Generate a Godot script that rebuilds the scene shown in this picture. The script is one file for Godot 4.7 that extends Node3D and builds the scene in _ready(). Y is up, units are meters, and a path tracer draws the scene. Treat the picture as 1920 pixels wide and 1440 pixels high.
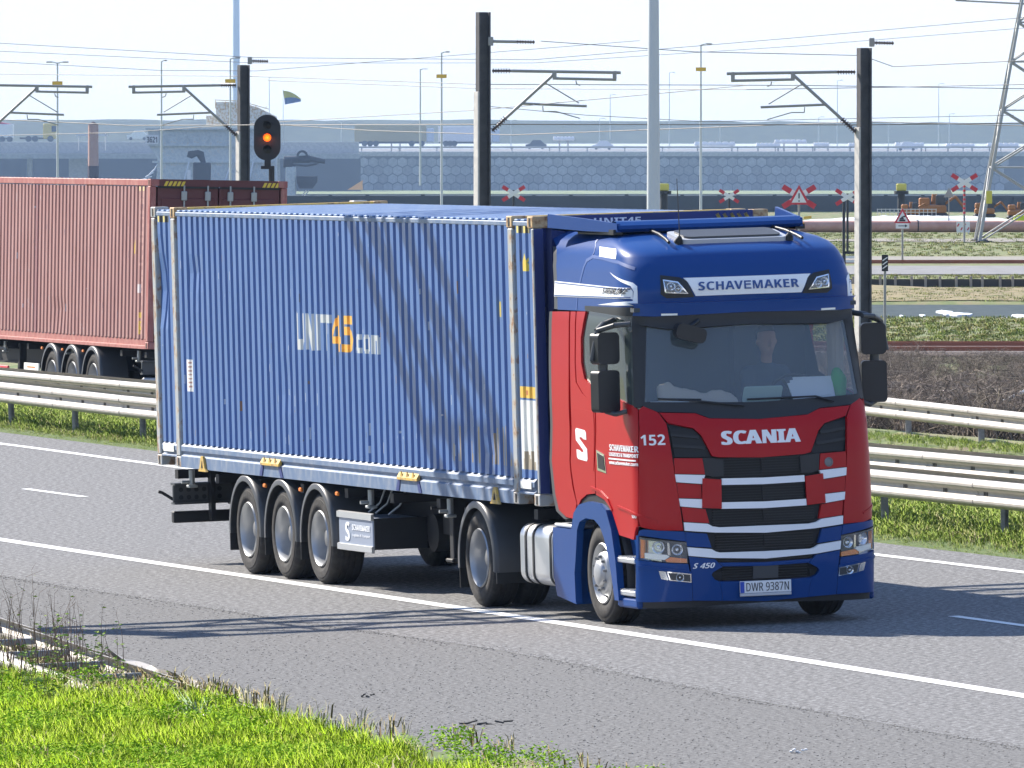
extends Node3D
# A container lorry on a banked motorway slip road, seen through a long lens from a bridge.
# World: metres, y up, the camera looks along -z. The carriageway has its own axes:
# x forward along the lorry, y up from the asphalt, z to the near (hard shoulder) side.
const TB := Basis(Vector3(0.312906, 0.002608, 0.949780), Vector3(-0.027107, 0.999613, 0.006186), Vector3(-0.949397, -0.027681, 0.312856))
const XF := [Vector2(0.200, 1.360), Vector2(0.600, 1.400), Vector2(1.000, 1.400), Vector2(1.650, 1.370), Vector2(1.950, 1.330), Vector2(2.120, 1.270), Vector2(2.950, 1.100), Vector2(3.060, 1.100), Vector2(3.300, 1.120), Vector2(3.450, 1.080), Vector2(3.550, 1.035), Vector2(3.640, 0.960), Vector2(3.700, 0.850), Vector2(3.750, 0.650), Vector2(3.800, 0.360), Vector2(3.840, -0.100)]
const HW := [Vector2(0.200, 1.225), Vector2(1.000, 1.225), Vector2(2.100, 1.225), Vector2(2.950, 1.215), Vector2(3.060, 1.215), Vector2(3.300, 1.200), Vector2(3.500, 1.170), Vector2(3.620, 1.135), Vector2(3.700, 1.095), Vector2(3.760, 1.040), Vector2(3.800, 0.970), Vector2(3.840, 0.840)]
const AA := [Vector2(0.200, 0.420), Vector2(2.100, 0.420), Vector2(3.060, 0.500), Vector2(3.500, 0.600), Vector2(3.840, 0.600)]
const NN := 3.2
var names := {}
var M := {}
var rng := RandomNumberGenerator.new()
var ang := PackedFloat32Array()
var arc := PackedFloat32Array()
var arc_len := 0.0

func _ready():
	rng.seed = 7
	# camera
	var cam = Camera3D.new()
	cam.name = "camera"
	add_child(cam)
	cam.position = Vector3(-2.049, 5.103, 102.060)
	cam.rotation_degrees = Vector3(-1.5635, 0, 0)
	cam.fov = 4.2472
	cam.near = 1.0
	cam.far = 12000.0
	cam.current = true
	# sky, haze and exposure
	var sky_m = ProceduralSkyMaterial.new()
	sky_m.sky_top_color = Color(0.45, 0.58, 0.79)
	sky_m.sky_horizon_color = Color(1.0, 1.0, 1.0)
	sky_m.sky_curve = 0.10
	sky_m.sky_energy_multiplier = 0.85
	sky_m.ground_bottom_color = Color(0.42, 0.43, 0.40)
	sky_m.ground_horizon_color = Color(0.80, 0.84, 0.88)
	sky_m.sun_angle_max = 1.0
	var sky = Sky.new()
	sky.sky_material = sky_m
	var env = Environment.new()
	env.background_mode = Environment.BG_SKY
	env.sky = sky
	env.background_energy_multiplier = 1.0
	env.tonemap_mode = Environment.TONE_MAPPER_LINEAR
	env.tonemap_exposure = 2.15
	env.fog_enabled = true
	env.fog_density = 0.00007
	env.fog_light_color = Color(0.72, 0.85, 1.0)
	env.sdfgi_enabled = true
	env.ssao_enabled = true
	env.ssil_enabled = true
	var we = WorldEnvironment.new()
	we.name = "world_environment"
	we.environment = env
	add_child(we)
	# sun: behind the lorry to the left, 38 degrees up
	var sun = DirectionalLight3D.new()
	sun.name = "sun"
	add_child(sun)
	sun.look_at_from_position(Vector3.ZERO, Vector3(0.584, -0.612, 0.533), Vector3.UP)
	sun.light_energy = 1.6
	sun.light_color = Color(1.0, 0.965, 0.915)
	sun.light_angular_distance = 0.5
	sun.shadow_enabled = true
	# scene
	make_materials()
	cab_table()
	build_ground()
	build_road()
	build_background()
	build_barriers()
	build_trucks()
	build_gantry()
	build_verge()

# ---------------------------------------------------------------- naming
func numbered(n: String) -> String:
	names[n] = names.get(n, 0) + 1
	return n if names[n] == 1 else "%s_%03d" % [n, names[n] - 1]

func tag(o, label := "", category := "", group := "", kind := ""):
	if label: o.set_meta("label", label)
	if category: o.set_meta("category", category)
	if group: o.set_meta("group", group)
	if kind: o.set_meta("kind", kind)
	return o

# a thing standing upright in the world
func thing(called: String, label: String, category: String, at := Vector3.ZERO, turn := 0.0, group := ""):
	var o = Node3D.new()
	o.name = numbered(called)
	add_child(o)
	o.transform = Transform3D(Basis(Vector3.UP, turn), at)
	return tag(o, label, category, group)

# a thing standing on the banked carriageway, given in road coordinates
func road_thing(called: String, label: String, category: String, at := Vector3.ZERO, turn := 0.0, group := ""):
	var o = thing(called, label, category, Vector3.ZERO, 0.0, group)
	o.transform = Transform3D(TB * Basis(Vector3.UP, turn), TB * at)
	return o

func part_node(called: String, parent, at := Vector3.ZERO, basis := Basis()):
	var o = Node3D.new()
	o.name = called
	parent.add_child(o, true)
	o.transform = Transform3D(basis, at)
	return o

func mb() -> SurfaceTool:
	var st = SurfaceTool.new()
	st.begin(Mesh.PRIMITIVE_TRIANGLES)
	return st

func put(st: SurfaceTool, called: String, m: Material, parent = null):
	st.set_material(m)
	return put_mesh(st.commit(), called, parent)

func put_mesh(mesh: Mesh, called: String, parent = null):
	var o = MeshInstance3D.new()
	o.mesh = mesh
	if parent == null:
		o.name = numbered(called)
		add_child(o)
	else:
		o.name = called
		parent.add_child(o, true)
	return o

func structure(st: SurfaceTool, called: String, m: Material):
	return tag(put(st, called, m), "", "", "", "structure")

# ---------------------------------------------------------------- shapes
func vert(st, p, n):
	st.set_normal(n)
	st.add_vertex(p)

func trin(st, a, b, c, na, nb, nc):
	if (b - a).cross(c - a).dot(na + nb + nc) > 0.0:
		vert(st, a, na); vert(st, c, nc); vert(st, b, nb)
	else:
		vert(st, a, na); vert(st, b, nb); vert(st, c, nc)

# a flat polygon (fan) turned towards "out"
func face(st, pts: Array, out: Vector3):
	var n = Vector3.ZERO
	for i in range(1, pts.size() - 1):
		n += (pts[i] - pts[0]).cross(pts[i + 1] - pts[0])
	n = n.normalized()
	if n.dot(out) < 0.0: n = -n
	for i in range(1, pts.size() - 1):
		trin(st, pts[0], pts[i], pts[i + 1], n, n, n)

func box(st, c: Vector3, s: Vector3, bv := 0.0, b := Basis()):
	var h = s * 0.5
	bv = minf(bv, minf(h.x, minf(h.y, h.z)) * 0.9)
	var k = h - Vector3(bv, bv, bv)
	for i in 3:
		var j = (i + 1) % 3
		var l = (i + 2) % 3
		for sg in [-1.0, 1.0]:
			var pts = []
			for q in [[-1.0, -1.0], [1.0, -1.0], [1.0, 1.0], [-1.0, 1.0]]:
				var p = Vector3.ZERO
				p[i] = sg * h[i]; p[j] = q[0] * k[j]; p[l] = q[1] * k[l]
				pts.append(c + b * p)
			var o = Vector3.ZERO
			o[i] = sg
			face(st, pts, b * o)
			if bv > 0.0:
				for sj in [-1.0, 1.0]:
					var e = []
					for q in [[0, -1.0], [0, 1.0], [1, 1.0], [1, -1.0]]:
						var p = Vector3.ZERO
						p[l] = q[1] * k[l]
						if q[0] == 0:
							p[i] = sg * h[i]; p[j] = sj * k[j]
						else:
							p[i] = sg * k[i]; p[j] = sj * h[j]
						e.append(c + b * p)
					var eo = Vector3.ZERO
					eo[i] = sg; eo[j] = sj
					face(st, e, b * eo)
	if bv > 0.0:
		for sx in [-1.0, 1.0]:
			for sy in [-1.0, 1.0]:
				for sz in [-1.0, 1.0]:
					var sv = Vector3(sx, sy, sz)
					face(st, [c + b * (sv * Vector3(h.x, k.y, k.z)), c + b * (sv * Vector3(k.x, h.y, k.z)), c + b * (sv * Vector3(k.x, k.y, h.z))], b * sv)

func side_of(d: Vector3) -> Basis:
	var z = d.normalized()
	var x = z.cross(Vector3.UP if absf(z.y) < 0.95 else Vector3.RIGHT).normalized()
	return Basis(x, z.cross(x), z)

func cyl(st, a: Vector3, b: Vector3, r0: float, r1 := -1.0, n := 10, caps := true):
	if r1 < 0.0: r1 = r0
	var m = side_of(b - a)
	var slope = (r0 - r1) / maxf((b - a).length(), 1e-5)
	for i in n:
		var e0 = TAU * i / n
		var e1 = TAU * (i + 1) / n
		var d0 = m.x * cos(e0) + m.y * sin(e0)
		var d1 = m.x * cos(e1) + m.y * sin(e1)
		var n0 = (d0 + m.z * slope).normalized()
		var n1 = (d1 + m.z * slope).normalized()
		trin(st, a + d0 * r0, a + d1 * r0, b + d1 * r1, n0, n1, n1)
		trin(st, a + d0 * r0, b + d1 * r1, b + d0 * r1, n0, n1, n0)
		if caps:
			trin(st, a, a + d0 * r0, a + d1 * r0, -m.z, -m.z, -m.z)
			trin(st, b, b + d0 * r1, b + d1 * r1, m.z, m.z, m.z)

func tube(st, pts: Array, r: float, n := 8):
	for i in pts.size() - 1:
		cyl(st, pts[i], pts[i + 1], r, r, n, true)

# prof: Vector2(along the axis, radius); frame.z is the axis
func lathe(st, o: Vector3, frame: Basis, prof: Array, n := 32, from := 0.0, to := TAU, blend := 0.7):
	var segn = []
	for i in prof.size() - 1:
		var d = prof[i + 1] - prof[i]
		segn.append(Vector2(-d.y, d.x).normalized())
	for i in prof.size() - 1:
		var n0 = segn[i]
		var n1 = segn[i]
		if i > 0 and segn[i - 1].dot(segn[i]) > blend: n0 = (segn[i - 1] + segn[i]).normalized()
		if i < segn.size() - 1 and segn[i + 1].dot(segn[i]) > blend: n1 = (segn[i + 1] + segn[i]).normalized()
		for k in n:
			var e0 = lerpf(from, to, float(k) / n)
			var e1 = lerpf(from, to, float(k + 1) / n)
			var d0 = frame.x * cos(e0) + frame.y * sin(e0)
			var d1 = frame.x * cos(e1) + frame.y * sin(e1)
			var a = o + frame.z * prof[i].x + d0 * prof[i].y
			var b = o + frame.z * prof[i].x + d1 * prof[i].y
			var c = o + frame.z * prof[i + 1].x + d1 * prof[i + 1].y
			var d = o + frame.z * prof[i + 1].x + d0 * prof[i + 1].y
			var na = d0 * n0.y + frame.z * n0.x
			var nb = d1 * n0.y + frame.z * n0.x
			var nc = d1 * n1.y + frame.z * n1.x
			var nd = d0 * n1.y + frame.z * n1.x
			trin(st, a, b, c, na, nb, nc)
			trin(st, a, c, d, na, nc, nd)

# poly in the local xy plane of xf, extruded along its z
func prism(st, poly: Array, xf: Transform3D, depth: float):
	var pv = PackedVector2Array(poly)
	var idx = Geometry2D.triangulate_polygon(pv)
	var ze = xf.basis.z.normalized()
	for i in range(0, idx.size(), 3):
		var a = pv[idx[i]]; var b = pv[idx[i + 1]]; var c = pv[idx[i + 2]]
		face(st, [xf * Vector3(a.x, a.y, 0), xf * Vector3(b.x, b.y, 0), xf * Vector3(c.x, c.y, 0)], -ze)
		face(st, [xf * Vector3(a.x, a.y, depth), xf * Vector3(b.x, b.y, depth), xf * Vector3(c.x, c.y, depth)], ze)
	var mid = 1.0 if Geometry2D.is_polygon_clockwise(pv) else -1.0
	for i in pv.size():
		var a = pv[i]
		var b = pv[(i + 1) % pv.size()]
		var o = xf.basis * Vector3(-(b - a).y * mid, (b - a).x * mid, 0)
		face(st, [xf * Vector3(a.x, a.y, 0), xf * Vector3(b.x, b.y, 0), xf * Vector3(b.x, b.y, depth), xf * Vector3(a.x, a.y, depth)], o)

# a smooth closed ring in local xy extruded along z, with caps
func ring_extrude(st, ring: Array, xf: Transform3D, depth: float):
	var n = ring.size()
	var nor = []
	for i in n:
		var d = ring[(i + 1) % n] - ring[(i - 1 + n) % n]
		nor.append(xf.basis * Vector3(d.y, -d.x, 0).normalized())
	var c = Vector2.ZERO
	for p in ring: c += p / n
	if nor[0].dot(xf.basis * Vector3(ring[0].x - c.x, ring[0].y - c.y, 0)) < 0.0:
		for i in n: nor[i] = -nor[i]
	for i in n:
		var j = (i + 1) % n
		var a = xf * Vector3(ring[i].x, ring[i].y, 0)
		var b = xf * Vector3(ring[j].x, ring[j].y, 0)
		var e = xf * Vector3(ring[j].x, ring[j].y, depth)
		var f = xf * Vector3(ring[i].x, ring[i].y, depth)
		trin(st, a, b, e, nor[i], nor[j], nor[j])
		trin(st, a, e, f, nor[i], nor[j], nor[i])
		face(st, [a, b, xf * Vector3(c.x, c.y, 0)], -xf.basis.z)
		face(st, [f, e, xf * Vector3(c.x, c.y, depth)], xf.basis.z)

func rounded_rect(hx: float, hy: float, r: float, seg := 5, c := Vector2.ZERO) -> Array:
	var ring = []
	for k in 4:
		var m = Vector2(hx - r, hy - r) * [Vector2(1, 1), Vector2(-1, 1), Vector2(-1, -1), Vector2(1, -1)][k]
		for i in seg + 1:
			var e = PI / 2 * (k + float(i) / seg)
			ring.append(c + m + Vector2(cos(e), sin(e)) * r)
	return ring

func text_mesh(s: String, size: float, depth := 0.004, weight := 700, serif := false) -> Mesh:
	var t = TextMesh.new()
	var f = SystemFont.new()
	f.font_names = PackedStringArray(["Droid Serif" if serif else "Droid Sans"])
	f.font_weight = weight
	t.font = f
	t.text = s
	t.font_size = 64
	t.pixel_size = size / 64.0
	t.depth = depth
	t.curve_step = 1.0
	return t

# lettering whose size is fitted to width x height (of its own box) and laid at xf (x right, y up, z outwards)
func lettering(s: String, w: float, h: float, xf: Transform3D, m: Material, called: String, parent, depth := 0.004, weight := 700, slant := 0.0):
	var t = text_mesh(s, 1.0, 0.02, weight)
	var bb = t.get_aabb()
	var arr = t.get_mesh_arrays()
	var vs: PackedVector3Array = arr[Mesh.ARRAY_VERTEX]
	var ix: PackedInt32Array = arr[Mesh.ARRAY_INDEX]
	var st = mb()
	var out = []
	for v in vs:
		var p = (v - bb.get_center()) / bb.size
		p.x += p.y * slant
		out.append(xf * Vector3(p.x * w, p.y * h, (p.z + 0.5) * depth))
	emit_text(st, out, vs, ix, xf.basis)
	return put(st, called, m, parent)

func emit_text(st, out: Array, vs: PackedVector3Array, ix: PackedInt32Array, b: Basis):
	for i in range(0, ix.size(), 3):
		var n = (vs[ix[i + 2]] - vs[ix[i]]).cross(vs[ix[i + 1]] - vs[ix[i]])
		face(st, [out[ix[i]], out[ix[i + 1]], out[ix[i + 2]]], b * n)

func v2mix(t: Array, y: float) -> float:
	if y <= t[0].x: return t[0].y
	for i in t.size() - 1:
		if y <= t[i + 1].x:
			return lerpf(t[i].y, t[i + 1].y, (y - t[i].x) / (t[i + 1].x - t[i].x))
	return t[-1].y

# ---------------------------------------------------------------- materials (linear base colours)
func mat(key: String, r: float, g: float, b: float, rough := 0.6, metal := 0.0):
	var m = StandardMaterial3D.new()
	m.albedo_color = Color(r, g, b).linear_to_srgb()
	m.roughness = rough
	m.metallic = metal
	m.resource_name = key
	M[key] = m
	return m

func ramp(stops: Array) -> Gradient:
	var g = Gradient.new()
	var off = PackedFloat32Array()
	var col = PackedColorArray()
	for s in stops:
		off.append(s[0])
		col.append(Color(s[1], s[2], s[3]).linear_to_srgb())
	g.offsets = off
	g.colors = col
	return g

func noise_tex(freq: float, oct: int, stops: Array, size := 512, sd := 1, kind := FastNoiseLite.TYPE_SIMPLEX_SMOOTH) -> NoiseTexture2D:
	var n = FastNoiseLite.new()
	n.noise_type = kind
	n.frequency = freq
	n.fractal_octaves = oct
	n.fractal_gain = 0.6 if freq < 0.04 else 0.85
	n.seed = sd
	var t = NoiseTexture2D.new()
	t.noise = n
	t.width = size
	t.height = size
	t.seamless = true
	t.normalize = true
	if stops: t.color_ramp = ramp(stops)
	return t

# a material coloured by noise, laid in world space; tile = metres per repeat
func noise_mat(key: String, tile: float, freq: float, oct: int, stops: Array, rough: float, bump := 0.0, size := 512, sd := 1):
	var m = mat(key, 1, 1, 1, rough)
	m.albedo_color = Color.WHITE
	m.albedo_texture = noise_tex(freq, oct, stops, size, sd)
	m.uv1_triplanar = true
	m.uv1_world_triplanar = true
	m.uv1_scale = Vector3.ONE / tile
	if bump > 0.0:
		m.heightmap_enabled = true
		m.heightmap_texture = noise_tex(freq, oct, [], size, sd)
		m.heightmap_scale = bump
	return m

func paint(key: String, r: float, g: float, b: float, rough := 0.3):
	var m = mat(key, r, g, b, rough)
	m.clearcoat_enabled = true
	m.clearcoat = 0.22
	m.clearcoat_roughness = 0.05
	m.metallic_specular = 0.25
	return m

func make_materials():
	paint("cab_red", 0.40, 0.005, 0.008, 0.4)
	paint("cab_blue", 0.007, 0.050, 0.21, 0.36)
	mat("white_print", 0.82, 0.84, 0.86, 0.45)
	mat("black_plastic", 0.010, 0.011, 0.013, 0.45)
	mat("grey_plastic", 0.055, 0.058, 0.062, 0.4)
	mat("grille_black", 0.004, 0.004, 0.005, 0.6)
	mat("dark_steel", 0.010, 0.010, 0.012, 0.6, 0.2)
	mat("rubber_seal", 0.012, 0.012, 0.013, 0.6)
	var ty = noise_mat("tyre_rubber", 0.5, 0.02, 4, [[0.3, 0.013, 0.012, 0.012], [0.7, 0.030, 0.028, 0.026]], 0.85, 0.15, 256, 3)
	ty.uv1_world_triplanar = false
	mat("rim_steel", 0.40, 0.41, 0.42, 0.42, 0.6)
	mat("tool_box_blue", 0.24, 0.28, 0.36, 0.45)
	mat("rim_grey", 0.18, 0.185, 0.19, 0.5, 0.4)
	mat("aluminium", 0.70, 0.71, 0.72, 0.34, 0.9)
	mat("box_grey", 0.50, 0.52, 0.55, 0.45, 0.3)
	mat("chrome", 0.85, 0.86, 0.88, 0.08, 1.0)
	mat("reflector", 0.72, 0.75, 0.78, 0.16, 0.85)
	mat("amber", 0.75, 0.20, 0.015, 0.25)
	mat("red_lens", 0.45, 0.01, 0.012, 0.25)
	mat("marker_white", 0.85, 0.85, 0.78, 0.3)
	mat("plate_white", 0.75, 0.77, 0.78, 0.4)
	mat("plate_blue", 0.01, 0.06, 0.42, 0.4)
	mat("ink", 0.02, 0.022, 0.03, 0.5)
	mat("ink_blue", 0.03, 0.08, 0.26, 0.5)
	mat("cloth_dark", 0.05, 0.06, 0.075, 0.9)
	mat("cloth_cream", 0.52, 0.47, 0.38, 0.9)
	mat("interior", 0.055, 0.065, 0.075, 0.85)
	mat("interior_light", 0.16, 0.18, 0.19, 0.85)
	mat("paper", 0.72, 0.80, 0.84, 0.8)
	mat("paper_mint", 0.45, 0.68, 0.62, 0.8)
	mat("green_cloth", 0.03, 0.42, 0.06, 0.8)
	mat("skin", 0.48, 0.29, 0.21, 0.6)
	mat("hair", 0.05, 0.04, 0.03, 0.7)
	mat("shirt", 0.06, 0.09, 0.14, 0.9)
	var gl = mat("windscreen", 0.20, 0.26, 0.30, 0.02)
	gl.transparency = BaseMaterial3D.TRANSPARENCY_ALPHA
	gl.albedo_color.a = 0.32
	gl.metallic_specular = 0.7
	var gs = mat("side_glass", 0.10, 0.13, 0.12, 0.02)
	gs.transparency = BaseMaterial3D.TRANSPARENCY_ALPHA
	gs.albedo_color.a = 0.45
	var gc = mat("clear_lens", 0.9, 0.93, 0.95, 0.03)
	gc.transparency = BaseMaterial3D.TRANSPARENCY_ALPHA
	gc.albedo_color.a = 0.10
	mat("mirror_back", 0.009, 0.010, 0.013, 0.4)
	# container paints carry their own printed sheet; the frames share a weathered steel
	var fr = noise_mat("frame_blue", 1.3, 0.012, 5, [[0.0, 0.08, 0.14, 0.27], [0.42, 0.11, 0.17, 0.28], [0.66, 0.17, 0.22, 0.31], [0.84, 0.24, 0.27, 0.32]], 0.5, 0.1, 512, 11)
	fr.uv1_scale = Vector3(1.0, 0.35, 1.0)
	var po = noise_mat("post_worn", 1.1, 0.014, 5, [[0.0, 0.30, 0.33, 0.36], [0.5, 0.36, 0.38, 0.38], [0.66, 0.42, 0.37, 0.30], [0.80, 0.26, 0.13, 0.06]], 0.6, 0.15, 512, 12)
	po.uv1_scale = Vector3(1.0, 0.6, 1.0)
	noise_mat("casting_rust", 0.5, 0.02, 5, [[0.25, 0.50, 0.40, 0.24], [0.55, 0.46, 0.30, 0.15], [0.8, 0.20, 0.09, 0.035]], 0.7, 0.2, 256, 13)
	noise_mat("lug_yellow", 0.4, 0.02, 5, [[0.35, 0.62, 0.40, 0.06], [0.65, 0.50, 0.36, 0.14], [0.85, 0.16, 0.09, 0.05]], 0.6, 0.1, 256, 14)
	mat("front_blue", 0.018, 0.035, 0.16, 0.5)
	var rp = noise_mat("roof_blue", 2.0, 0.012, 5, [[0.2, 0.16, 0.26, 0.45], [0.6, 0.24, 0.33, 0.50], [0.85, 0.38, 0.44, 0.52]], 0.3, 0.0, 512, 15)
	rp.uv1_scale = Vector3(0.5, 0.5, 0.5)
	var rd = noise_mat("frame_red", 1.2, 0.013, 5, [[0.2, 0.30, 0.085, 0.075], [0.55, 0.36, 0.13, 0.115], [0.8, 0.42, 0.20, 0.16], [0.95, 0.24, 0.10, 0.06]], 0.6, 0.1, 512, 16)
	rd.uv1_scale = Vector3(0.8, 0.3, 0.8)
	mat("door_red", 0.11, 0.028, 0.028, 0.55)
	mat("rod_grey", 0.34, 0.36, 0.36, 0.45, 0.5)
	mat("hazard_yellow", 0.70, 0.50, 0.05, 0.5)
	mat("hazard_black", 0.02, 0.02, 0.02, 0.5)
	# road and ground
	noise_mat("asphalt", 4.3, 0.045, 4, [[0.30, 0.055, 0.055, 0.055], [0.44, 0.115, 0.115, 0.114], [0.56, 0.145, 0.145, 0.144], [0.72, 0.27, 0.27, 0.27]], 0.9, 0.35, 1024, 21)
	noise_mat("asphalt_shoulder", 3.7, 0.05, 4, [[0.26, 0.030, 0.030, 0.030], [0.38, 0.095, 0.095, 0.093], [0.56, 0.132, 0.131, 0.129], [0.74, 0.22, 0.22, 0.215]], 0.9, 0.45, 1024, 22)
	noise_mat("road_paint", 1.1, 0.05, 4, [[0.15, 0.42, 0.42, 0.40], [0.32, 0.74, 0.74, 0.71], [0.7, 0.80, 0.80, 0.78]], 0.7, 0.1, 512, 23)
	noise_mat("soil", 3.7, 0.02, 5, [[0.25, 0.055, 0.075, 0.018], [0.5, 0.085, 0.105, 0.030], [0.68, 0.130, 0.125, 0.055], [0.85, 0.105, 0.080, 0.048]], 0.95, 0.6, 512, 24)
	noise_mat("field", 24.0, 0.012, 6, [[0.26, 0.095, 0.135, 0.038], [0.46, 0.150, 0.175, 0.062], [0.62, 0.195, 0.185, 0.085], [0.78, 0.19, 0.15, 0.085], [0.9, 0.11, 0.085, 0.06]], 0.95, 0.0, 1024, 25)
	noise_mat("verge_soil", 1.9, 0.03, 5, [[0.25, 0.050, 0.090, 0.014], [0.55, 0.080, 0.130, 0.022], [0.8, 0.12, 0.13, 0.05]], 0.95, 0.5, 512, 26)
	noise_mat("far_road", 9.0, 0.03, 4, [[0.2, 0.16, 0.16, 0.16], [0.8, 0.22, 0.22, 0.22]], 0.9, 0.0, 256, 27)
	noise_mat("gravel_pale", 5.0, 0.04, 5, [[0.25, 0.17, 0.16, 0.125], [0.5, 0.24, 0.22, 0.19], [0.85, 0.32, 0.30, 0.27]], 0.95, 0.0, 512, 28)
	noise_mat("zinc_beam", 2.3, 0.014, 5, [[0.2, 0.33, 0.31, 0.28], [0.55, 0.40, 0.37, 0.335], [0.85, 0.45, 0.425, 0.395]], 0.55, 0.0, 512, 29).metallic = 0.15
	noise_mat("zinc_post", 1.3, 0.03, 4, [[0.25, 0.20, 0.20, 0.20], [0.75, 0.31, 0.31, 0.31]], 0.6, 0.1, 256, 30)
	mat("bolt_dark", 0.10, 0.09, 0.08, 0.6, 0.4)
	for g in [["grass_blade", 0.5], ["leaf", 0.5], ["dry_blade", 0.3]]:
		var m = mat(g[0], 1, 1, 1, 0.75)
		m.vertex_color_use_as_albedo = true
		m.cull_mode = BaseMaterial3D.CULL_DISABLED
		m.metallic_specular = 0.15
		m.backlight_enabled = true
		m.backlight = Color(0.25, 0.30, 0.08) if g[1] > 0.4 else Color(0.12, 0.11, 0.06)
	var tw = mat("twig", 1, 1, 1, 0.85)
	tw.vertex_color_use_as_albedo = true
	mat("stone", 0.15, 0.14, 0.125, 0.9)
	mat("litter_dark", 0.03, 0.03, 0.03, 0.7)
	# background
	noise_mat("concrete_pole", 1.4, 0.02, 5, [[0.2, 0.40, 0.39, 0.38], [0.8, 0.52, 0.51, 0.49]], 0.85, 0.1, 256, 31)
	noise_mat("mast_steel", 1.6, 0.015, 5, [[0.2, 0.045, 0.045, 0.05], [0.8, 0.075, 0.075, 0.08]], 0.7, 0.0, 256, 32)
	mat("lamp_steel", 0.56, 0.60, 0.60, 0.5, 0.0)
	mat("arm_steel", 0.30, 0.30, 0.29, 0.55, 0.2)
	mat("insulator", 0.085, 0.06, 0.05, 0.4)
	mat("wire_metal", 0.22, 0.21, 0.20, 0.6, 0.2)
	mat("signal_black", 0.016, 0.016, 0.018, 0.6)
	mat("sign_yellow", 0.72, 0.46, 0.06, 0.6)
	mat("sign_orange", 0.78, 0.34, 0.03, 0.6)
	mat("sign_white", 0.75, 0.75, 0.74, 0.5)
	mat("sign_red", 0.55, 0.025, 0.04, 0.5)
	mat("pylon_steel", 0.36, 0.37, 0.36, 0.6, 0.2)
	noise_mat("pipe_pink", 7.0, 0.02, 5, [[0.2, 0.48, 0.25, 0.19], [0.6, 0.55, 0.32, 0.25], [0.9, 0.42, 0.22, 0.16]], 0.7, 0.0, 256, 33)
	mat("pipe_band", 0.05, 0.045, 0.045, 0.7)
	noise_mat("retaining_concrete", 11.0, 0.02, 5, [[0.2, 0.20, 0.21, 0.22], [0.8, 0.29, 0.30, 0.31]], 0.9, 0.0, 256, 34)
	mat("joint_dark", 0.07, 0.07, 0.07, 0.9)
	noise_mat("concrete_pale", 8.0, 0.02, 5, [[0.2, 0.30, 0.30, 0.29], [0.8, 0.44, 0.43, 0.41]], 0.9, 0.0, 256, 35)
	noise_mat("far_green", 90.0, 0.02, 5, [[0.2, 0.020, 0.036, 0.024], [0.8, 0.040, 0.058, 0.034]], 0.95, 0.0, 256, 36)
	mat("void_dark", 0.015, 0.016, 0.018, 0.9)
	noise_mat("hull_grey", 5.0, 0.02, 5, [[0.2, 0.46, 0.50, 0.50], [0.7, 0.60, 0.64, 0.62], [0.92, 0.55, 0.46, 0.36]], 0.7, 0.0, 256, 37)
	noise_mat("tank_rust", 3.5, 0.02, 5, [[0.3, 0.66, 0.64, 0.58], [0.55, 0.58, 0.52, 0.40], [0.75, 0.45, 0.30, 0.14]], 0.7, 0.0, 256, 38)
	noise_mat("timber_pile", 1.6, 0.02, 5, [[0.25, 0.44, 0.22, 0.15], [0.6, 0.56, 0.36, 0.27], [0.85, 0.36, 0.20, 0.14]], 0.85, 0.0, 256, 39)
	mat("pile_dark", 0.06, 0.035, 0.04, 0.9)
	mat("machine_dark", 0.03, 0.034, 0.045, 0.6)
	mat("machine_orange", 0.36, 0.15, 0.045, 0.7)
	mat("machine_yellow", 0.62, 0.55, 0.10, 0.6)
	mat("lime_yellow", 0.55, 0.68, 0.02, 0.6)
	mat("tarp_white", 0.72, 0.76, 0.80, 0.7)
	mat("tower_blue", 0.50, 0.56, 0.62, 0.6)
	mat("flag_blue", 0.10, 0.18, 0.36, 0.8)
	mat("flag_yellow", 0.62, 0.55, 0.08, 0.8)
	mat("foam_white", 0.70, 0.75, 0.80, 0.8)
	var wt = noise_mat("ditch_water", 6.0, 0.03, 4, [[0.2, 0.045, 0.060, 0.058], [0.8, 0.090, 0.105, 0.100]], 0.5, 0.25, 256, 40)
	wt.metallic_specular = 0.15
	mat("timber_dark", 0.055, 0.05, 0.045, 0.9)
	mat("timber_pale", 0.30, 0.27, 0.23, 0.9)
	mat("rail_rust", 0.30, 0.10, 0.055, 0.8)
	noise_mat("ballast", 2.0, 0.06, 4, [[0.2, 0.07, 0.055, 0.05], [0.8, 0.17, 0.13, 0.115]], 0.95, 0.0, 256, 41)
	mat("bollard_black", 0.02, 0.022, 0.026, 0.7)
	mat("van_white", 0.70, 0.72, 0.74, 0.4)
	mat("truck_yellow", 0.60, 0.46, 0.07, 0.5)
	mat("box_olive", 0.36, 0.31, 0.14, 0.6)
	var sg = mat("signal_amber", 0.9, 0.30, 0.03, 0.4)
	sg.emission_enabled = true
	sg.emission = Color(1.0, 0.36, 0.05)
	sg.emission_energy_multiplier = 0.5
	mat("weed_stem", 0.13, 0.085, 0.06, 0.85)
	var sb = mat("silver_blade", 0.30, 0.40, 0.22, 0.35)
	sb.cull_mode = BaseMaterial3D.CULL_DISABLED
	noise_mat("dry_field", 19.0, 0.014, 6, [[0.2, 0.13, 0.13, 0.055], [0.45, 0.22, 0.18, 0.085], [0.7, 0.25, 0.195, 0.10], [0.88, 0.12, 0.09, 0.065]], 0.95, 0.0, 512, 45)
	noise_mat("pale_green", 60.0, 0.02, 5, [[0.2, 0.13, 0.17, 0.07], [0.8, 0.20, 0.24, 0.10]], 0.95, 0.0, 256, 46)

	mat("quay_dark", 0.035, 0.042, 0.045, 0.9)

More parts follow.
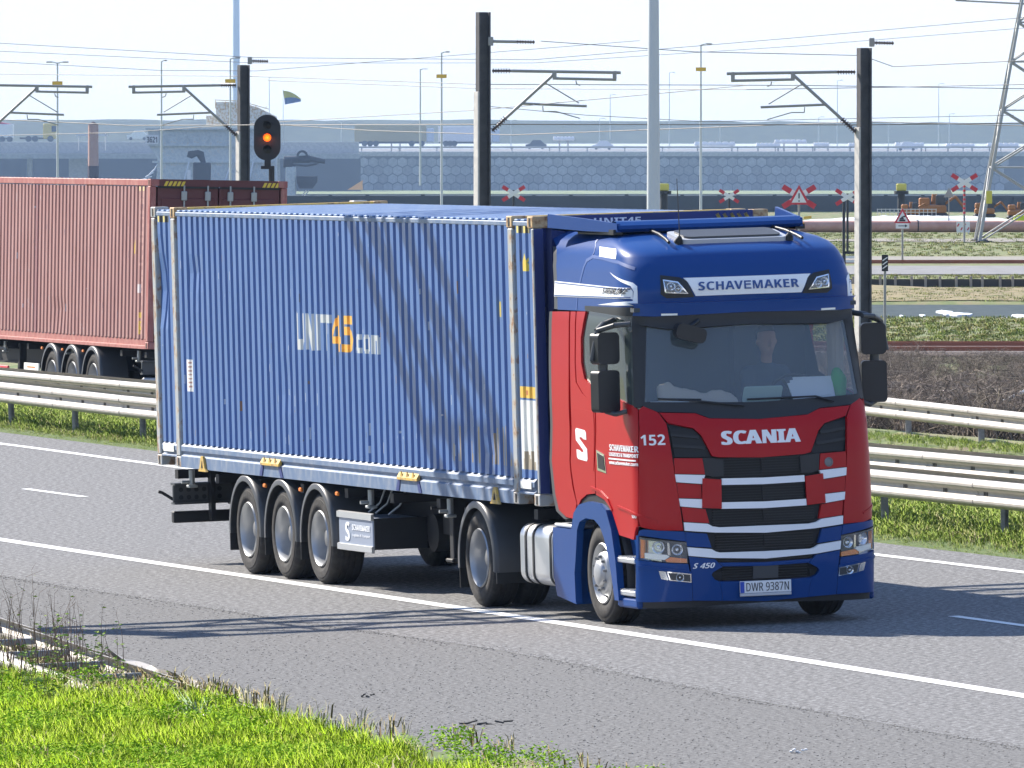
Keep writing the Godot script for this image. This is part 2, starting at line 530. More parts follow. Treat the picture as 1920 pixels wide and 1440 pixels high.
	mat("disc_grey", 0.07, 0.072, 0.075, 0.6, 0.1)

# ---------------------------------------------------------------- cab surface: w runs round the outline from the middle of the nose, y up
func cab_table():
	var px = 0.0
	var pz = 0.0
	for i in 241:
		var th = PI / 2 * i / 240.0
		var z = 1.225 * pow(sin(th), 2.0 / NN)
		var x = 0.42 * pow(maxf(cos(th), 0.0), 2.0 / NN)
		if i > 0: arc_len += Vector2(z - pz, x - px).length()
		ang.append(th)
		arc.append(arc_len)
		px = x
		pz = z

func surf(w: float, y: float) -> Vector3:
	var hw = v2mix(HW, y)
	var a = v2mix(AA, y)
	var xf = v2mix(XF, y)
	var aw = absf(w)
	var sg = -1.0 if w < 0.0 else 1.0
	if aw >= arc_len: return Vector3(xf - a - (aw - arc_len), y, hw * sg)
	var i = clampi(arc.bsearch(aw), 1, arc.size() - 1)
	var th = lerpf(ang[i - 1], ang[i], (aw - arc[i - 1]) / maxf(arc[i] - arc[i - 1], 1e-6))
	return Vector3(xf - a + a * pow(maxf(cos(th), 0.0), 2.0 / NN), y, sg * hw * pow(sin(th), 2.0 / NN))

func surf_n(w: float, y: float) -> Vector3:
	var e = 0.012
	var dw = surf(w + e, y) - surf(w - e, y)
	var dy = surf(w, y + e) - surf(w, y - e)
	return dy.cross(dw).normalized()

func on_cab(p: Vector2, off := 0.0) -> Vector3:
	return surf(p.x, p.y) + surf_n(p.x, p.y) * off

func cuts(a: float, b: float, along_w: bool) -> Array:
	var out = [a]
	var t = a
	while t < b - 1e-4:
		var k = absf(t)
		var step = (0.16 if k < 0.62 else (0.055 if k < 1.6 else 0.35)) if along_w else (0.13 if t < 3.2 else 0.05)
		if along_w and t < 0.0: step = minf(step, 0.06) if k < 1.66 and k > 0.6 else step
		t = minf(t + step, b)
		out.append(t)
	return out

# lay a flat outline given in (w, y) on the cab, off metres proud, with edges thick metres deep
func drape(st, poly: Array, off := 0.0, thick := 0.0, sg := 1.0):
	var pv = PackedVector2Array()
	var lo = Vector2(99, 99)
	var hi = Vector2(-99, -99)
	for p in poly:
		var v = Vector2(p.x * sg, p.y)
		pv.append(v)
		lo = lo.min(v)
		hi = hi.max(v)
	var ws = cuts(lo.x, hi.x, true)
	var ys = cuts(lo.y, hi.y, false)
	for i in ws.size() - 1:
		for j in ys.size() - 1:
			var cell = PackedVector2Array([Vector2(ws[i], ys[j]), Vector2(ws[i + 1], ys[j]), Vector2(ws[i + 1], ys[j + 1]), Vector2(ws[i], ys[j + 1])])
			for piece in Geometry2D.intersect_polygons(pv, cell):
				var ix = Geometry2D.triangulate_polygon(piece)
				for k in range(0, ix.size(), 3):
					var ps = []
					var ns = []
					for q in 3:
						var v = piece[ix[k + q]]
						var n = surf_n(v.x, v.y)
						ns.append(n)
						ps.append(surf(v.x, v.y) + n * off)
					trin(st, ps[0], ps[1], ps[2], ns[0], ns[1], ns[2])
	if thick > 0.0:
		var cw = 1.0 if Geometry2D.is_polygon_clockwise(pv) else -1.0
		for i in pv.size():
			var a = pv[i]
			var b = pv[(i + 1) % pv.size()]
			var n = maxi(1, int(ceil((b - a).length() / 0.07)))
			for k in n:
				var p = a.lerp(b, float(k) / n)
				var q = a.lerp(b, float(k + 1) / n)
				var np = surf_n(p.x, p.y)
				var nq = surf_n(q.x, q.y)
				var sp = surf(p.x, p.y)
				var sq = surf(q.x, q.y)
				var d = (q - p)
				var o = (surf(p.x - d.y * cw * 0.1, p.y + d.x * cw * 0.1) - sp)
				face(st, [sp + np * off, sq + nq * off, sq + nq * (off - thick), sp + np * (off - thick)], o if o.length() > 1e-6 else np)

func panel(called: String, m: String, poly: Array, off: float, thick: float, parent, both := true):
	var st = mb()
	drape(st, poly, off, thick)
	var first = put(st, called, M[m], parent)
	if both:
		st = mb()
		drape(st, poly, off, thick, -1.0)
		put(st, called, M[m], parent)
	return first

# an outline given for the near half, from the middle line round and back, mirrored to a whole
func whole(half: Array) -> Array:
	var out = half.duplicate()
	for i in range(half.size() - 1, -1, -1):
		if absf(half[i].x) > 0.03: out.append(Vector2(-half[i].x, half[i].y))
	return out

func cab_text(s: String, c: Vector2, w: float, h: float, off: float, m: String, called: String, parent, weight := 700, slant := 0.0, fat := 0.0):
	var t = text_mesh(s, 1.0, 0.02, weight)
	var bb = t.get_aabb()
	var arr = t.get_mesh_arrays()
	var vs: PackedVector3Array = arr[Mesh.ARRAY_VERTEX]
	var ix: PackedInt32Array = arr[Mesh.ARRAY_INDEX]
	var st = mb()
	for k in ([-1, 0, 1] if fat > 0.0 else [0]):
		var out = []
		for v in vs:
			var p = (v - bb.get_center()) / bb.size
			p.x += p.y * slant
			out.append(on_cab(Vector2(c.x - p.x * w + k * fat, c.y + p.y * h), off + (p.z + 0.5) * 0.004 + k * 0.0006))
		emit_text(st, out, vs, ix, Basis(Vector3(0, 0, -1), Vector3.UP, Vector3(1, 0, 0)))
	return put(st, called, M[m], parent)

func ribbon(path: Array, half: float) -> Array:
	var l = []
	var r = []
	for i in path.size():
		var d = (path[mini(i + 1, path.size() - 1)] - path[maxi(i - 1, 0)]).normalized()
		l.append(path[i] + Vector2(-d.y, d.x) * half)
		r.push_front(path[i] - Vector2(-d.y, d.x) * half)
	return l + r

# ---------------------------------------------------------------- wheels
var tyre_mesh := {}
func wheel(parent, at: Vector3, kind: String, out_sign: float, r: float):
	var b = Basis() if out_sign > 0 else Basis(Vector3.UP, PI)
	var w = part_node("wheel", parent, at, b)
	if not tyre_mesh.has(kind):
		var st = mb()
		var tw = 0.19 if kind == "trailer" else 0.155
		var k = r - 0.012
		lathe(st, Vector3.ZERO, Basis(), [Vector2(-tw * 0.9, 0.29), Vector2(-tw, 0.37), Vector2(-tw * 0.97, r * 0.9), Vector2(-tw * 0.84, r * 0.972), Vector2(-tw * 0.68, r), Vector2(-0.07, r), Vector2(-0.07, k), Vector2(-0.055, k), Vector2(-0.055, r), Vector2(-0.008, r), Vector2(-0.008, k), Vector2(0.008, k), Vector2(0.008, r), Vector2(0.055, r), Vector2(0.055, k), Vector2(0.07, k), Vector2(0.07, r), Vector2(tw * 0.68, r), Vector2(tw * 0.84, r * 0.972), Vector2(tw * 0.95, r * 0.915), Vector2(tw * 0.955, r * 0.87), Vector2(tw * 0.99, r * 0.86), Vector2(tw * 1.01, r * 0.76), Vector2(tw * 1.0, 0.345), Vector2(tw * 0.94, 0.33), Vector2(tw * 0.90, 0.302), Vector2(tw * 0.86, 0.29)], 48)
		tyre_mesh[kind] = st
		st.set_material(M.tyre_rubber)
		var rim = mb()
		var hub = mb()
		var disc = mb()
		var o = tw * 0.93
		if kind == "front":
			lathe(rim, Vector3.ZERO, Basis(), [Vector2(o, 0.302), Vector2(o + 0.012, 0.292), Vector2(o - 0.004, 0.28), Vector2(o - 0.07, 0.268), Vector2(o - 0.085, 0.250), Vector2(o - 0.05, 0.225), Vector2(o + 0.005, 0.205), Vector2(o + 0.018, 0.19), Vector2(o + 0.018, 0.13)], 40)
			lathe(hub, Vector3.ZERO, Basis(), [Vector2(o + 0.015, 0.135), Vector2(o + 0.045, 0.125), Vector2(o + 0.06, 0.10), Vector2(o + 0.065, 0.03), Vector2(o + 0.065, 0.0)], 24)
		else:
			var deep = -0.06 if kind == "trailer" else -0.10
			lathe(rim, Vector3.ZERO, Basis(), [Vector2(o, 0.302), Vector2(o + 0.014, 0.294), Vector2(o - 0.002, 0.282), Vector2(o - 0.05, 0.272), Vector2(deep + 0.06, 0.262), Vector2(deep + 0.03, 0.25)], 40)
			lathe(disc, Vector3.ZERO, Basis(), [Vector2(deep + 0.03, 0.252), Vector2(deep + 0.01, 0.235), Vector2(deep, 0.21), Vector2(deep + 0.012, 0.19), Vector2(deep + 0.012, 0.12)], 40)
			lathe(hub, Vector3.ZERO, Basis(), [Vector2(deep, 0.135), Vector2(deep + 0.05, 0.13), Vector2(deep + 0.10, 0.105), Vector2(deep + 0.15, 0.10), Vector2(deep + 0.165, 0.085), Vector2(deep + 0.17, 0.0)], 24)
		var bolt = mb()
		cyl(bolt, Vector3.ZERO, Vector3(0, 0, 0.034), 0.017, 0.014, 6)
		var hole = mb()
		lathe(hole, Vector3.ZERO, Basis(), [Vector2(0.0, 0.0), Vector2(0.002, 0.03)], 10)
		tyre_mesh[kind] = [commit(st, "tyre_rubber"), commit(rim, "rim_steel"), commit(hub, "rim_steel" if kind == "front" else "rim_grey"), commit(bolt, "rim_grey" if kind == "front" else "bolt_dark"), commit(hole, "void_dark"), o, commit(disc, "disc_grey") if kind != "front" else null]
	var t = tyre_mesh[kind]
	put_mesh(t[0], "tyre", w)
	put_mesh(t[1], "rim", w)
	put_mesh(t[2], "hub", w)
	if t[6] != null: put_mesh(t[6], "disc", w)
	var bz = t[5] + 0.018 if kind == "front" else (-0.048 if kind == "trailer" else -0.088)
	for i in 10:
		var e = TAU * i / 10.0 + 0.2
		var bo = put_mesh(t[3], "bolt", w)
		bo.position = Vector3(cos(e) * 0.165, sin(e) * 0.165, bz)
		if kind != "front":
			var hd = put_mesh(t[4], "hand_hole", w)
			hd.transform = Transform3D(Basis().scaled(Vector3(0.8, 0.8, 1.0)), Vector3(cos(e + 0.3) * 0.208, sin(e + 0.3) * 0.208, bz - 0.008))
		if kind == "front":
			var ho = put_mesh(t[4], "hand_hole", w)
			ho.transform = Transform3D(side_of(Vector3(cos(e), sin(e), 2.6)), Vector3(cos(e) * 0.231, sin(e) * 0.231, t[5] - 0.045))
	return w

func commit(st: SurfaceTool, m: String) -> Mesh:
	st.set_material(M[m])
	return st.commit()

# a mudguard: an arched sheet over a wheel with a turned-down outer lip
func mudguard(parent, c: Vector3, r: float, z0: float, z1: float, from: float, to: float, lip: float, m: String, called := "mudguard"):
	var st = mb()
	var s = signf(z1 - z0)
	var prof = [Vector2(z0, r - 0.012), Vector2(z0, r), Vector2(z1 - s * 0.05, r), Vector2(z1 - s * 0.012, r - 0.010), Vector2(z1, r - 0.03), Vector2(z1, r - lip), Vector2(z1 - s * 0.012, r - lip), Vector2(z1 - s * 0.012, r - 0.04), Vector2(z1 - s * 0.05, r - 0.012), Vector2(z0, r - 0.012)]
	if s < 0: prof.reverse()
	lathe(st, Vector3(c.x, c.y, 0), Basis(), prof, 28, from, to)
	return put(st, called, M[m], parent)

# ---------------------------------------------------------------- tractor unit
func build_tractor():
	var t = road_thing("truck_tractor", "red and blue tractor unit with white grille bars pulling the blue container", "truck")
	# dark inner shell behind every seam
	var st = mb()
	for sg in [1.0, -1.0]:
		drape(st, [Vector2(1.02, 1.0), Vector2(1.6, 1.02), Vector2(3.3, 1.6), Vector2(3.3, 3.06), Vector2(2.62, 3.06), Vector2(2.45, 2.4), Vector2(1.3, 2.14), Vector2(1.02, 2.1)], -0.03, 0.0, sg)
	drape(st, whole([Vector2(0, 0.24), Vector2(1.5, 0.24), Vector2(1.5, 0.62), Vector2(1.05, 0.63), Vector2(1.05, 1.0), Vector2(1.05, 2.05), Vector2(0, 2.0)]), -0.045, 0.0)
	put(st, "inner_shell", M.grille_black, t)
	cab_sides(t)
	cab_roof(t)
	cab_glass(t)
	cab_front(t)
	cab_lamps(t)
	cab_inside(t)
	cab_mirrors(t)
	tractor_chassis(t)
	return t

func cab_sides(t):
	panel("rear_fairing", "cab_red", [Vector2(3.364, 3.053), Vector2(2.835, 3.062), Vector2(3.010, 2.554), Vector2(3.188, 2.025), Vector2(3.279, 1.581), Vector2(3.264, 1.479), Vector2(3.218, 1.322), Vector2(3.112, 1.164), Vector2(3.215, 1.009), Vector2(3.452, 1.018), Vector2(3.671, 1.081), Vector2(3.763, 1.234), Vector2(3.831, 1.568), Vector2(3.558, 2.542)], 0.0, 0.03, t)
	panel("edge_trim", "grey_plastic", [Vector2(3.493, 3.051), Vector2(3.392, 3.053), Vector2(3.581, 2.542), Vector2(3.853, 1.567), Vector2(3.785, 1.233), Vector2(3.694, 1.077), Vector2(3.470, 1.007), Vector2(3.549, 0.994), Vector2(3.796, 1.065), Vector2(3.886, 1.230), Vector2(3.943, 1.564), Vector2(3.671, 2.540)], -0.012, 0.04, t)
	panel("sleeper_panel", "cab_red", [Vector2(2.791, 3.063), Vector2(2.637, 3.065), Vector2(2.821, 2.558), Vector2(2.853, 2.365), Vector2(2.686, 2.256), Vector2(2.344, 2.169), Vector2(2.506, 1.604), Vector2(2.502, 1.512), Vector2(2.521, 1.284), Vector2(2.786, 1.265), Vector2(2.974, 1.207), Vector2(3.077, 1.134), Vector2(3.174, 1.324), Vector2(3.225, 1.480), Vector2(3.240, 1.582), Vector2(2.965, 2.555)], 0.0, 0.03, t)
	panel("locker_lid", "cab_red", [Vector2(3.038, 2.113), Vector2(2.402, 2.089), Vector2(2.536, 1.505), Vector2(3.194, 1.596)], 0.004, 0.006, t)
	panel("door", "cab_red", [Vector2(2.604, 3.066), Vector2(2.334, 3.070), Vector2(2.549, 2.808), Vector2(2.621, 2.562), Vector2(2.575, 2.407), Vector2(2.354, 2.316), Vector2(1.685, 2.242), Vector2(1.257, 2.174), Vector2(1.202, 2.135), Vector2(1.249, 1.765), Vector2(1.275, 1.316), Vector2(1.305, 1.001), Vector2(1.335, 0.995), Vector2(1.404, 0.870), Vector2(1.829, 0.899), Vector2(1.937, 1.017), Vector2(2.050, 1.143), Vector2(2.255, 1.232), Vector2(2.500, 1.272), Vector2(2.480, 1.512), Vector2(2.479, 1.605), Vector2(2.311, 2.152), Vector2(2.649, 2.252), Vector2(2.819, 2.366), Vector2(2.787, 2.559)], 0.0, 0.03, t)
	panel("corner_panel", "cab_red", [Vector2(1.190, 2.134), Vector2(1.135, 2.172), Vector2(1.005, 2.105), Vector2(0.938, 1.992), Vector2(0.916, 1.759), Vector2(0.890, 1.500), Vector2(0.858, 1.240), Vector2(0.829, 0.956), Vector2(1.077, 0.963), Vector2(1.257, 0.998), Vector2(1.282, 1.074), Vector2(1.235, 1.765)], 0.004, 0.035, t)
	# a pressed crease over the arch and one low on the door
	panel("crease", "cab_red", ribbon([Vector2(2.639, 1.341), Vector2(2.343, 1.307), Vector2(2.136, 1.236), Vector2(2.013, 1.136)], 0.012), 0.012, 0.012, t)
	panel("crease", "cab_red", ribbon([Vector2(1.846, 1.180), Vector2(1.554, 1.152), Vector2(1.262, 1.109), Vector2(1.074, 1.047)], 0.011), 0.012, 0.012, t)
	panel("door_handle", "chrome", [Vector2(2.415, 1.715), Vector2(2.184, 1.678), Vector2(2.146, 1.493), Vector2(2.409, 1.515)], 0.006, 0.006, t)
	panel("door_handle", "grille_black", [Vector2(2.383, 1.690), Vector2(2.210, 1.660), Vector2(2.175, 1.517), Vector2(2.373, 1.538)], 0.010, 0.004, t)
	# company sign on the locker, lettering on the door, fleet number on the corner
	var lg = mb()
	var a = Vector2(3.018, 1.916)
	var b = Vector2(2.697, 1.611)
	var f = func(x, y): return Vector2(lerpf(a.x, b.x, x), lerpf(a.y, b.y, y) - 0.02 * x)
	drape(lg, [f.call(0.1, 0.0), f.call(0.9, 0.0), f.call(1.0, 0.07), f.call(1.0, 0.30), f.call(0.70, 0.30), f.call(0.62, 0.26), f.call(0.38, 0.26), f.call(0.34, 0.31), f.call(0.42, 0.36), f.call(1.0, 0.60), f.call(1.0, 0.93), f.call(0.9, 1.0), f.call(0.1, 1.0), f.call(0.0, 0.93), f.call(0.0, 0.70), f.call(0.30, 0.70), f.call(0.38, 0.74), f.call(0.62, 0.74), f.call(0.66, 0.69), f.call(0.58, 0.64), f.call(0.0, 0.40), f.call(0.0, 0.07)], 0.007, 0.003)
	put(lg, "company_sign", M.white_print, t)
	cab_text("SCHAVEMAKER", Vector2(1.618, 1.752), absf(Vector2(2.035, 1.744).x - Vector2(1.272, 1.748).x), 0.062, 0.003, "white_print", "lettering", t)
	cab_text("LOGISTICS & TRANSPORT", Vector2(1.632, 1.686), 0.78, 0.036, 0.003, "white_print", "lettering", t)
	panel("lettering_rule", "white_print", ribbon([Vector2(2.051, 1.642), Vector2(1.286, 1.640)], 0.007), 0.006, 0.003, t, false)
	cab_text("www.schavemaker.com", Vector2(1.646, 1.606), 0.78, 0.036, 0.003, "white_print", "lettering", t)
	cab_text("152", Vector2(1.084, 1.841), 0.24, 0.105, 0.006, "white_print", "fleet_number", t)
	cab_text("500", Vector2(1.365, 1.096), 0.10, 0.03, 0.004, "white_print", "lettering", t, 400)
	# arched wheel surround, recessed step well, two treads
	panel("wheel_arch", "cab_blue", [Vector2(3.146, 0.175), Vector2(3.248, 0.475), Vector2(3.200, 0.927), Vector2(3.119, 1.071), Vector2(2.953, 1.159), Vector2(2.641, 1.201), Vector2(2.304, 1.188), Vector2(2.116, 1.135), Vector2(1.976, 0.949), Vector2(1.888, 0.705), Vector2(1.818, 0.429), Vector2(1.762, 0.260), Vector2(1.891, 0.260), Vector2(1.970, 0.440), Vector2(2.094, 0.697), Vector2(2.210, 0.867), Vector2(2.321, 0.968), Vector2(2.488, 1.028), Vector2(2.750, 1.033), Vector2(2.942, 0.991), Vector2(3.025, 0.907), Vector2(3.127, 0.480), Vector2(3.080, 0.178)], 0.035, 0.07, t)
	panel("arch_gap", "rubber_seal", [Vector2(3.084, 1.081), Vector2(2.987, 1.195), Vector2(2.787, 1.256), Vector2(2.501, 1.271), Vector2(2.245, 1.229), Vector2(2.040, 1.138), Vector2(2.117, 1.132), Vector2(2.305, 1.185), Vector2(2.641, 1.198), Vector2(2.954, 1.152)], -0.014, 0.10, t)
	panel("step_well", "cab_blue", [Vector2(2.020, 1.083), Vector2(1.823, 0.899), Vector2(1.336, 0.848), Vector2(1.338, 0.266), Vector2(1.805, 0.246), Vector2(1.921, 0.704)], -0.14, 0.02, t)
	for sg in [1.0, -1.0]:
		for y in [0.66, 0.34]:
			var s = mb()
			box(s, Vector3(0.80, y, 1.14 * sg), Vector3(0.52, 0.05, 0.20), 0.008)
			for k in 6:
				box(s, Vector3(0.60 + k * 0.08, y + 0.03, 1.15 * sg), Vector3(0.03, 0.016, 0.17))
			put(s, "step", M.aluminium, t)
		var sk = mb()
		box(sk, Vector3(0.80, 0.245, 1.17 * sg), Vector3(0.60, 0.10, 0.12), 0.02)
		put(sk, "step_skirt", M.cab_blue, t)

func cab_roof(t):
	var st = mb()
	var wr = 3.20
	var ys = cuts(3.075, 3.84, false)
	var ws = cuts(-wr, wr, true)
	for i in ws.size() - 1:
		for j in ys.size() - 1:
			var q = [Vector2(ws[i], ys[j]), Vector2(ws[i + 1], ys[j]), Vector2(ws[i + 1], ys[j + 1]), Vector2(ws[i], ys[j + 1])]
			var p = []
			var n = []
			for v in q:
				p.append(surf(v.x, v.y))
				n.append(surf_n(v.x, v.y))
			trin(st, p[0], p[1], p[2], n[0], n[1], n[2])
			trin(st, p[0], p[2], p[3], n[0], n[2], n[3])
	for i in ws.size() - 1:
		var a = surf(ws[i], 3.84)
		var b = surf(ws[i + 1], 3.84)
		var a2 = Vector3(minf(a.x, -0.2), 3.875, a.z * 0.3)
		var b2 = Vector3(minf(b.x, -0.2), 3.875, b.z * 0.3)
		face(st, [a, b, b2, a2], Vector3.UP)
	put(st, "cab_roof", M.cab_blue, t)
	st = mb()
	face(st, [surf(wr, 3.07), surf(-wr, 3.07), surf(-wr, 3.84), surf(wr, 3.84)], Vector3.LEFT)
	face(st, [Vector3(-1.36, 1.0, 1.2), Vector3(-1.36, 1.0, -1.2), Vector3(-1.36, 3.07, -1.2), Vector3(-1.36, 3.07, 1.2)], Vector3.LEFT)
	put(st, "rear_wall", M.black_plastic, t)
	panel("edge_trim", "grey_plastic", [Vector2(3.20, 3.08), Vector2(3.20, 3.70), Vector2(3.34, 3.70), Vector2(3.34, 3.08)], -0.012, 0.04, t)
	# white side flash with its two prongs and the model lettering
	panel("side_flash", "white_print", [Vector2(3.262, 3.357), Vector2(1.200, 3.316), Vector2(1.173, 3.281), Vector2(1.171, 3.203), Vector2(1.198, 3.212), Vector2(3.296, 3.204)], 0.004, 0.003, t)
	panel("side_flash", "white_print", [Vector2(1.544, 3.463), Vector2(1.173, 3.367), Vector2(1.131, 3.332), Vector2(1.120, 3.145), Vector2(1.955, 3.142), Vector2(1.170, 3.189), Vector2(1.164, 3.281), Vector2(1.195, 3.333)], 0.004, 0.003, t)
	panel("flash_line", "ink_blue", ribbon([Vector2(3.242, 3.341), Vector2(1.195, 3.302)], 0.004), 0.008, 0.003, t)
	panel("flash_line", "ink_blue", ribbon([Vector2(3.284, 3.216), Vector2(1.193, 3.224)], 0.004), 0.008, 0.003, t)
	cab_text("S-HIGHLINE", Vector2(1.494, 3.285), absf(Vector2(1.894, 3.289).x - Vector2(1.244, 3.273).x) * 0.85, 0.055, 0.008, "ink", "lettering", t, 400, 0.12)
	panel("door_seam", "ink_blue", ribbon([Vector2(2.614, 3.076), Vector2(2.562, 3.262), Vector2(2.410, 3.438), Vector2(2.266, 3.569), Vector2(2.072, 3.608), Vector2(1.773, 3.597), Vector2(1.345, 3.563), Vector2(1.147, 3.500)], 0.016), 0.003, 0.004, t)
	panel("roof_seam", "ink_blue", ribbon([Vector2(2.088, 3.614), Vector2(1.917, 3.742), Vector2(1.682, 3.800)], 0.006), 0.003, 0.003, t)
	panel("sticker", "white_print", [Vector2(1.842, 3.705), Vector2(1.378, 3.690), Vector2(1.397, 3.592), Vector2(1.876, 3.613)], 0.004, 0.003, t, false)
	panel("door_lintel", "black_plastic", [Vector2(2.338, 3.126), Vector2(1.169, 3.129), Vector2(1.159, 3.039), Vector2(2.339, 3.081)], 0.006, 0.02, t)
	# sun visor brim, its dark lower band and marker lamps
	panel("visor_brim", "cab_blue", whole([Vector2(0, 3.165), Vector2(1.20, 3.165), Vector2(1.134, 3.142), Vector2(1.150, 3.045), Vector2(0.961, 3.034), Vector2(0, 3.052)]), 0.05, 0.08, t, false)
	panel("sun_visor", "black_plastic", whole([Vector2(0, 3.05), Vector2(0.961, 3.031), Vector2(1.118, 3.038), Vector2(1.092, 2.951), Vector2(1.000, 2.928), Vector2(0.829, 2.901), Vector2(0, 2.925)]), 0.045, 0.05, t, false)
	panel("marker_lamp", "marker_white", [Vector2(0.897, 3.062), Vector2(0.743, 3.061), Vector2(0.743, 3.040), Vector2(0.897, 3.041)], 0.058, 0.02, t)
	# roof hatch, strakes, aerials
	var h = Vector2(0.034, 3.774)
	var hp = on_cab(h)
	var hn = surf_n(0.0, 3.79)
	hp.z = 0.0
	var hb = Basis(Vector3(hn.y, -hn.x, 0), hn, Vector3(0, 0, 1))
	st = mb()
	ring_extrude(st, rounded_rect(0.56, 0.25, 0.09), Transform3D(Basis(hb.z, hb.x, hb.y), hp - hn * 0.03), 0.06)
	put(st, "roof_hatch", M.box_grey, t)
	st = mb()
	ring_extrude(st, rounded_rect(0.50, 0.20, 0.07), Transform3D(Basis(hb.z, hb.x, hb.y), hp + hn * 0.02), 0.03)
	put(st, "hatch_glass", M.grey_plastic, t)
	for sg in [1.0, -1.0]:
		st = mb()
		var pts = []
		for k in 7:
			var y = 3.835 - 0.115 * pow(k / 6.0, 1.5)
			var sw = surf(0.6, y)
			pts.append(Vector3(sw.x + 0.02, y + 0.025, sg * (0.62 + 0.012 * k)))
		tube(st, pts, 0.017, 6)
		put(st, "roof_rail", M.black_plastic, t)
		st = mb()
		cyl(st, pts[6] - Vector3(0.06, 0, sg * 0.12), pts[6] + Vector3(-0.02, 0.05, -sg * 0.12), 0.05, 0.02, 8)
		cyl(st, pts[6] + Vector3(-0.02, 0.04, -sg * 0.12), pts[6] + Vector3(-0.06, 0.62 if sg > 0 else 0.10, -sg * 0.12), 0.006, 0.004, 5)
		put(st, "aerial", M.black_plastic, t)
	# roof air deflector: a rounded wing, narrow in front, flaring to full width behind
	st = mb()
	var lip = [Vector2(-0.08, 3.835), Vector2(0.01, 3.845), Vector2(0.05, 3.875), Vector2(0.04, 3.91), Vector2(-0.03, 3.945), Vector2(-0.12, 3.955), Vector2(-0.22, 3.93)]
	var rows = []
	for k in 13:
		var u = k / 6.0 - 1.0
		var bow = 0.10 * (1.0 - u * u)
		var row = []
		for q in lip: row.append(Vector3(q.x + bow, q.y, u * 0.96))
		row.append(Vector3(-0.40 + bow, 3.885, u * 1.00))
		row.append(Vector3(-1.36, 3.90, u * 1.17))
		row.append(Vector3(-1.38, 3.86, u * 1.17))
		row.append(Vector3(-0.3, 3.83, u * 1.0))
		rows.append(row)
	for k in 12:
		for q in rows[k].size():
			var q2 = (q + 1) % rows[k].size()
			face(st, [rows[k][q], rows[k + 1][q], rows[k + 1][q2], rows[k][q2]], (rows[k][q] + rows[k][q2]) / 2 - Vector3(-0.6, 3.91, 0))
	put(st, "roof_deflector", M.cab_blue, t)
	for sg in [1.0, -1.0]:
		st = mb()
		var o = [Vector3(0.03, 3.845, 0.97), Vector3(0.02, 3.93, 0.97), Vector3(-0.62, 3.975, 1.075), Vector3(-1.38, 4.02, 1.215), Vector3(-1.40, 3.885, 1.215), Vector3(-0.62, 3.855, 1.09)]
		var a = []
		var b = []
		for v in o:
			a.append(Vector3(v.x, v.y, v.z * sg))
			b.append(Vector3(v.x, v.y, (v.z - 0.03) * sg))
		face(st, a, Vector3(0, 0, sg))
		face(st, b, Vector3(0, 0, -sg))
		for k in 6: face(st, [a[k], a[(k + 1) % 6], b[(k + 1) % 6], b[k]], a[k] - Vector3(-0.6, 3.93, sg))
		put(st, "deflector_cheek", M.cab_blue, t)
		st = mb()
		box(st, Vector3(-0.55, 3.845, sg * 0.95), Vector3(1.1, 0.05, 0.10))
		put(st, "deflector_bracket", M.black_plastic, t)

func cab_glass(t):
	var st = mb()
	drape(st, whole([Vector2(0, 2.12), Vector2(1.133, 2.194), Vector2(1.048, 2.929), Vector2(0, 2.96)]), 0.0, 0.0)
	put(st, "windscreen", M.windscreen, t)
	panel("door_window", "side_glass", [Vector2(2.317, 3.091), Vector2(1.171, 3.059), Vector2(1.241, 2.160), Vector2(1.685, 2.242), Vector2(2.354, 2.316), Vector2(2.564, 2.407), Vector2(2.621, 2.562), Vector2(2.549, 2.808)], -0.02, 0.0, t)
	panel("windscreen_pillar", "black_plastic", [Vector2(1.171, 3.065), Vector2(1.097, 3.046), Vector2(1.041, 2.932), Vector2(1.125, 2.194), Vector2(1.167, 2.160), Vector2(1.241, 2.157)], 0.006, 0.05, t)
	panel("scuttle", "black_plastic", whole([Vector2(-0.070, 2.171), Vector2(1.131, 2.208), Vector2(1.153, 2.172), Vector2(1.005, 2.109), Vector2(0.640, 2.090), Vector2(0.508, 2.034), Vector2(-0.046, 2.007)].map(func(p): return Vector2(maxf(p.x, 0.0) if p.x > 0.06 else 0.0, p.y))), 0.008, 0.04, t, false)
	for a in [[Vector2(0.993, 2.234), Vector2(0.144, 2.136), Vector2(0.628, 2.200)], [Vector2(0.101, 2.198), Vector2(-0.793, 2.144), Vector2(-0.605, 2.200)]]:
		st = mb()
		tube(st, [on_cab(a[0], 0.02), on_cab(a[2], 0.035), on_cab(a[1], 0.04)], 0.011, 6)
		tube(st, [on_cab(a[0], 0.012), on_cab(a[0].lerp(a[1], 0.5) + Vector2(0, 0.03), 0.014)], 0.009, 6)
		put(st, "wiper", M.black_plastic, t)

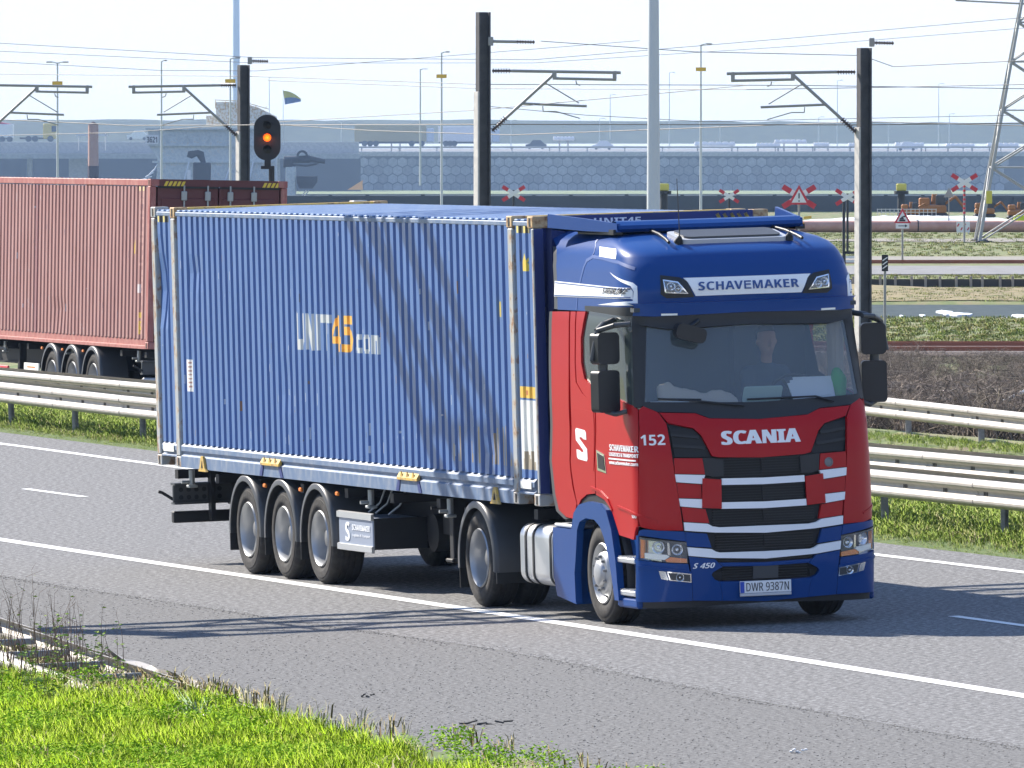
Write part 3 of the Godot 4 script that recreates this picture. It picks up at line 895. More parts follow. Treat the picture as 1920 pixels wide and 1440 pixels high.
func cab_front(t):
	panel("bonnet_panel", "cab_red", whole([Vector2(-0.046, 2.007), Vector2(0.509, 2.031), Vector2(0.640, 2.085), Vector2(0.992, 2.102), Vector2(0.923, 2.004), Vector2(0.678, 1.944), Vector2(0.605, 1.873), Vector2(0.509, 1.668), Vector2(0.440, 1.653), Vector2(-0.008, 1.636)].map(func(p): return Vector2(0.0 if p.x < 0.06 else p.x, p.y))), 0.004, 0.035, t, false)
	panel("air_intake", "grille_black", [Vector2(0.919, 1.983), Vector2(0.683, 1.932), Vector2(0.617, 1.863), Vector2(0.517, 1.659), Vector2(0.877, 1.672), Vector2(0.903, 1.845)], -0.02, 0.02, t)
	panel("intake_slat", "black_plastic", ribbon([Vector2(0.907, 1.888), Vector2(0.628, 1.856)], 0.014), -0.004, 0.02, t)
	panel("intake_slat", "black_plastic", ribbon([Vector2(0.894, 1.784), Vector2(0.577, 1.751)], 0.014), -0.004, 0.02, t)
	# red blocks beside the grille
	panel("grille_block", "cab_red", [Vector2(0.892, 1.659), Vector2(0.611, 1.649), Vector2(0.591, 1.493), Vector2(0.888, 1.510)], 0.004, 0.04, t)
	panel("grille_block", "cab_red", [Vector2(0.875, 1.420), Vector2(0.633, 1.394), Vector2(0.635, 1.260), Vector2(0.860, 1.274)], 0.0, 0.04, t)
	panel("grille_block", "cab_red", [Vector2(0.839, 1.184), Vector2(0.600, 1.155), Vector2(0.567, 1.019), Vector2(0.821, 1.042)], 0.0, 0.04, t)
	panel("bar_end", "white_print", [Vector2(0.888, 1.503), Vector2(0.591, 1.486), Vector2(0.625, 1.401), Vector2(0.879, 1.427)], 0.012, 0.03, t)
	panel("bar_end", "white_print", [Vector2(0.860, 1.267), Vector2(0.632, 1.253), Vector2(0.635, 1.166), Vector2(0.849, 1.191)], 0.012, 0.03, t)
	panel("grille_flap", "cab_red", [Vector2(0.621, 1.456), Vector2(0.433, 1.435), Vector2(0.442, 1.154), Vector2(0.637, 1.168)], 0.022, 0.02, t)
	var z0 = func(a): return a.map(func(p): return Vector2(0.0 if p.x < 0.06 else p.x, p.y))
	panel("grille_bar", "white_print", whole(z0.call([Vector2(-0.002, 1.439), Vector2(0.425, 1.447), Vector2(0.428, 1.383), Vector2(-0.001, 1.375)])), 0.014, 0.03, t, false)
	panel("grille_bar", "white_print", whole(z0.call([Vector2(0.000, 1.207), Vector2(0.435, 1.216), Vector2(0.438, 1.152), Vector2(0.001, 1.142)])), 0.014, 0.03, t, false)
	panel("grille_bar", "white_print", whole(z0.call([Vector2(0.005, 0.973), Vector2(0.460, 0.973), Vector2(0.541, 0.987), Vector2(0.588, 1.013), Vector2(0.823, 1.035), Vector2(0.817, 0.954), Vector2(0.515, 0.925), Vector2(0.007, 0.903)])), 0.016, 0.04, t, false)
	panel("grille_bar", "white_print", whole(z0.call([Vector2(0.011, 0.723), Vector2(0.467, 0.728), Vector2(0.512, 0.740), Vector2(0.556, 0.766), Vector2(0.793, 0.792), Vector2(0.783, 0.709), Vector2(0.522, 0.678), Vector2(0.013, 0.652)])), 0.016, 0.04, t, false)
	# grille openings: a dark mesh of slats set back behind the bars
	var gr = [[Vector2(0.610, 1.659), Vector2(-0.008, 1.631), Vector2(-0.003, 1.446), Vector2(0.493, 1.465), Vector2(0.591, 1.486)], [Vector2(0.428, 1.380), Vector2(-0.001, 1.370), Vector2(0.000, 1.211), Vector2(0.435, 1.221)], [Vector2(0.586, 1.147), Vector2(0.002, 1.132), Vector2(0.005, 0.974), Vector2(0.523, 0.986), Vector2(0.567, 1.019)], [Vector2(0.584, 0.916), Vector2(0.007, 0.896), Vector2(0.011, 0.727), Vector2(0.503, 0.743), Vector2(0.547, 0.776)], [Vector2(0.496, 0.665), Vector2(0.013, 0.647), Vector2(0.013, 0.619), Vector2(0.478, 0.635)], [Vector2(0.438, 0.590), Vector2(0.014, 0.578), Vector2(0.013, 0.435), Vector2(0.478, 0.454), Vector2(0.524, 0.473), Vector2(0.553, 0.516), Vector2(0.538, 0.540)]]
	for g in gr:
		var hp = z0.call(g)
		var k = panel("grille_mesh", "grille_black", whole(hp), -0.028, 0.02, t, false)
		var lo = 9.0
		var hi = 0.0
		var wm = 9.0
		for p in hp:
			lo = minf(lo, p.y)
			hi = maxf(hi, p.y)
			if p.x > 0.05: wm = minf(wm, p.x)
		var y = lo + 0.022
		while y < hi - 0.012:
			panel("slat", "black_plastic", [Vector2(-wm, y), Vector2(wm, y), Vector2(wm, y + 0.008), Vector2(-wm, y + 0.008)], -0.014, 0.014, k, false)
			y += 0.026
	panel("grille_surround", "black_plastic", [Vector2(0.605, 1.656), Vector2(0.395, 1.631), Vector2(0.399, 1.472), Vector2(0.493, 1.465), Vector2(0.591, 1.486)], -0.006, 0.02, t)
	cab_text("SCANIA", Vector2(-0.001, 1.837), 0.80, 0.135, 0.006, "white_print", "maker_lettering", t, 700, 0.0, 0.010)
	# bumper
	panel("bumper_block", "cab_blue", [Vector2(0.817, 0.941), Vector2(0.595, 0.916), Vector2(0.552, 0.780), Vector2(0.793, 0.801)], 0.004, 0.05, t)
	panel("bumper", "cab_blue", [Vector2(0.780, 0.700), Vector2(0.523, 0.666), Vector2(0.491, 0.633), Vector2(0.443, 0.592), Vector2(0.542, 0.540), Vector2(0.558, 0.513), Vector2(0.524, 0.466), Vector2(0.478, 0.449), Vector2(0.450, 0.324), Vector2(0.450, 0.258), Vector2(0.740, 0.270), Vector2(0.752, 0.458)], 0.008, 0.06, t)
	panel("bumper", "cab_blue", whole(z0.call([Vector2(0.013, 0.616), Vector2(0.480, 0.631), Vector2(0.438, 0.593), Vector2(0.014, 0.581)])), 0.008, 0.06, t, false)
	panel("bumper", "cab_blue", whole(z0.call([Vector2(0.013, 0.432), Vector2(0.475, 0.447), Vector2(0.447, 0.324), Vector2(0.446, 0.258), Vector2(0.011, 0.236)])), 0.008, 0.06, t, false)
	panel("bumper_lip", "black_plastic", whole([Vector2(0, 0.285), Vector2(1.0, 0.285), Vector2(1.45, 0.26), Vector2(1.45, 0.20), Vector2(0.9, 0.20), Vector2(0, 0.22)]), -0.03, 0.05, t, false)
	panel("bumper_corner", "cab_blue", [Vector2(1.224, 0.974), Vector2(0.822, 0.945), Vector2(0.802, 0.848), Vector2(1.235, 0.914), Vector2(1.285, 0.918), Vector2(1.270, 0.962)], 0.012, 0.06, t)
	panel("bumper_corner", "cab_blue", [Vector2(1.338, 0.678), Vector2(0.999, 0.644), Vector2(0.790, 0.629), Vector2(0.755, 0.458), Vector2(0.745, 0.270), Vector2(0.980, 0.269), Vector2(1.338, 0.264)], 0.012, 0.10, t)
	panel("bumper_corner", "cab_blue", [Vector2(1.322, 0.914), Vector2(1.283, 0.908), Vector2(1.287, 0.683), Vector2(1.334, 0.681)], 0.012, 0.06, t)
	panel("bumper_crease", "cab_blue", ribbon([Vector2(1.327, 0.619), Vector2(0.982, 0.578), Vector2(0.763, 0.545)], 0.012), 0.020, 0.01, t)
	panel("radar_cover", "grey_plastic", whole([Vector2(0, 0.60), Vector2(0.13, 0.60), Vector2(0.13, 0.46), Vector2(0, 0.46)]), 0.0, 0.02, t, false)
	cab_text("S 450", Vector2(0.632, 0.608), 0.21, 0.052, 0.010, "white_print", "model_lettering", t, 700, 0.1)
	var bd = Vector2(-0.694, 1.564)
	var st = mb()
	lathe(st, on_cab(bd, 0.002), side_of(surf_n(bd.x, bd.y)), [Vector2(0.0, 0.046), Vector2(0.008, 0.046), Vector2(0.010, 0.038), Vector2(0.003, 0.034), Vector2(0.007, 0.0)], 20)
	put(st, "round_badge", M.rim_grey, t)
	# number plate
	var pl = part_node("number_plate", t)
	var p0 = Vector2(0.273, 0.439)
	var p1 = Vector2(-0.244, 0.321)
	var pc = Vector3(1.415, (p0.y + p1.y) / 2, (p0.x + p1.x) / 2)
	st = mb()
	box(st, pc, Vector3(0.012, 0.118, 0.53), 0.004)
	put(st, "plate", M.plate_white, pl)
	st = mb()
	box(st, pc + Vector3(0.007, 0, 0.242), Vector3(0.003, 0.108, 0.042))
	put(st, "country_band", M.plate_blue, pl)
	st = mb()
	box(st, pc + Vector3(-0.002, -0.075, 0), Vector3(0.02, 0.028, 0.53), 0.004)
	put(st, "plate_holder", M.box_grey, pl)
	lettering("DWR 9387N", 0.44, 0.082, Transform3D(Basis(Vector3(0, 0, -1), Vector3.UP, Vector3(1, 0, 0)), pc + Vector3(0.006, 0, -0.02)), M.ink, "plate_lettering", pl, 0.003, 400)

func lamp_bowl(parent, c: Vector2, r: float, off: float):
	var st = mb()
	lathe(st, on_cab(c, off), side_of(surf_n(c.x, c.y)), [Vector2(0.0, r), Vector2(0.012, r), Vector2(0.010, r * 0.9), Vector2(-0.03, r * 0.55), Vector2(-0.035, r * 0.4), Vector2(-0.005, r * 0.36), Vector2(0.012, r * 0.22), Vector2(0.016, 0.0)], 20)
	return put(st, "bowl", M.reflector, parent)

func cab_lamps(t):
	for sg in [1.0, -1.0]:
		var mir = func(a): return a.map(func(p): return Vector2(p.x * sg, p.y))
		var h = part_node("headlight", t)
		panel("housing", "reflector", mir.call([Vector2(1.281, 0.901), Vector2(0.802, 0.841), Vector2(0.794, 0.636), Vector2(0.998, 0.650), Vector2(1.281, 0.690)]), -0.05, 0.0, h, false)
		panel("bezel", "black_plastic", mir.call([Vector2(1.280, 0.904), Vector2(0.799, 0.844), Vector2(0.798, 0.820), Vector2(1.274, 0.880)]), 0.006, 0.06, h, false)
		panel("side_lamp", "amber", mir.call([Vector2(1.273, 0.887), Vector2(1.227, 0.881), Vector2(1.240, 0.694), Vector2(1.276, 0.697)]), -0.004, 0.03, h, false)
		panel("indicator", "amber", mir.call([Vector2(1.012, 0.674), Vector2(0.959, 0.700), Vector2(0.800, 0.678), Vector2(0.797, 0.638), Vector2(0.998, 0.653)]), -0.006, 0.03, h, false)
		panel("running_lamp", "marker_white", mir.call([Vector2(1.225, 0.746), Vector2(0.997, 0.722), Vector2(0.969, 0.704), Vector2(1.019, 0.674), Vector2(1.227, 0.694)]), -0.008, 0.03, h, false)
		panel("divider", "chrome", mir.call([Vector2(0.989, 0.860), Vector2(0.969, 0.856), Vector2(0.959, 0.716), Vector2(0.986, 0.718)]), -0.02, 0.03, h, false)
		var c0 = Vector2(1.081, 0.800)
		var c1 = Vector2(0.891, 0.771)
		lamp_bowl(h, Vector2(c0.x * sg, c0.y), 0.062, -0.03)
		lamp_bowl(h, Vector2(c1.x * sg, c1.y), 0.055, -0.03)
		panel("lens", "clear_lens", mir.call([Vector2(1.278, 0.898), Vector2(0.799, 0.837), Vector2(0.794, 0.638), Vector2(0.998, 0.650), Vector2(1.279, 0.690)]), 0.008, 0.0, h, false)
		var f = part_node("fog_lamp", t)
		panel("frame", "chrome", mir.call([Vector2(1.000, 0.565), Vector2(0.763, 0.535), Vector2(0.759, 0.448), Vector2(0.971, 0.475)]), 0.020, 0.03, f, false)
		panel("reflector", "grey_plastic", mir.call([Vector2(0.986, 0.552), Vector2(0.773, 0.526), Vector2(0.769, 0.458), Vector2(0.961, 0.484)]), 0.022, 0.004, f, false)
		var c2 = Vector2(0.874, 0.505)
		lamp_bowl(f, Vector2(c2.x * sg, c2.y), 0.040, 0.028)
		panel("cornering_lens", "reflector", mir.call([Vector2(1.076, 0.572), Vector2(1.010, 0.563), Vector2(0.982, 0.479), Vector2(1.051, 0.491)]), 0.020, 0.02, f, false)
		# spot lamps in the roof
		var s = part_node("roof_lamp", t)
		panel("surround", "black_plastic", mir.call([Vector2(0.909, 3.433), Vector2(0.720, 3.407), Vector2(0.649, 3.371), Vector2(0.568, 3.213), Vector2(0.844, 3.208), Vector2(0.906, 3.249)]), 0.008, 0.03, s, false)
		panel("frame", "chrome", mir.call([Vector2(0.884, 3.388), Vector2(0.736, 3.363), Vector2(0.629, 3.246), Vector2(0.863, 3.260)]), 0.016, 0.01, s, false)
		panel("reflector", "grey_plastic", mir.call([Vector2(0.872, 3.374), Vector2(0.743, 3.351), Vector2(0.654, 3.257), Vector2(0.853, 3.272)]), 0.018, 0.003, s, false)
		var c3 = Vector2(0.808, 3.315)
		var c4 = Vector2(0.738, 3.296)
		lamp_bowl(s, Vector2(c3.x * sg, c3.y), 0.042, 0.024)
		lamp_bowl(s, Vector2(c4.x * sg, c4.y), 0.036, 0.024)
		panel("lens", "clear_lens", mir.call([Vector2(0.880, 3.384), Vector2(0.740, 3.360), Vector2(0.636, 3.250), Vector2(0.860, 3.263)]), 0.036, 0.0, s, false)
	panel("name_board", "white_print", whole([Vector2(-0.018, 3.398), Vector2(0.680, 3.399), Vector2(0.635, 3.357), Vector2(0.556, 3.223), Vector2(-0.007, 3.225)].map(func(p): return Vector2(0.0 if p.x < 0.12 else p.x, p.y))), 0.010, 0.012, t, false)
	cab_text("SCHAVEMAKER", Vector2(0.0, 3.315), 1.06, 0.078, 0.014, "ink_blue", "lettering", t)

func cab_inside(t):
	var st = mb()
	box(st, Vector3(-0.30, 1.85, 0), Vector3(2.5, 0.06, 2.3))
	put(st, "cab_floor", M.interior, t)
	st = mb()
	box(st, Vector3(-0.62, 2.5, 0), Vector3(0.05, 1.3, 2.36))
	put(st, "bulkhead", M.interior, t)
	st = mb()
	box(st, Vector3(0.2, 3.10, 0), Vector3(1.6, 0.04, 2.3))
	put(st, "ceiling", M.interior, t)
	st = mb()
	ring_extrude(st, [Vector2(1.12, 1.90), Vector2(1.12, 2.10), Vector2(0.95, 2.14), Vector2(0.70, 2.17), Vector2(0.62, 2.14), Vector2(0.60, 1.90)], Transform3D(Basis(), Vector3(0, 0, -1.10)), 2.20)
	put(st, "dashboard", M.interior, t)
	for z in [0.62, -0.58]:
		var s = part_node("seat", t, Vector3(-0.22, 0, z))
		st = mb()
		ring_extrude(st, rounded_rect(0.26, 0.42, 0.12, 5, Vector2(0, 2.50)), Transform3D(Basis(Vector3(0, 0, 1), Vector3.UP, Vector3(-1, 0, 0)), Vector3(-0.06, 0, 0)), 0.14)
		put(st, "backrest", M.cloth_dark, s)
		st = mb()
		ring_extrude(st, rounded_rect(0.25, 0.26, 0.08), Transform3D(Basis(Vector3(0, 0, 1), Vector3(1, 0, 0), Vector3.UP), Vector3(0.20, 1.98, 0)), 0.14)
		put(st, "cushion", M.cloth_dark, s)
	st = mb()
	var wc = Vector3(0.62, 2.24, -0.58)
	var wb = side_of(Vector3(-0.75, 0.66, 0))
	for k in 28:
		var e0 = TAU * k / 28
		var e1 = TAU * (k + 1) / 28
		cyl(st, wc + (wb.x * cos(e0) + wb.y * sin(e0)) * 0.23, wc + (wb.x * cos(e1) + wb.y * sin(e1)) * 0.23, 0.016, 0.016, 7, false)
	for e in [0.0, 2.2, 4.1]:
		cyl(st, wc, wc + (wb.x * cos(e) + wb.y * sin(e)) * 0.22, 0.02, 0.014, 6)
	cyl(st, wc - wb.z * 0.02, wc + wb.z * 0.03, 0.07, 0.06, 12)
	put(st, "steering_wheel", M.black_plastic, t)
	# side curtains gathered at the pillars, and a grab rail
	for sg in [1.0, -1.0]:
		st = mb()
		for k in 16:
			var f0 = Vector3(0.86 - 0.016 * k, 0, sg * (1.02 + 0.05 * sin(k * 1.9)))
			var f1 = Vector3(0.86 - 0.016 * (k + 1), 0, sg * (1.02 + 0.05 * sin((k + 1) * 1.9)))
			face(st, [f0 + Vector3(0, 2.10, 0), f1 + Vector3(0, 2.10, 0), f1 + Vector3(0, 3.02, 0), f0 + Vector3(0, 3.02, 0)], Vector3(1, 0, -sg))
		put(st, "curtain", M.cloth_cream if sg < 0 else M.interior_light, t)
	st = mb()
	var km = on_cab(Vector2(0.658, 2.844), 0.10)
	ring_extrude(st, rounded_rect(0.155, 0.075, 0.055), Transform3D(Basis(Vector3(0, 0.26, 0.966), Vector3(0, 0.966, -0.26), Vector3(1, 0, 0)), km), 0.10)
	cyl(st, km + Vector3(0, 0.05, 0), on_cab(Vector2(0.539, 2.987), 0.06), 0.02, 0.02, 8)
	put(st, "kerb_mirror", M.mirror_back, t)

func cab_mirrors(t):
	for sg in [1.0, -1.0]:
		var m = part_node("door_mirror", t, Vector3(0, 0, 0))
		var st = mb()
		ring_extrude(st, rounded_rect(0.125, 0.155, 0.05), Transform3D(Basis(Vector3(0.25, 0, sg).normalized(), Vector3.UP, Vector3(1, 0, -0.25 * sg).normalized()), Vector3(0.72, 2.735, 1.41 * sg)), 0.15)
		put(st, "upper_housing", M.mirror_back, m)
		st = mb()
		ring_extrude(st, rounded_rect(0.125, 0.205, 0.04), Transform3D(Basis(Vector3(0.25, 0, sg).normalized(), Vector3.UP, Vector3(1, 0, -0.25 * sg).normalized()), Vector3(0.72, 2.315, 1.41 * sg)), 0.14)
		put(st, "lower_housing", M.mirror_back, m)
		for yy in [2.735, 2.315]:
			st = mb()
			ring_extrude(st, rounded_rect(0.105, 0.13 if yy > 2.5 else 0.18, 0.03), Transform3D(Basis(Vector3(0.25, 0, sg).normalized(), Vector3.UP, Vector3(1, 0, -0.25 * sg).normalized()), Vector3(0.714, yy, 1.41 * sg)), 0.008)
			put(st, "glass", M.chrome, m)
		st = mb()
		tube(st, [Vector3(1.03, 2.97, 1.20 * sg), Vector3(0.96, 2.96, 1.34 * sg), Vector3(0.82, 2.91, 1.47 * sg), Vector3(0.80, 2.62, 1.53 * sg)], 0.026, 8)
		tube(st, [Vector3(0.55, 3.0, 1.21 * sg), Vector3(0.68, 2.97, 1.36 * sg), Vector3(0.80, 2.91, 1.47 * sg)], 0.028, 8)
		tube(st, [Vector3(0.92, 2.12, 1.22 * sg), Vector3(0.86, 2.09, 1.32 * sg), Vector3(0.80, 2.12, 1.40 * sg)], 0.024, 8)
		cyl(st, Vector3(0.78, 2.50, 1.41 * sg), Vector3(0.78, 2.60, 1.41 * sg), 0.05, 0.05, 8)
		put(st, "bracket", M.grey_plastic, m)

func tractor_chassis(t):
	var st = mb()
	for z in [0.42, -0.42]:
		box(st, Vector3(-2.1, 0.78, z), Vector3(6.4, 0.27, 0.09))
	for x in [-4.9, -3.0, -1.2, 0.7]:
		box(st, Vector3(x, 0.78, 0), Vector3(0.12, 0.2, 0.8))
	put(st, "chassis_frame", M.dark_steel, t)
	st = mb()
	box(st, Vector3(-0.25, 0.85, 0), Vector3(1.7, 0.75, 0.78), 0.08)
	cyl(st, Vector3(-1.0, 0.62, 0), Vector3(-3.9, 0.55, 0), 0.06, 0.06, 10)
	box(st, Vector3(0.0, 0.48, 0), Vector3(0.14, 0.14, 1.9), 0.03)
	box(st, Vector3(-3.896, 0.5, 0), Vector3(0.22, 0.22, 1.5), 0.06)
	put(st, "drivetrain", M.dark_steel, t)
	st = mb()
	lathe(st, Vector3(-3.5, 1.02, 0), Basis(Vector3(1, 0, 0), Vector3(0, 0, -1), Vector3.UP), [Vector2(-0.10, 0.45), Vector2(0.03, 0.5), Vector2(0.05, 0.46), Vector2(0.05, 0.0)], 24)
	put(st, "fifth_wheel", M.dark_steel, t)
	st = mb()
	box(st, Vector3(-0.95, 1.32, 0), Vector3(0.08, 0.65, 2.0))
	box(st, Vector3(0.35, 1.55, 0), Vector3(1.6, 0.5, 2.1))
	put(st, "cab_underbody", M.grille_black, t)
	for sg in [1.0, -1.0]:
		wheel(t, Vector3(0, 0.5, 1.06 * sg), "front", sg, 0.5)
		wheel(t, Vector3(-3.896, 0.5, 1.06 * sg), "drive", sg, 0.5)
		var w2 = wheel(t, Vector3(-3.896, 0.5, 0.72 * sg), "drive", sg, 0.5)
		w2.get_child(2).visible = true
		# fuel tank with straps
		var tk = part_node("fuel_tank", t)
		st = mb()
		ring_extrude(st, rounded_rect(0.30, 0.305, 0.13, 6, Vector2(0.92 * sg, 0.60)), Transform3D(Basis(Vector3(0, 0, 1), Vector3.UP, Vector3(1, 0, 0)), Vector3(-2.52, 0, 0)), 1.02)
		put(st, "tank", M.aluminium, tk)
		for x in [-2.36, -2.12, -1.58]:
			st = mb()
			ring_extrude(st, rounded_rect(0.308, 0.313, 0.135, 6, Vector2(0.92 * sg, 0.60)), Transform3D(Basis(Vector3(0, 0, 1), Vector3.UP, Vector3(1, 0, 0)), Vector3(x, 0, 0)), 0.045)
			put(st, "strap", M.rubber_seal, tk)
		st = mb()
		cyl(st, Vector3(-1.95, 0.90, 0.85 * sg), Vector3(-1.95, 0.95, 0.85 * sg), 0.07, 0.07, 14)
		put(st, "filler_cap", M.black_plastic, tk)
		st = mb()
		prism(st, [Vector2(-1.49, 0.90), Vector2(-0.80, 0.90), Vector2(-0.80, 0.16), Vector2(-1.40, 0.22), Vector2(-1.49, 0.40)], Transform3D(Basis(), Vector3(0, 0, 0.95 if sg > 0 else -1.215)), 0.265)
		put(st, "side_skirt", M.cab_blue, t)
		st = mb()
		box(st, Vector3(-1.15, 0.925, 1.0 * sg), Vector3(0.66, 0.035, 0.40), 0.01)
		put(st, "catwalk", M.box_grey, t)
		# rear mudguard of the tractor with hanging flap edge
		mudguard(t, Vector3(0, 0.46, 0), 0.64, 0.55 * sg, 1.16 * sg, deg_to_rad(-14), deg_to_rad(196), 0.03, "rubber_seal", "arch_liner")
		mudguard(t, Vector3(-3.896, 0.46, 0), 0.635, 0.62 * sg, 1.245 * sg, deg_to_rad(-8), deg_to_rad(188), 0.085, "grey_plastic")
		st = mb()
		box(st, Vector3(-3.285, 0.38, 0.92 * sg), Vector3(0.02, 0.24, 0.62))
		box(st, Vector3(-4.525, 0.32, 0.92 * sg), Vector3(0.012, 0.30, 0.60))
		put(st, "mud_flap", M.black_plastic, t)

# ---------------------------------------------------------------- printed sheet of a container side: paint, weathering, lettering
var sheet: Image
var sheet_x0 := 0.0
var sheet_k := 1.0
var sheet_h := 2.896
func s_rect(x0, y0, x1, y1, c: Color):
	var a = Vector2i(int((x0 - sheet_x0) * sheet_k), int((sheet_h - y1) * sheet_k))
	var b = Vector2i(int((x1 - sheet_x0) * sheet_k), int((sheet_h - y0) * sheet_k))
	sheet.fill_rect(Rect2i(a, Vector2i(maxi(1, b.x - a.x), maxi(1, b.y - a.y))), c)

func s_poly(pts: Array, c: Color):
	var pv = PackedVector2Array()
	var lo = Vector2(1e6, 1e6)
	var hi = Vector2(-1e6, -1e6)
	for p in pts:
		var v = Vector2((p.x - sheet_x0) * sheet_k, (sheet_h - p.y) * sheet_k)
		pv.append(v)
		lo = lo.min(v)
		hi = hi.max(v)
	for y in range(maxi(0, int(lo.y)), mini(sheet.get_height(), int(hi.y) + 1)):
		for x in range(maxi(0, int(lo.x)), mini(sheet.get_width(), int(hi.x) + 1)):
			if Geometry2D.is_point_in_polygon(Vector2(x + 0.5, y + 0.5), pv): sheet.set_pixel(x, y, c)

func lin(r, g, b) -> Color:
	return Color(r, g, b).linear_to_srgb()

func start_sheet(x0: float, x1: float, dark: Color, pale: Color, sd: int):
	sheet_x0 = x0
	var w = 1024
	var h = 224
	var n = FastNoiseLite.new()
	n.seed = sd
	n.frequency = 0.012
	n.fractal_octaves = 5
	var n2 = FastNoiseLite.new()
	n2.seed = sd + 1
	n2.frequency = 0.15
	sheet = Image.create(w, h, false, Image.FORMAT_RGB8)
	for y in h:
		for x in w:
			var v = n.get_noise_2d(x * 2.2, y * 0.5) * 0.7 + n2.get_noise_2d(x, y * 0.12) * 0.3
			sheet.set_pixel(x, y, dark.lerp(pale, clampf(0.5 + v * 0.75, 0.0, 1.0)).linear_to_srgb())
	sheet.resize(2048, 448, Image.INTERPOLATE_BILINEAR)
	sheet_k = 2048.0 / (x1 - x0)

func weather_sheet(x0: float, x1: float, n: int):
	var g = RandomNumberGenerator.new()
	g.seed = 5
	for i in n:
		var x = g.randf_range(x0, x1)
		var y = 0.28 + pow(g.randf(), 1.8) * 2.4
		var l = g.randf_range(0.01, 0.14)
		var k = g.randf()
		var c = lin(0.42, 0.46, 0.52) if k < 0.55 else (lin(0.22, 0.10, 0.05) if k < 0.8 else lin(0.03, 0.04, 0.09))
		s_rect(x, y, x + 0.007 + g.randf() * 0.008, y + l, c)

func blue_sheet() -> ImageTexture:
	start_sheet(-15.387, -1.767, Color(0.032, 0.105, 0.32), Color(0.065, 0.155, 0.39), 31)
	weather_sheet(-15.3, -1.8, 150)
	# brown scuffs low at the front end
	for i in 26:
		var x = rng.randf_range(-4.6, -2.6)
		s_rect(x, 0.30, x + rng.randf_range(0.01, 0.05), 0.36 + rng.randf() * 0.35, lin(0.26, 0.19, 0.12))
	var wh = lin(0.50, 0.53, 0.54)
	var og = lin(0.80, 0.40, 0.035)
	var b0 = 1.36
	var b1 = 1.76
	# UNIT
	s_rect(-9.99, b0 + 0.10, -9.89, b1, wh); s_rect(-9.78, b0 + 0.08, -9.68, b1, wh); s_poly([Vector2(-9.99, b0 + 0.12), Vector2(-9.93, b0), Vector2(-9.74, b0), Vector2(-9.68, b0 + 0.12)], wh)
	s_rect(-9.62, b0, -9.52, b1, wh); s_rect(-9.40, b0, -9.30, b1, wh); s_poly([Vector2(-9.62, b1), Vector2(-9.50, b1), Vector2(-9.30, b0), Vector2(-9.42, b0)], wh)
	s_rect(-9.23, b0, -9.12, b1, wh)
	s_rect(-9.07, b1 - 0.09, -8.74, b1, wh); s_rect(-8.96, b0, -8.85, b1, wh)
	# 45
	s_rect(-8.52, b0, -8.40, b1, og); s_poly([Vector2(-8.52, b1), Vector2(-8.44, b1), Vector2(-8.64, b0 + 0.17), Vector2(-8.73, b0 + 0.17)], og); s_rect(-8.73, b0 + 0.09, -8.36, b0 + 0.17, og)
	s_rect(-8.32, b0 + 0.19, -8.22, b1, og); s_rect(-8.32, b1 - 0.09, -7.94, b1, og); s_rect(-8.32, b0 + 0.19, -8.02, b0 + 0.28, og); s_poly([Vector2(-8.06, b0 + 0.28), Vector2(-7.97, b0 + 0.24), Vector2(-7.92, b0 + 0.15), Vector2(-7.97, b0 + 0.03), Vector2(-8.08, b0), Vector2(-8.08, b0 + 0.09), Vector2(-8.03, b0 + 0.14), Vector2(-8.08, b0 + 0.19)], og); s_rect(-8.34, b0, -8.06, b0 + 0.09, og)
	# .com
	var d1 = b0 + 0.21
	s_rect(-7.90, b0, -7.84, b0 + 0.06, wh)
	s_rect(-7.80, b0 + 0.03, -7.74, d1 - 0.03, wh); s_rect(-7.78, d1 - 0.06, -7.60, d1, wh); s_rect(-7.78, b0, -7.60, b0 + 0.06, wh)
	s_rect(-7.55, b0 + 0.03, -7.49, d1 - 0.03, wh); s_rect(-7.40, b0 + 0.03, -7.34, d1 - 0.03, wh); s_rect(-7.52, d1 - 0.05, -7.36, d1, wh); s_rect(-7.52, b0, -7.36, b0 + 0.05, wh)
	s_rect(-7.29, b0, -7.23, d1, wh); s_rect(-7.19, b0, -7.14, d1 - 0.02, wh); s_rect(-7.09, b0, -7.04, d1 - 0.02, wh); s_rect(-7.27, d1 - 0.06, -7.06, d1, wh)
	# stickers and marks
	var pw = lin(0.74, 0.74, 0.73)
	s_rect(-14.16, 0.79, -13.92, 1.16, pw)
	for k in 7: s_rect(-14.11, 0.84 + k * 0.045, -13.98 - 0.03 * (k % 3), 0.857 + k * 0.045, lin(0.38, 0.22, 0.20))
	s_poly([Vector2(-2.14, 2.33), Vector2(-2.08, 2.33), Vector2(-1.99, 2.52)], lin(0.7, 0.5, 0.04))
	s_poly([Vector2(-2.22, 2.33), Vector2(-1.99, 2.33), Vector2(-2.09, 2.52)], lin(0.7, 0.5, 0.04))
	s_rect(-2.34, 1.02, -1.86, 1.135, lin(0.74, 0.46, 0.05))
	s_rect(-2.20, 1.05, -2.08, 1.10, lin(0.45, 0.12, 0.02))
	s_rect(-2.34, 0.28, -1.86, 1.0, lin(0.70, 0.71, 0.69))
	for k in 14: s_rect(-2.3 + rng.randf() * 0.4, 0.28, -2.28 + rng.randf() * 0.42, 0.28 + rng.randf() * 0.2, lin(0.34, 0.28, 0.2))
	s_rect(-2.98, 1.84, -2.88, 2.0, lin(0.5, 0.38, 0.05))
	for x in [-2.32, -15.15]:
		for k in 4:
			s_rect(x + k * 0.11, 2.72, x + k * 0.11 + 0.055, 2.84, lin(0.72, 0.60, 0.16))
			s_rect(x + k * 0.11 + 0.055, 2.72, x + k * 0.11 + 0.11, 2.84, lin(0.03, 0.03, 0.035))
	return ImageTexture.create_from_image(sheet)

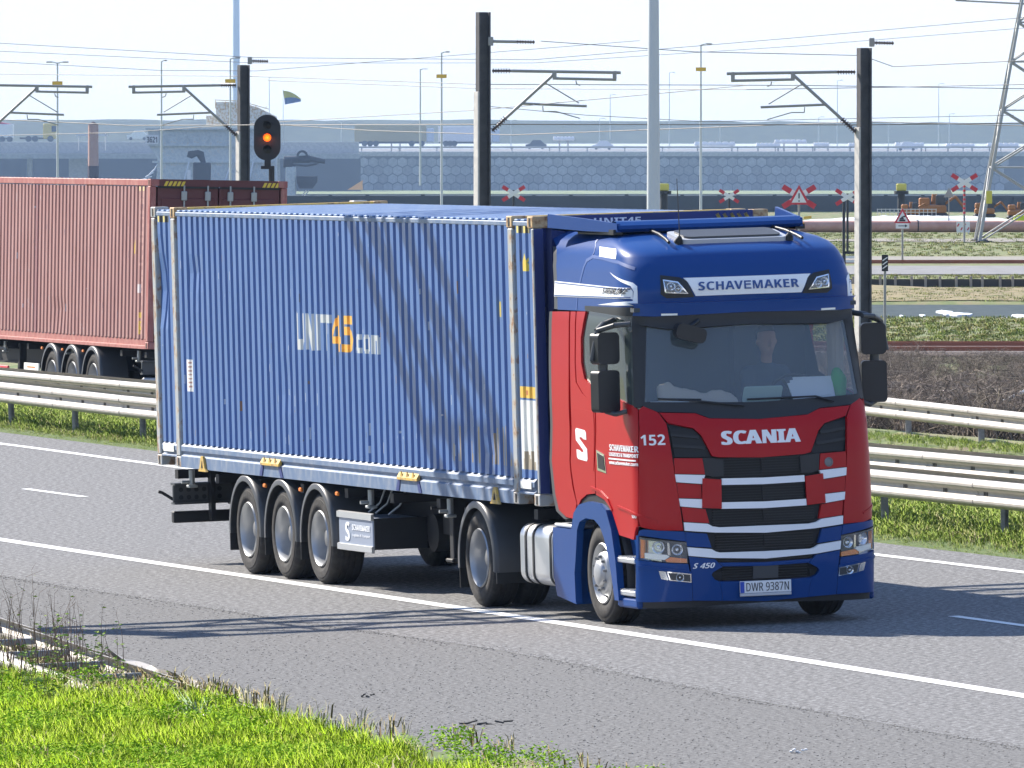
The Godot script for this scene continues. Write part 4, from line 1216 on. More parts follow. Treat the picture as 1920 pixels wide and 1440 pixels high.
func red_sheet() -> ImageTexture:
	start_sheet(-12.19, 0.0, Color(0.30, 0.140, 0.125), Color(0.42, 0.235, 0.212), 41)
	weather_sheet(-12.1, -0.1, 120)
	s_rect(-0.62, 0.45, -0.46, 0.80, lin(0.70, 0.50, 0.10))
	s_rect(-0.60, 0.5, -0.48, 0.52, lin(0.2, 0.1, 0.02))
	s_poly([Vector2(-1.02, 1.72), Vector2(-0.90, 1.72), Vector2(-0.90, 1.95)], lin(0.62, 0.42, 0.06))
	s_rect(-0.75, 1.10, -0.55, 1.24, lin(0.55, 0.5, 0.5))
	for k in 20:
		var y = 0.3 + k * 0.12 + rng.randf() * 0.05
		s_rect(-0.66 + rng.randf() * 0.2, y, -0.42, y + 0.04 + rng.randf() * 0.05, lin(0.47, 0.27, 0.23))
	for k in 2: s_rect(-0.5 - k * 0.22, 2.70, -0.40 - k * 0.22, 2.80, lin(0.60, 0.48, 0.25))
	s_rect(-7.32, 0.2, -7.10, 2.8, lin(0.27, 0.12, 0.12))
	return ImageTexture.create_from_image(sheet)

# trapezoidal sheet between x0 and x1; zo is the outer plane and sg the side it faces
func corrugated(st, x0: float, x1: float, y0: float, y1: float, zo: float, sg: float, depth: float, pitch: float, ux0: float, ux1: float, dents: Array):
	var n = maxi(1, int(round((x1 - x0) / pitch)))
	var p = (x1 - x0) / n
	var rows = 12 if dents.size() > 0 else 4
	var prof = []
	for i in n:
		var x = x0 + i * p
		prof.append_array([Vector2(x, depth), Vector2(x + p * 0.28, depth), Vector2(x + p * 0.385, 0.0), Vector2(x + p * 0.895, 0.0)])
	prof.append(Vector2(x1, depth))
	var at = func(i, j):
		var y = lerpf(y0, y1, float(j) / rows)
		var d = prof[i].y
		var x = prof[i].x
		for e in dents:
			var r = Vector2((x - e[0]) / e[2], (y - e[1]) / e[3]).length()
			if r < 1.0:
				d += e[4] * pow(1.0 - r * r, 2.0)
				x += e[5] * pow(1.0 - r * r, 2.0)
		return Vector3(x, y, zo - sg * d)
	for i in prof.size() - 1:
		for j in rows:
			var q = [at.call(i, j), at.call(i + 1, j), at.call(i + 1, j + 1), at.call(i, j + 1)]
			var nn = (q[1] - q[0]).cross(q[3] - q[0]).normalized()
			if nn.z * sg < 0.0: nn = -nn
			var ord = [0, 2, 1, 0, 3, 2] if (q[1] - q[0]).cross(q[2] - q[0]).dot(nn) > 0 else [0, 1, 2, 0, 2, 3]
			for k in ord:
				st.set_normal(nn)
				st.set_uv(Vector2((q[k].x - ux0) / (ux1 - ux0), 1.0 - q[k].y / sheet_h))
				st.add_vertex(q[k])

func casting(parent, c: Vector3, sg: float, m := "casting_rust"):
	var st = mb()
	box(st, c, Vector3(0.178, 0.118, 0.162), 0.008)
	var o = put(st, "corner_casting", M[m], parent)
	st = mb()
	box(st, c + Vector3(0, 0, sg * 0.081), Vector3(0.055, 0.085, 0.006))
	put(st, "twist_slot", M.void_dark, o)

func build_blue_container():
	var t = road_thing("shipping_container", "long blue corrugated shipping container carried by the red and blue lorry", "container", Vector3(0, 1.098, 0))
	var tex = blue_sheet()
	var m = mat("side_blue", 1, 1, 1, 0.28)
	m.metallic_specular = 0.55
	m.albedo_color = Color.WHITE
	m.albedo_texture = tex
	var x0 = -15.387
	var x1 = -1.767
	var p0 = -14.625
	var p1 = -2.433
	var h = 2.896
	for sg in [1.0, -1.0]:
		var st = mb()
		var dn = [[-13.75, 2.15, 0.35, 0.3, 0.02, 0.01], [-10.4, 1.0, 0.35, 0.3, 0.012, 0.0], [-3.4, 0.45, 0.35, 0.35, 0.02, 0.02]] if sg > 0 else []
		corrugated(st, p0 + 0.16, p1 - 0.16, 0.27, h - 0.09, 1.236 * sg, sg, 0.050, 0.2115, x0, x1, dn)
		put(st, "side_wall", m, t)
		st = mb()
		corrugated(st, x0 + 0.14, p0 - 0.005, 0.27, h - 0.09, 1.236 * sg, sg, 0.030, 0.2, x0, x1, [[-15.05, 2.0, 0.3, 0.55, 0.05, 0.04]] if sg > 0 else [])
		put(st, "side_wall", m, t)
		st = mb()
		corrugated(st, p1 + 0.005, x1 - 0.06, 0.27, h - 0.09, 1.236 * sg, sg, 0.030, 0.2, x0, x1, [[-2.1, 0.42, 0.12, 0.12, 0.02, 0.02]] if sg > 0 else [])
		put(st, "side_wall", m, t)
		for x in [x0 + 0.07, p0 + 0.08, p1 - 0.08]:
			st = mb()
			box(st, Vector3(x, h / 2, 1.195 * sg), Vector3(0.14 if x < x0 + 0.1 else 0.15, h - 0.24, 0.11), 0.014)
			put(st, "corner_post", M.post_worn, t)
		st = mb()
		box(st, Vector3(x1 - 0.03, h / 2, 1.195 * sg), Vector3(0.06, h - 0.24, 0.11), 0.012)
		put(st, "corner_post", M.post_worn, t)
		for x in [x0 + 0.089, p0 + 0.089, p1 - 0.089, x1 - 0.089]:
			for y in [0.059, h - 0.059]:
				casting(t, Vector3(x, y, 1.169 * sg), sg, "casting_rust" if y > 1.0 and x > -15 else "post_worn")
		# top rail and stepped bottom rail
		for e in [[x0 + 0.178, p0], [p0 + 0.178, p1 - 0.178], [p1, x1 - 0.178]]:
			st = mb()
			box(st, Vector3((e[0] + e[1]) / 2, h - 0.075, 1.205 * sg), Vector3(e[1] - e[0], 0.05, 0.07), 0.008)
			put(st, "top_rail", M.frame_blue, t)
			st = mb()
			var long = e[1] - e[0] > 2.0
			var low = 0.0 if long else 0.11
			var pr = [Vector2(1.13, low), Vector2(1.248, low), Vector2(1.248, 0.125), Vector2(1.222, 0.142), Vector2(1.222, 0.160), Vector2(1.244, 0.185), Vector2(1.244, 0.235), Vector2(1.205, 0.272), Vector2(1.13, 0.272)]
			prism(st, pr, Transform3D(Basis(Vector3(0, 0, sg), Vector3.UP, Vector3(1, 0, 0)), Vector3(e[0], 0, 0)), e[1] - e[0])
			put(st, "bottom_rail", M.frame_blue, t)
			if not long:
				st = mb()
				box(st, Vector3((e[0] + e[1]) / 2 - 0.0, 0.20, 1.252 * sg), Vector3((e[1] - e[0]) * 0.7, 0.07, 0.004))
				put(st, "maker_label", M.marker_white, t)
		# lifting pockets and lashing lugs
		for x in [-10.98, -6.07]:
			var lp = part_node("lifting_pocket", t, Vector3(x, 0, 0))
			st = mb()
			prism(st, [Vector2(1.235, 0.125), Vector2(1.275, 0.125), Vector2(1.275, 0.15), Vector2(1.235, 0.215)], Transform3D(Basis(Vector3(0, 0, sg), Vector3.UP, Vector3(1, 0, 0)), Vector3(-0.34, 0, 0)), 0.68)
			put(st, "plate", M.lug_yellow, lp)
			st = mb()
			for k in 3:
				prism(st, [Vector2(-0.05, 0.15), Vector2(0.05, 0.15), Vector2(0, 0.215)], Transform3D(Basis(), Vector3(-0.2 + k * 0.2, 0, (1.262 if sg > 0 else -1.272))), 0.01)
			put(st, "gusset", M.lug_yellow, lp)
			st = mb()
			for k in [-1.0, 1.0]:
				prism(st, [Vector2(0.28 * k, 0.125), Vector2(0.36 * k, 0.125), Vector2(0.44 * k, 0.005), Vector2(0.34 * k, 0.005)], Transform3D(Basis(), Vector3(0, 0, (1.249 if sg > 0 else -1.257))), 0.008)
			put(st, "recess", M.front_blue, lp)
		for x in [-13.55, -3.15]:
			st = mb()
			prism(st, [Vector2(-0.15, -0.02), Vector2(0.16, -0.02), Vector2(0.10, 0.02), Vector2(0.04, 0.15), Vector2(-0.04, 0.15), Vector2(-0.10, 0.02)], Transform3D(Basis(), Vector3(x, 0, (1.25 if sg > 0 else -1.275))), 0.025)
			var lg = put(st, "lashing_lug", M.lug_yellow, t)
			st = mb()
			prism(st, [Vector2(-0.035, 0.02), Vector2(0.04, 0.02), Vector2(0.0, 0.10)], Transform3D(Basis(), Vector3(x, 0, (1.276 if sg > 0 else -1.278))), 0.002)
			put(st, "eye", M.void_dark, lg)
	# roof sheet, pressed across; cross beams over the inner posts
	var rf = mb()
	var n = 64
	var a = x0 + 0.05
	var dx = (x1 - 0.1 - a) / n
	for i in n:
		var x = a + i * dx
		var pr = [Vector2(x, 0.0), Vector2(x + dx * 0.3, 0.0), Vector2(x + dx * 0.42, 0.02), Vector2(x + dx * 0.88, 0.02), Vector2(x + dx, 0.0)]
		for k in 4:
			face(rf, [Vector3(pr[k].x, h - 0.05 + pr[k].y, 1.205), Vector3(pr[k + 1].x, h - 0.05 + pr[k + 1].y, 1.205), Vector3(pr[k + 1].x, h - 0.035 + pr[k + 1].y, 0), Vector3(pr[k].x, h - 0.035 + pr[k].y, 0)], Vector3.UP)
			face(rf, [Vector3(pr[k].x, h - 0.05 + pr[k].y, -1.205), Vector3(pr[k + 1].x, h - 0.05 + pr[k + 1].y, -1.205), Vector3(pr[k + 1].x, h - 0.035 + pr[k + 1].y, 0), Vector3(pr[k].x, h - 0.035 + pr[k].y, 0)], Vector3.UP)
		# the pressed ends show as scallops above the rail
		box(rf, Vector3(x + dx * 0.65, h - 0.04, 1.215), Vector3(dx * 0.5, 0.022, 0.03), 0.008)
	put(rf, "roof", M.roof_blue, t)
	for x in [p0 + 0.09, p1 - 0.09]:
		var st = mb()
		box(st, Vector3(x, h - 0.028, 0), Vector3(0.16, 0.05, 2.18), 0.006)
		put(st, "roof_beam", M.lug_yellow, t)
	# front wall, rear doors, floor
	var fw = mb()
	for k in 11:
		var z = -1.12 + k * 0.204
		face(fw, [Vector3(x1 - 0.035, 0.12, z), Vector3(x1 - 0.035, 0.12, z + 0.12), Vector3(x1 - 0.035, h - 0.12, z + 0.12), Vector3(x1 - 0.035, h - 0.12, z)], Vector3.RIGHT)
		face(fw, [Vector3(x1 - 0.035, 0.12, z + 0.12), Vector3(x1 - 0.07, 0.12, z + 0.162), Vector3(x1 - 0.07, h - 0.12, z + 0.162), Vector3(x1 - 0.035, h - 0.12, z + 0.12)], Vector3.RIGHT)
		face(fw, [Vector3(x1 - 0.07, 0.12, z + 0.162), Vector3(x1 - 0.035, 0.12, z + 0.204), Vector3(x1 - 0.035, h - 0.12, z + 0.204), Vector3(x1 - 0.07, h - 0.12, z + 0.162)], Vector3.RIGHT)
	box(fw, Vector3(x1 - 0.03, h - 0.06, 0), Vector3(0.06, 0.118, 2.17))
	box(fw, Vector3(x1 - 0.03, 0.06, 0), Vector3(0.06, 0.118, 2.17))
	for sg in [1.0, -1.0]: box(fw, Vector3(x1 - 0.012, h / 2, 1.19 * sg), Vector3(0.03, h - 0.25, 0.10))
	put(fw, "front_wall", M.front_blue, t)
	var xb = x1 - 0.004
	lettering("UNIT45", 0.50, 0.07, Transform3D(Basis(Vector3(0, 0, -1), Vector3.UP, Vector3(1, 0, 0)), Vector3(xb + 0.005, h - 0.07, 0.35)), M.white_print, "front_lettering", t)
	var ar = mb()
	prism(ar, [Vector2(0.0, 0.09), Vector2(-0.09, 0.0), Vector2(0.0, -0.09)], Transform3D(Basis(Vector3(0, 0, -1), Vector3.UP, Vector3(1, 0, 0)), Vector3(x1 - 0.03, 0.95, 0.98)), 0.008)
	put(ar, "front_marking", M.sign_orange, t)
	var hz = mb()
	for k in 5: box(hz, Vector3(xb + 0.002, h - 0.06, -0.72 - k * 0.075), Vector3(0.004, 0.07, 0.036), 0.0, Basis(Vector3(1, 0, 0), 0.5))
	put(hz, "hazard_stripes", M.hazard_yellow, t)
	var rw = mb()
	box(rw, Vector3(x0 + 0.03, h / 2, 0), Vector3(0.05, h - 0.24, 2.2))
	put(rw, "rear_doors", M.front_blue, t)
	var fl = mb()
	for k in 30:
		box(fl, Vector3(x0 + 0.4 + k * 0.44, 0.10, 0), Vector3(0.06, 0.12, 2.24))
	box(fl, Vector3((x0 + x1) / 2, 0.18, 0), Vector3(13.3, 0.04, 2.3))
	put(fl, "floor_frame", M.dark_steel, t)
	return t

func build_red_container(origin: Transform3D):
	var t = road_thing("shipping_container", "faded red corrugated shipping container with locking rods on its doors", "container")
	t.transform = origin * Transform3D(Basis(), Vector3(0, 1.1, 0))
	var m = mat("side_red", 1, 1, 1, 0.5)
	m.albedo_color = Color.WHITE
	m.albedo_texture = red_sheet()
	var h = 2.896
	var x0 = -12.19
	for sg in [1.0, -1.0]:
		var st = mb()
		corrugated(st, x0 + 0.16, -0.14, 0.17, h - 0.13, 1.205 * sg, sg, 0.034, 0.225, x0, 0.0, [[-5.6, 0.55, 0.9, 0.35, 0.02, 0.01]] if sg > 0 else [])
		put(st, "side_wall", m, t)
		for x in [x0 + 0.08, -0.08]:
			st = mb()
			box(st, Vector3(x, h / 2, 1.165 * sg), Vector3(0.15, h - 0.24, 0.11), 0.014)
			put(st, "corner_post", M.frame_red, t)
			for y in [0.059, h - 0.059]:
				casting(t, Vector3(x, y, 1.138 * sg), sg, "frame_red")
		st = mb()
		box(st, Vector3(x0 / 2, h - 0.065, 1.175 * sg), Vector3(-x0 - 0.36, 0.11, 0.075), 0.01)
		put(st, "top_rail", M.frame_red, t)
		st = mb()
		prism(st, [Vector2(1.12, 0.0), Vector2(1.219, 0.0), Vector2(1.219, 0.05), Vector2(1.19, 0.062), Vector2(1.19, 0.165), Vector2(1.12, 0.165)], Transform3D(Basis(Vector3(0, 0, sg), Vector3.UP, Vector3(1, 0, 0)), Vector3(x0 + 0.178, 0, 0)), -x0 - 0.356)
		put(st, "bottom_rail", M.frame_red, t)
	var rf = mb()
	box(rf, Vector3(x0 / 2, h - 0.04, 0), Vector3(-x0 - 0.1, 0.03, 2.3))
	for k in 44: box(rf, Vector3(x0 + 0.3 + k * 0.27, h - 0.02, 0), Vector3(0.13, 0.03, 2.30), 0.01)
	put(rf, "roof", M.frame_red, t)
	# door end
	var hd = mb()
	box(hd, Vector3(-0.05, h - 0.06, 0), Vector3(0.09, 0.118, 2.1))
	box(hd, Vector3(-0.05, 0.06, 0), Vector3(0.09, 0.118, 2.1))
	put(hd, "door_header", M.door_red, t)
	for sg in [1.0, -1.0]:
		var d = part_node("door", t)
		var st = mb()
		box(st, Vector3(-0.045, h / 2, 0.545 * sg), Vector3(0.05, h - 0.27, 1.07), 0.008)
		for k in 5: box(st, Vector3(-0.02, 0.4 + k * 0.5, 0.545 * sg), Vector3(0.03, 0.36, 0.95), 0.012)
		put(st, "leaf", M.door_red, d)
		for zz in [0.20, 0.62]:
			st = mb()
			cyl(st, Vector3(0.015, 0.10, zz * sg), Vector3(0.015, h - 0.10, zz * sg), 0.017, 0.017, 8)
			for y in [0.22, 1.2, 2.0, h - 0.28]:
				box(st, Vector3(0.012, y, zz * sg), Vector3(0.05, 0.16, 0.10), 0.012)
			put(st, "locking_rod", M.rod_grey, d)
		st = mb()
		box(st, Vector3(0.0, h - 0.135, 0.545 * sg), Vector3(0.02, 0.035, 1.07))
		put(st, "door_gasket", M.rubber_seal, d)
		for k in 5:
			st = mb()
			prism(st, [Vector2(0, 0), Vector2(0.05, 0), Vector2(0.09, 0.08), Vector2(0.04, 0.08)], Transform3D(Basis(Vector3(0, 0, -1), Vector3.UP, Vector3(1, 0, 0)), Vector3(-0.004, h - 0.115, 0.98 * sg - (k * 0.075 if sg > 0 else -k * 0.075 + 0.09))), 0.004)
			put(st, "hazard_stripe", M.hazard_yellow, t)
	var fl = mb()
	box(fl, Vector3(x0 / 2, 0.12, 0), Vector3(12.0, 0.06, 2.24))
	put(fl, "floor_frame", M.dark_steel, t)
	return t

# ---------------------------------------------------------------- container trailer on three axles
func build_trailer(t, x_rear: float, x_front: float, axles: Array, dir: float, tidy: bool):
	var st = mb()
	for z in [0.48, -0.48]:
		box(st, Vector3((x_rear + x_front) / 2, 0.93, z), Vector3(absf(x_front - x_rear), 0.05, 0.16))
		box(st, Vector3((x_rear + x_front) / 2, 0.80, z), Vector3(absf(x_front - x_rear), 0.28, 0.02))
		box(st, Vector3((x_rear + x_front) / 2, 0.66, z), Vector3(absf(x_front - x_rear), 0.03, 0.16))
	var n = 9
	for k in n:
		var x = lerpf(x_rear, x_front, float(k) / (n - 1))
		box(st, Vector3(x, 1.0, 0), Vector3(0.12, 0.10, 2.3))
	put(st, "chassis", M.dark_steel, t)
	for sg in [1.0, -1.0]:
		for x in axles:
			wheel(t, Vector3(x, 0.49, 1.02 * sg), "trailer", sg, 0.49)
			mudguard(t, Vector3(x, 0.47, 0), 0.625, 0.74 * sg, 1.245 * sg, deg_to_rad(-4), deg_to_rad(184), 0.075, "grey_plastic")
			st = mb()
			box(st, Vector3(x - 0.62 * dir, 0.36, 1.0 * sg), Vector3(0.012, 0.24, 0.46))
			put(st, "mud_flap", M.black_plastic, t)
			st = mb()
			box(st, Vector3(x + 0.66 * dir, 0.99, 1.20 * sg), Vector3(0.09, 0.045, 0.03), 0.01)
			put(st, "side_marker", M.amber, t)
	st = mb()
	for x in axles:
		cyl(st, Vector3(x, 0.49, -1.0), Vector3(x, 0.49, 1.0), 0.075, 0.075, 10)
		for z in [0.48, -0.48]:
			box(st, Vector3(x + 0.3 * dir, 0.58, z), Vector3(0.9, 0.10, 0.10), 0.02)
			cyl(st, Vector3(x - 0.25 * dir, 0.55, z), Vector3(x - 0.25 * dir, 0.68, z), 0.14, 0.14, 14)
	put(st, "axle_set", M.dark_steel, t)
	# landing gear and cross bracing
	var lx = x_front - 3.3 * dir
	for sg in [1.0, -1.0]:
		st = mb()
		box(st, Vector3(lx, 0.72, 0.92 * sg), Vector3(0.13, 0.62, 0.13), 0.01)
		box(st, Vector3(lx, 0.40, 0.92 * sg), Vector3(0.22, 0.04, 0.2), 0.01)
		cyl(st, Vector3(lx, 0.95, 0.92 * sg), Vector3(lx, 0.95, 1.2 * sg), 0.02, 0.02, 6)
		put(st, "landing_leg", M.dark_steel, t)
		for x in [x_rear + 0.5 * dir, axles[0] + 1.6 * dir, lx + 0.4 * dir]:
			st = mb()
			cyl(st, Vector3(x, 0.90, 1.12 * sg), Vector3(x, 1.06, 1.12 * sg), 0.035, 0.035, 8)
			cyl(st, Vector3(x, 0.93, 1.10 * sg), Vector3(x, 0.93, 1.24 * sg), 0.02, 0.02, 6)
			box(st, Vector3(x, 0.88, 1.12 * sg), Vector3(0.12, 0.03, 0.10), 0.006)
			put(st, "twist_lock", M.rod_grey, t)
	st = mb()
	box(st, Vector3(lx + 0.2 * dir, 0.62, 0), Vector3(0.08, 0.08, 1.8))
	cyl(st, Vector3(axles[0] + 2.4 * dir, 0.62, -0.7), Vector3(axles[0] + 2.4 * dir, 0.62, 0.7), 0.2, 0.2, 16)
	box(st, Vector3(axles[0] + 3.3 * dir, 0.78, 0), Vector3(1.4, 0.34, 1.3))
	put(st, "air_tank", M.dark_steel, t)
	# rear: perforated light board, bumper bar, brackets
	var xr = x_rear
	var rb = part_node("rear_bumper", t)
	st = mb()
	box(st, Vector3(xr, 0.52, 0), Vector3(0.10, 0.13, 2.42), 0.012)
	put(st, "bar", M.dark_steel, rb)
	st = mb()
	box(st, Vector3(xr + 0.03 * dir, 0.78, 0), Vector3(0.05, 0.20, 2.42), 0.01)
	box(st, Vector3(xr + 0.03 * dir, 0.89, 0), Vector3(0.16, 0.025, 2.42))
	box(st, Vector3(xr + 0.03 * dir, 0.675, 0), Vector3(0.14, 0.025, 2.42))
	put(st, "light_board", M.grey_plastic, rb)
	st = mb()
	for sg in [1.0, -1.0]:
		for k in 6:
			for j in 2:
				lathe(st, Vector3(xr + 0.056 * dir, 0.74 + j * 0.085, sg * (1.12 - k * 0.09)), Basis(Vector3(0, 1, 0), Vector3(0, 0, 1), Vector3(dir, 0, 0)), [Vector2(0.0, 0.0), Vector2(0.001, 0.027)], 10)
	put(st, "punched_hole", M.void_dark, rb)
	st = mb()
	for z in [0.5, -0.5, 0.78, -0.78]:
		box(st, Vector3(xr + 0.12 * dir, 0.75, z), Vector3(0.12, 0.55, 0.05))
	tube(st, [Vector3(xr, 0.72, 1.2), Vector3(xr - 0.02, 0.80, 1.32), Vector3(xr - 0.02, 0.81, 1.36)], 0.02, 6)
	put(st, "bracket", M.dark_steel, rb)
	return t

func build_trucks():
	build_tractor()
	build_driver()
	var tr = road_thing("container_trailer", "black three axle container trailer with grey mudguards under the blue container", "trailer")
	build_trailer(tr, -14.98, -2.2, [-9.416, -10.74, -12.064], 1.0, true)
	# aluminium tool box with the company sign
	for sg in [1.0, -1.0]:
		var bx = part_node("tool_box", tr)
		var st = mb()
		box(st, Vector3(-8.0, 0.61, 0.94 * sg), Vector3(1.20, 0.30, 0.60), 0.01)
		put(st, "body", M.tool_box_blue, bx)
		for y in [0.785, 0.445]:
			st = mb()
			prism(st, [Vector2(1.225, -0.04), Vector2(1.258, -0.03), Vector2(1.258, 0.03), Vector2(1.225, 0.04)], Transform3D(Basis(Vector3(0, 0, sg), Vector3.UP, Vector3(1, 0, 0)), Vector3(-8.62, y, 0)), 1.22)
			put(st, "flange", M.aluminium, bx)
		st = mb()
		box(st, Vector3(-7.385, 0.61, 0.94 * sg), Vector3(0.02, 0.33, 0.58))
		put(st, "end_plate", M.black_plastic, bx)
		if sg > 0:
			var xf = Transform3D(Basis(), Vector3(-7.80, 0.66, 1.243))
			lettering("SCHAVEMAKER", 0.62, 0.06, xf, M.white_print, "lettering", bx)
			lettering("Logistics & Transport", 0.62, 0.035, Transform3D(Basis(), Vector3(-7.80, 0.575, 1.243)), M.white_print, "lettering", bx, 0.003, 400)
			lettering("S", 0.15, 0.20, Transform3D(Basis(), Vector3(-8.28, 0.61, 1.243)), M.white_print, "company_sign", bx)
		st = mb()
		for x in [-8.3, -8.05, -7.6]:
			tube(st, [Vector3(x, 0.80, 1.0 * sg), Vector3(x + 0.1, 0.9, 0.9 * sg), Vector3(x + 0.12, 1.04, 0.85 * sg)], 0.012, 6)
		put(st, "hanger", M.rod_grey, bx)
	build_blue_container()
	# the second lorry, driving away on the far carriageway
	var o = Transform3D(TB, TB * Vector3(-72.75, -0.50, -16.48)) * Transform3D(Basis(Vector3(1, 0, 0), -0.047), Vector3.ZERO)
	var t2 = road_thing("container_trailer", "trailer with three wheels in a row under the faded red container", "trailer")
	t2.transform = o
	build_trailer(t2, -0.35, -12.3, [-3.4, -4.72, -6.04], -1.0, false)
	var st2 = mb()
	box(st2, Vector3(-7.35, 0.50, 1.2), Vector3(0.95, 0.42, 0.03), 0.006)
	var wb = put(st2, "side_sign", M.marker_white, t2)
	st2 = mb()
	for k in 4: box(st2, Vector3(-7.35, 0.64 - k * 0.075, 1.217), Vector3(0.5 if k == 0 else 0.7, 0.022, 0.004))
	put(st2, "print", M.red_lens if false else M.amber, wb)
	st2 = mb()
	box(st2, Vector3(-9.5, 0.52, 1.2), Vector3(1.2, 0.22, 0.04), 0.01)
	put(st2, "fire_extinguisher_box", M.sign_red, t2)
	var tl = mb()
	box(tl, Vector3(-0.33, 0.46, 1.05), Vector3(0.08, 0.30, 0.30), 0.02)
	var lb = put(tl, "tail_lamp", M.box_grey, t2)
	tl = mb()
	prism(tl, [Vector2(-0.10, -0.08), Vector2(0.10, -0.08), Vector2(0, 0.10)], Transform3D(Basis(Vector3(0, 0, -1), Vector3.UP, Vector3(1, 0, 0)), Vector3(-0.288, 0.45, 1.05)), 0.01)
	put(tl, "triangle_reflector", M.sign_red, lb)
	build_red_container(o)

# ---------------------------------------------------------------- driver, as a smooth field round tapered bones
func field(p: Vector3, bones: Array, k: float) -> float:
	var d = 10.0
	for b in bones:
		var ba = b[1] - b[0]
		var h = clampf((p - b[0]).dot(ba) / maxf(ba.length_squared(), 1e-8), 0.0, 1.0)
		var e = (p - b[0] - ba * h).length() - lerpf(b[2], b[3], h)
		var m = clampf(0.5 + 0.5 * (d - e) / k, 0.0, 1.0)
		d = lerpf(d, e, m) - k * m * (1.0 - m)
	return d

func skin_mesh(bones: Array, cell: float, k: float) -> SurfaceTool:
	var lo = Vector3(99, 99, 99)
	var hi = -lo
	for b in bones:
		var r = maxf(b[2], b[3]) + cell * 2
		for e in 2:
			lo = lo.min(b[e] - Vector3(r, r, r))
			hi = hi.max(b[e] + Vector3(r, r, r))
	var n = Vector3i(((hi - lo) / cell).ceil()) + Vector3i.ONE
	var f = PackedFloat32Array()
	f.resize(n.x * n.y * n.z)
	for z in n.z:
		for y in n.y:
			for x in n.x:
				f[x + n.x * (y + n.y * z)] = field(lo + Vector3(x, y, z) * cell, bones, k)
	var vid = {}
	var pos = []
	var nor = []
	var step = [1, n.x, n.x * n.y]
	for z in n.z - 1:
		for y in n.y - 1:
			for x in n.x - 1:
				var i0 = x + n.x * (y + n.y * z)
				var s = Vector3.ZERO
				var c = 0
				for e in [[0, 1], [2, 3], [4, 5], [6, 7], [0, 2], [1, 3], [4, 6], [5, 7], [0, 4], [1, 5], [2, 6], [3, 7]]:
					var a = Vector3(e[0] & 1, (e[0] >> 1) & 1, e[0] >> 2)
					var b = Vector3(e[1] & 1, (e[1] >> 1) & 1, e[1] >> 2)
					var fa = f[i0 + int(a.x) + int(a.y) * step[1] + int(a.z) * step[2]]
					var fb = f[i0 + int(b.x) + int(b.y) * step[1] + int(b.z) * step[2]]
					if (fa < 0.0) != (fb < 0.0):
						s += a.lerp(b, fa / (fa - fb))
						c += 1
				if c:
					var p = lo + (Vector3(x, y, z) + s / c) * cell
					vid[i0] = pos.size()
					pos.append(p)
					var e2 = cell * 0.5
					nor.append(Vector3(field(p + Vector3(e2, 0, 0), bones, k) - field(p - Vector3(e2, 0, 0), bones, k), field(p + Vector3(0, e2, 0), bones, k) - field(p - Vector3(0, e2, 0), bones, k), field(p + Vector3(0, 0, e2), bones, k) - field(p - Vector3(0, 0, e2), bones, k)).normalized())
	var st = mb()
	for z in range(1, n.z - 1):
		for y in range(1, n.y - 1):
			for x in range(1, n.x - 1):
				var i0 = x + n.x * (y + n.y * z)
				for ax in 3:
					if (f[i0] < 0.0) != (f[i0 + step[ax]] < 0.0):
						var u = step[(ax + 1) % 3]
						var v = step[(ax + 2) % 3]
						var q = [i0, i0 - u, i0 - u - v, i0 - v].map(func(w): return vid.get(w, -1))
						if q.min() >= 0:
							trin(st, pos[q[0]], pos[q[1]], pos[q[2]], nor[q[0]], nor[q[1]], nor[q[2]])
							trin(st, pos[q[0]], pos[q[2]], pos[q[3]], nor[q[0]], nor[q[2]], nor[q[3]])
	return st

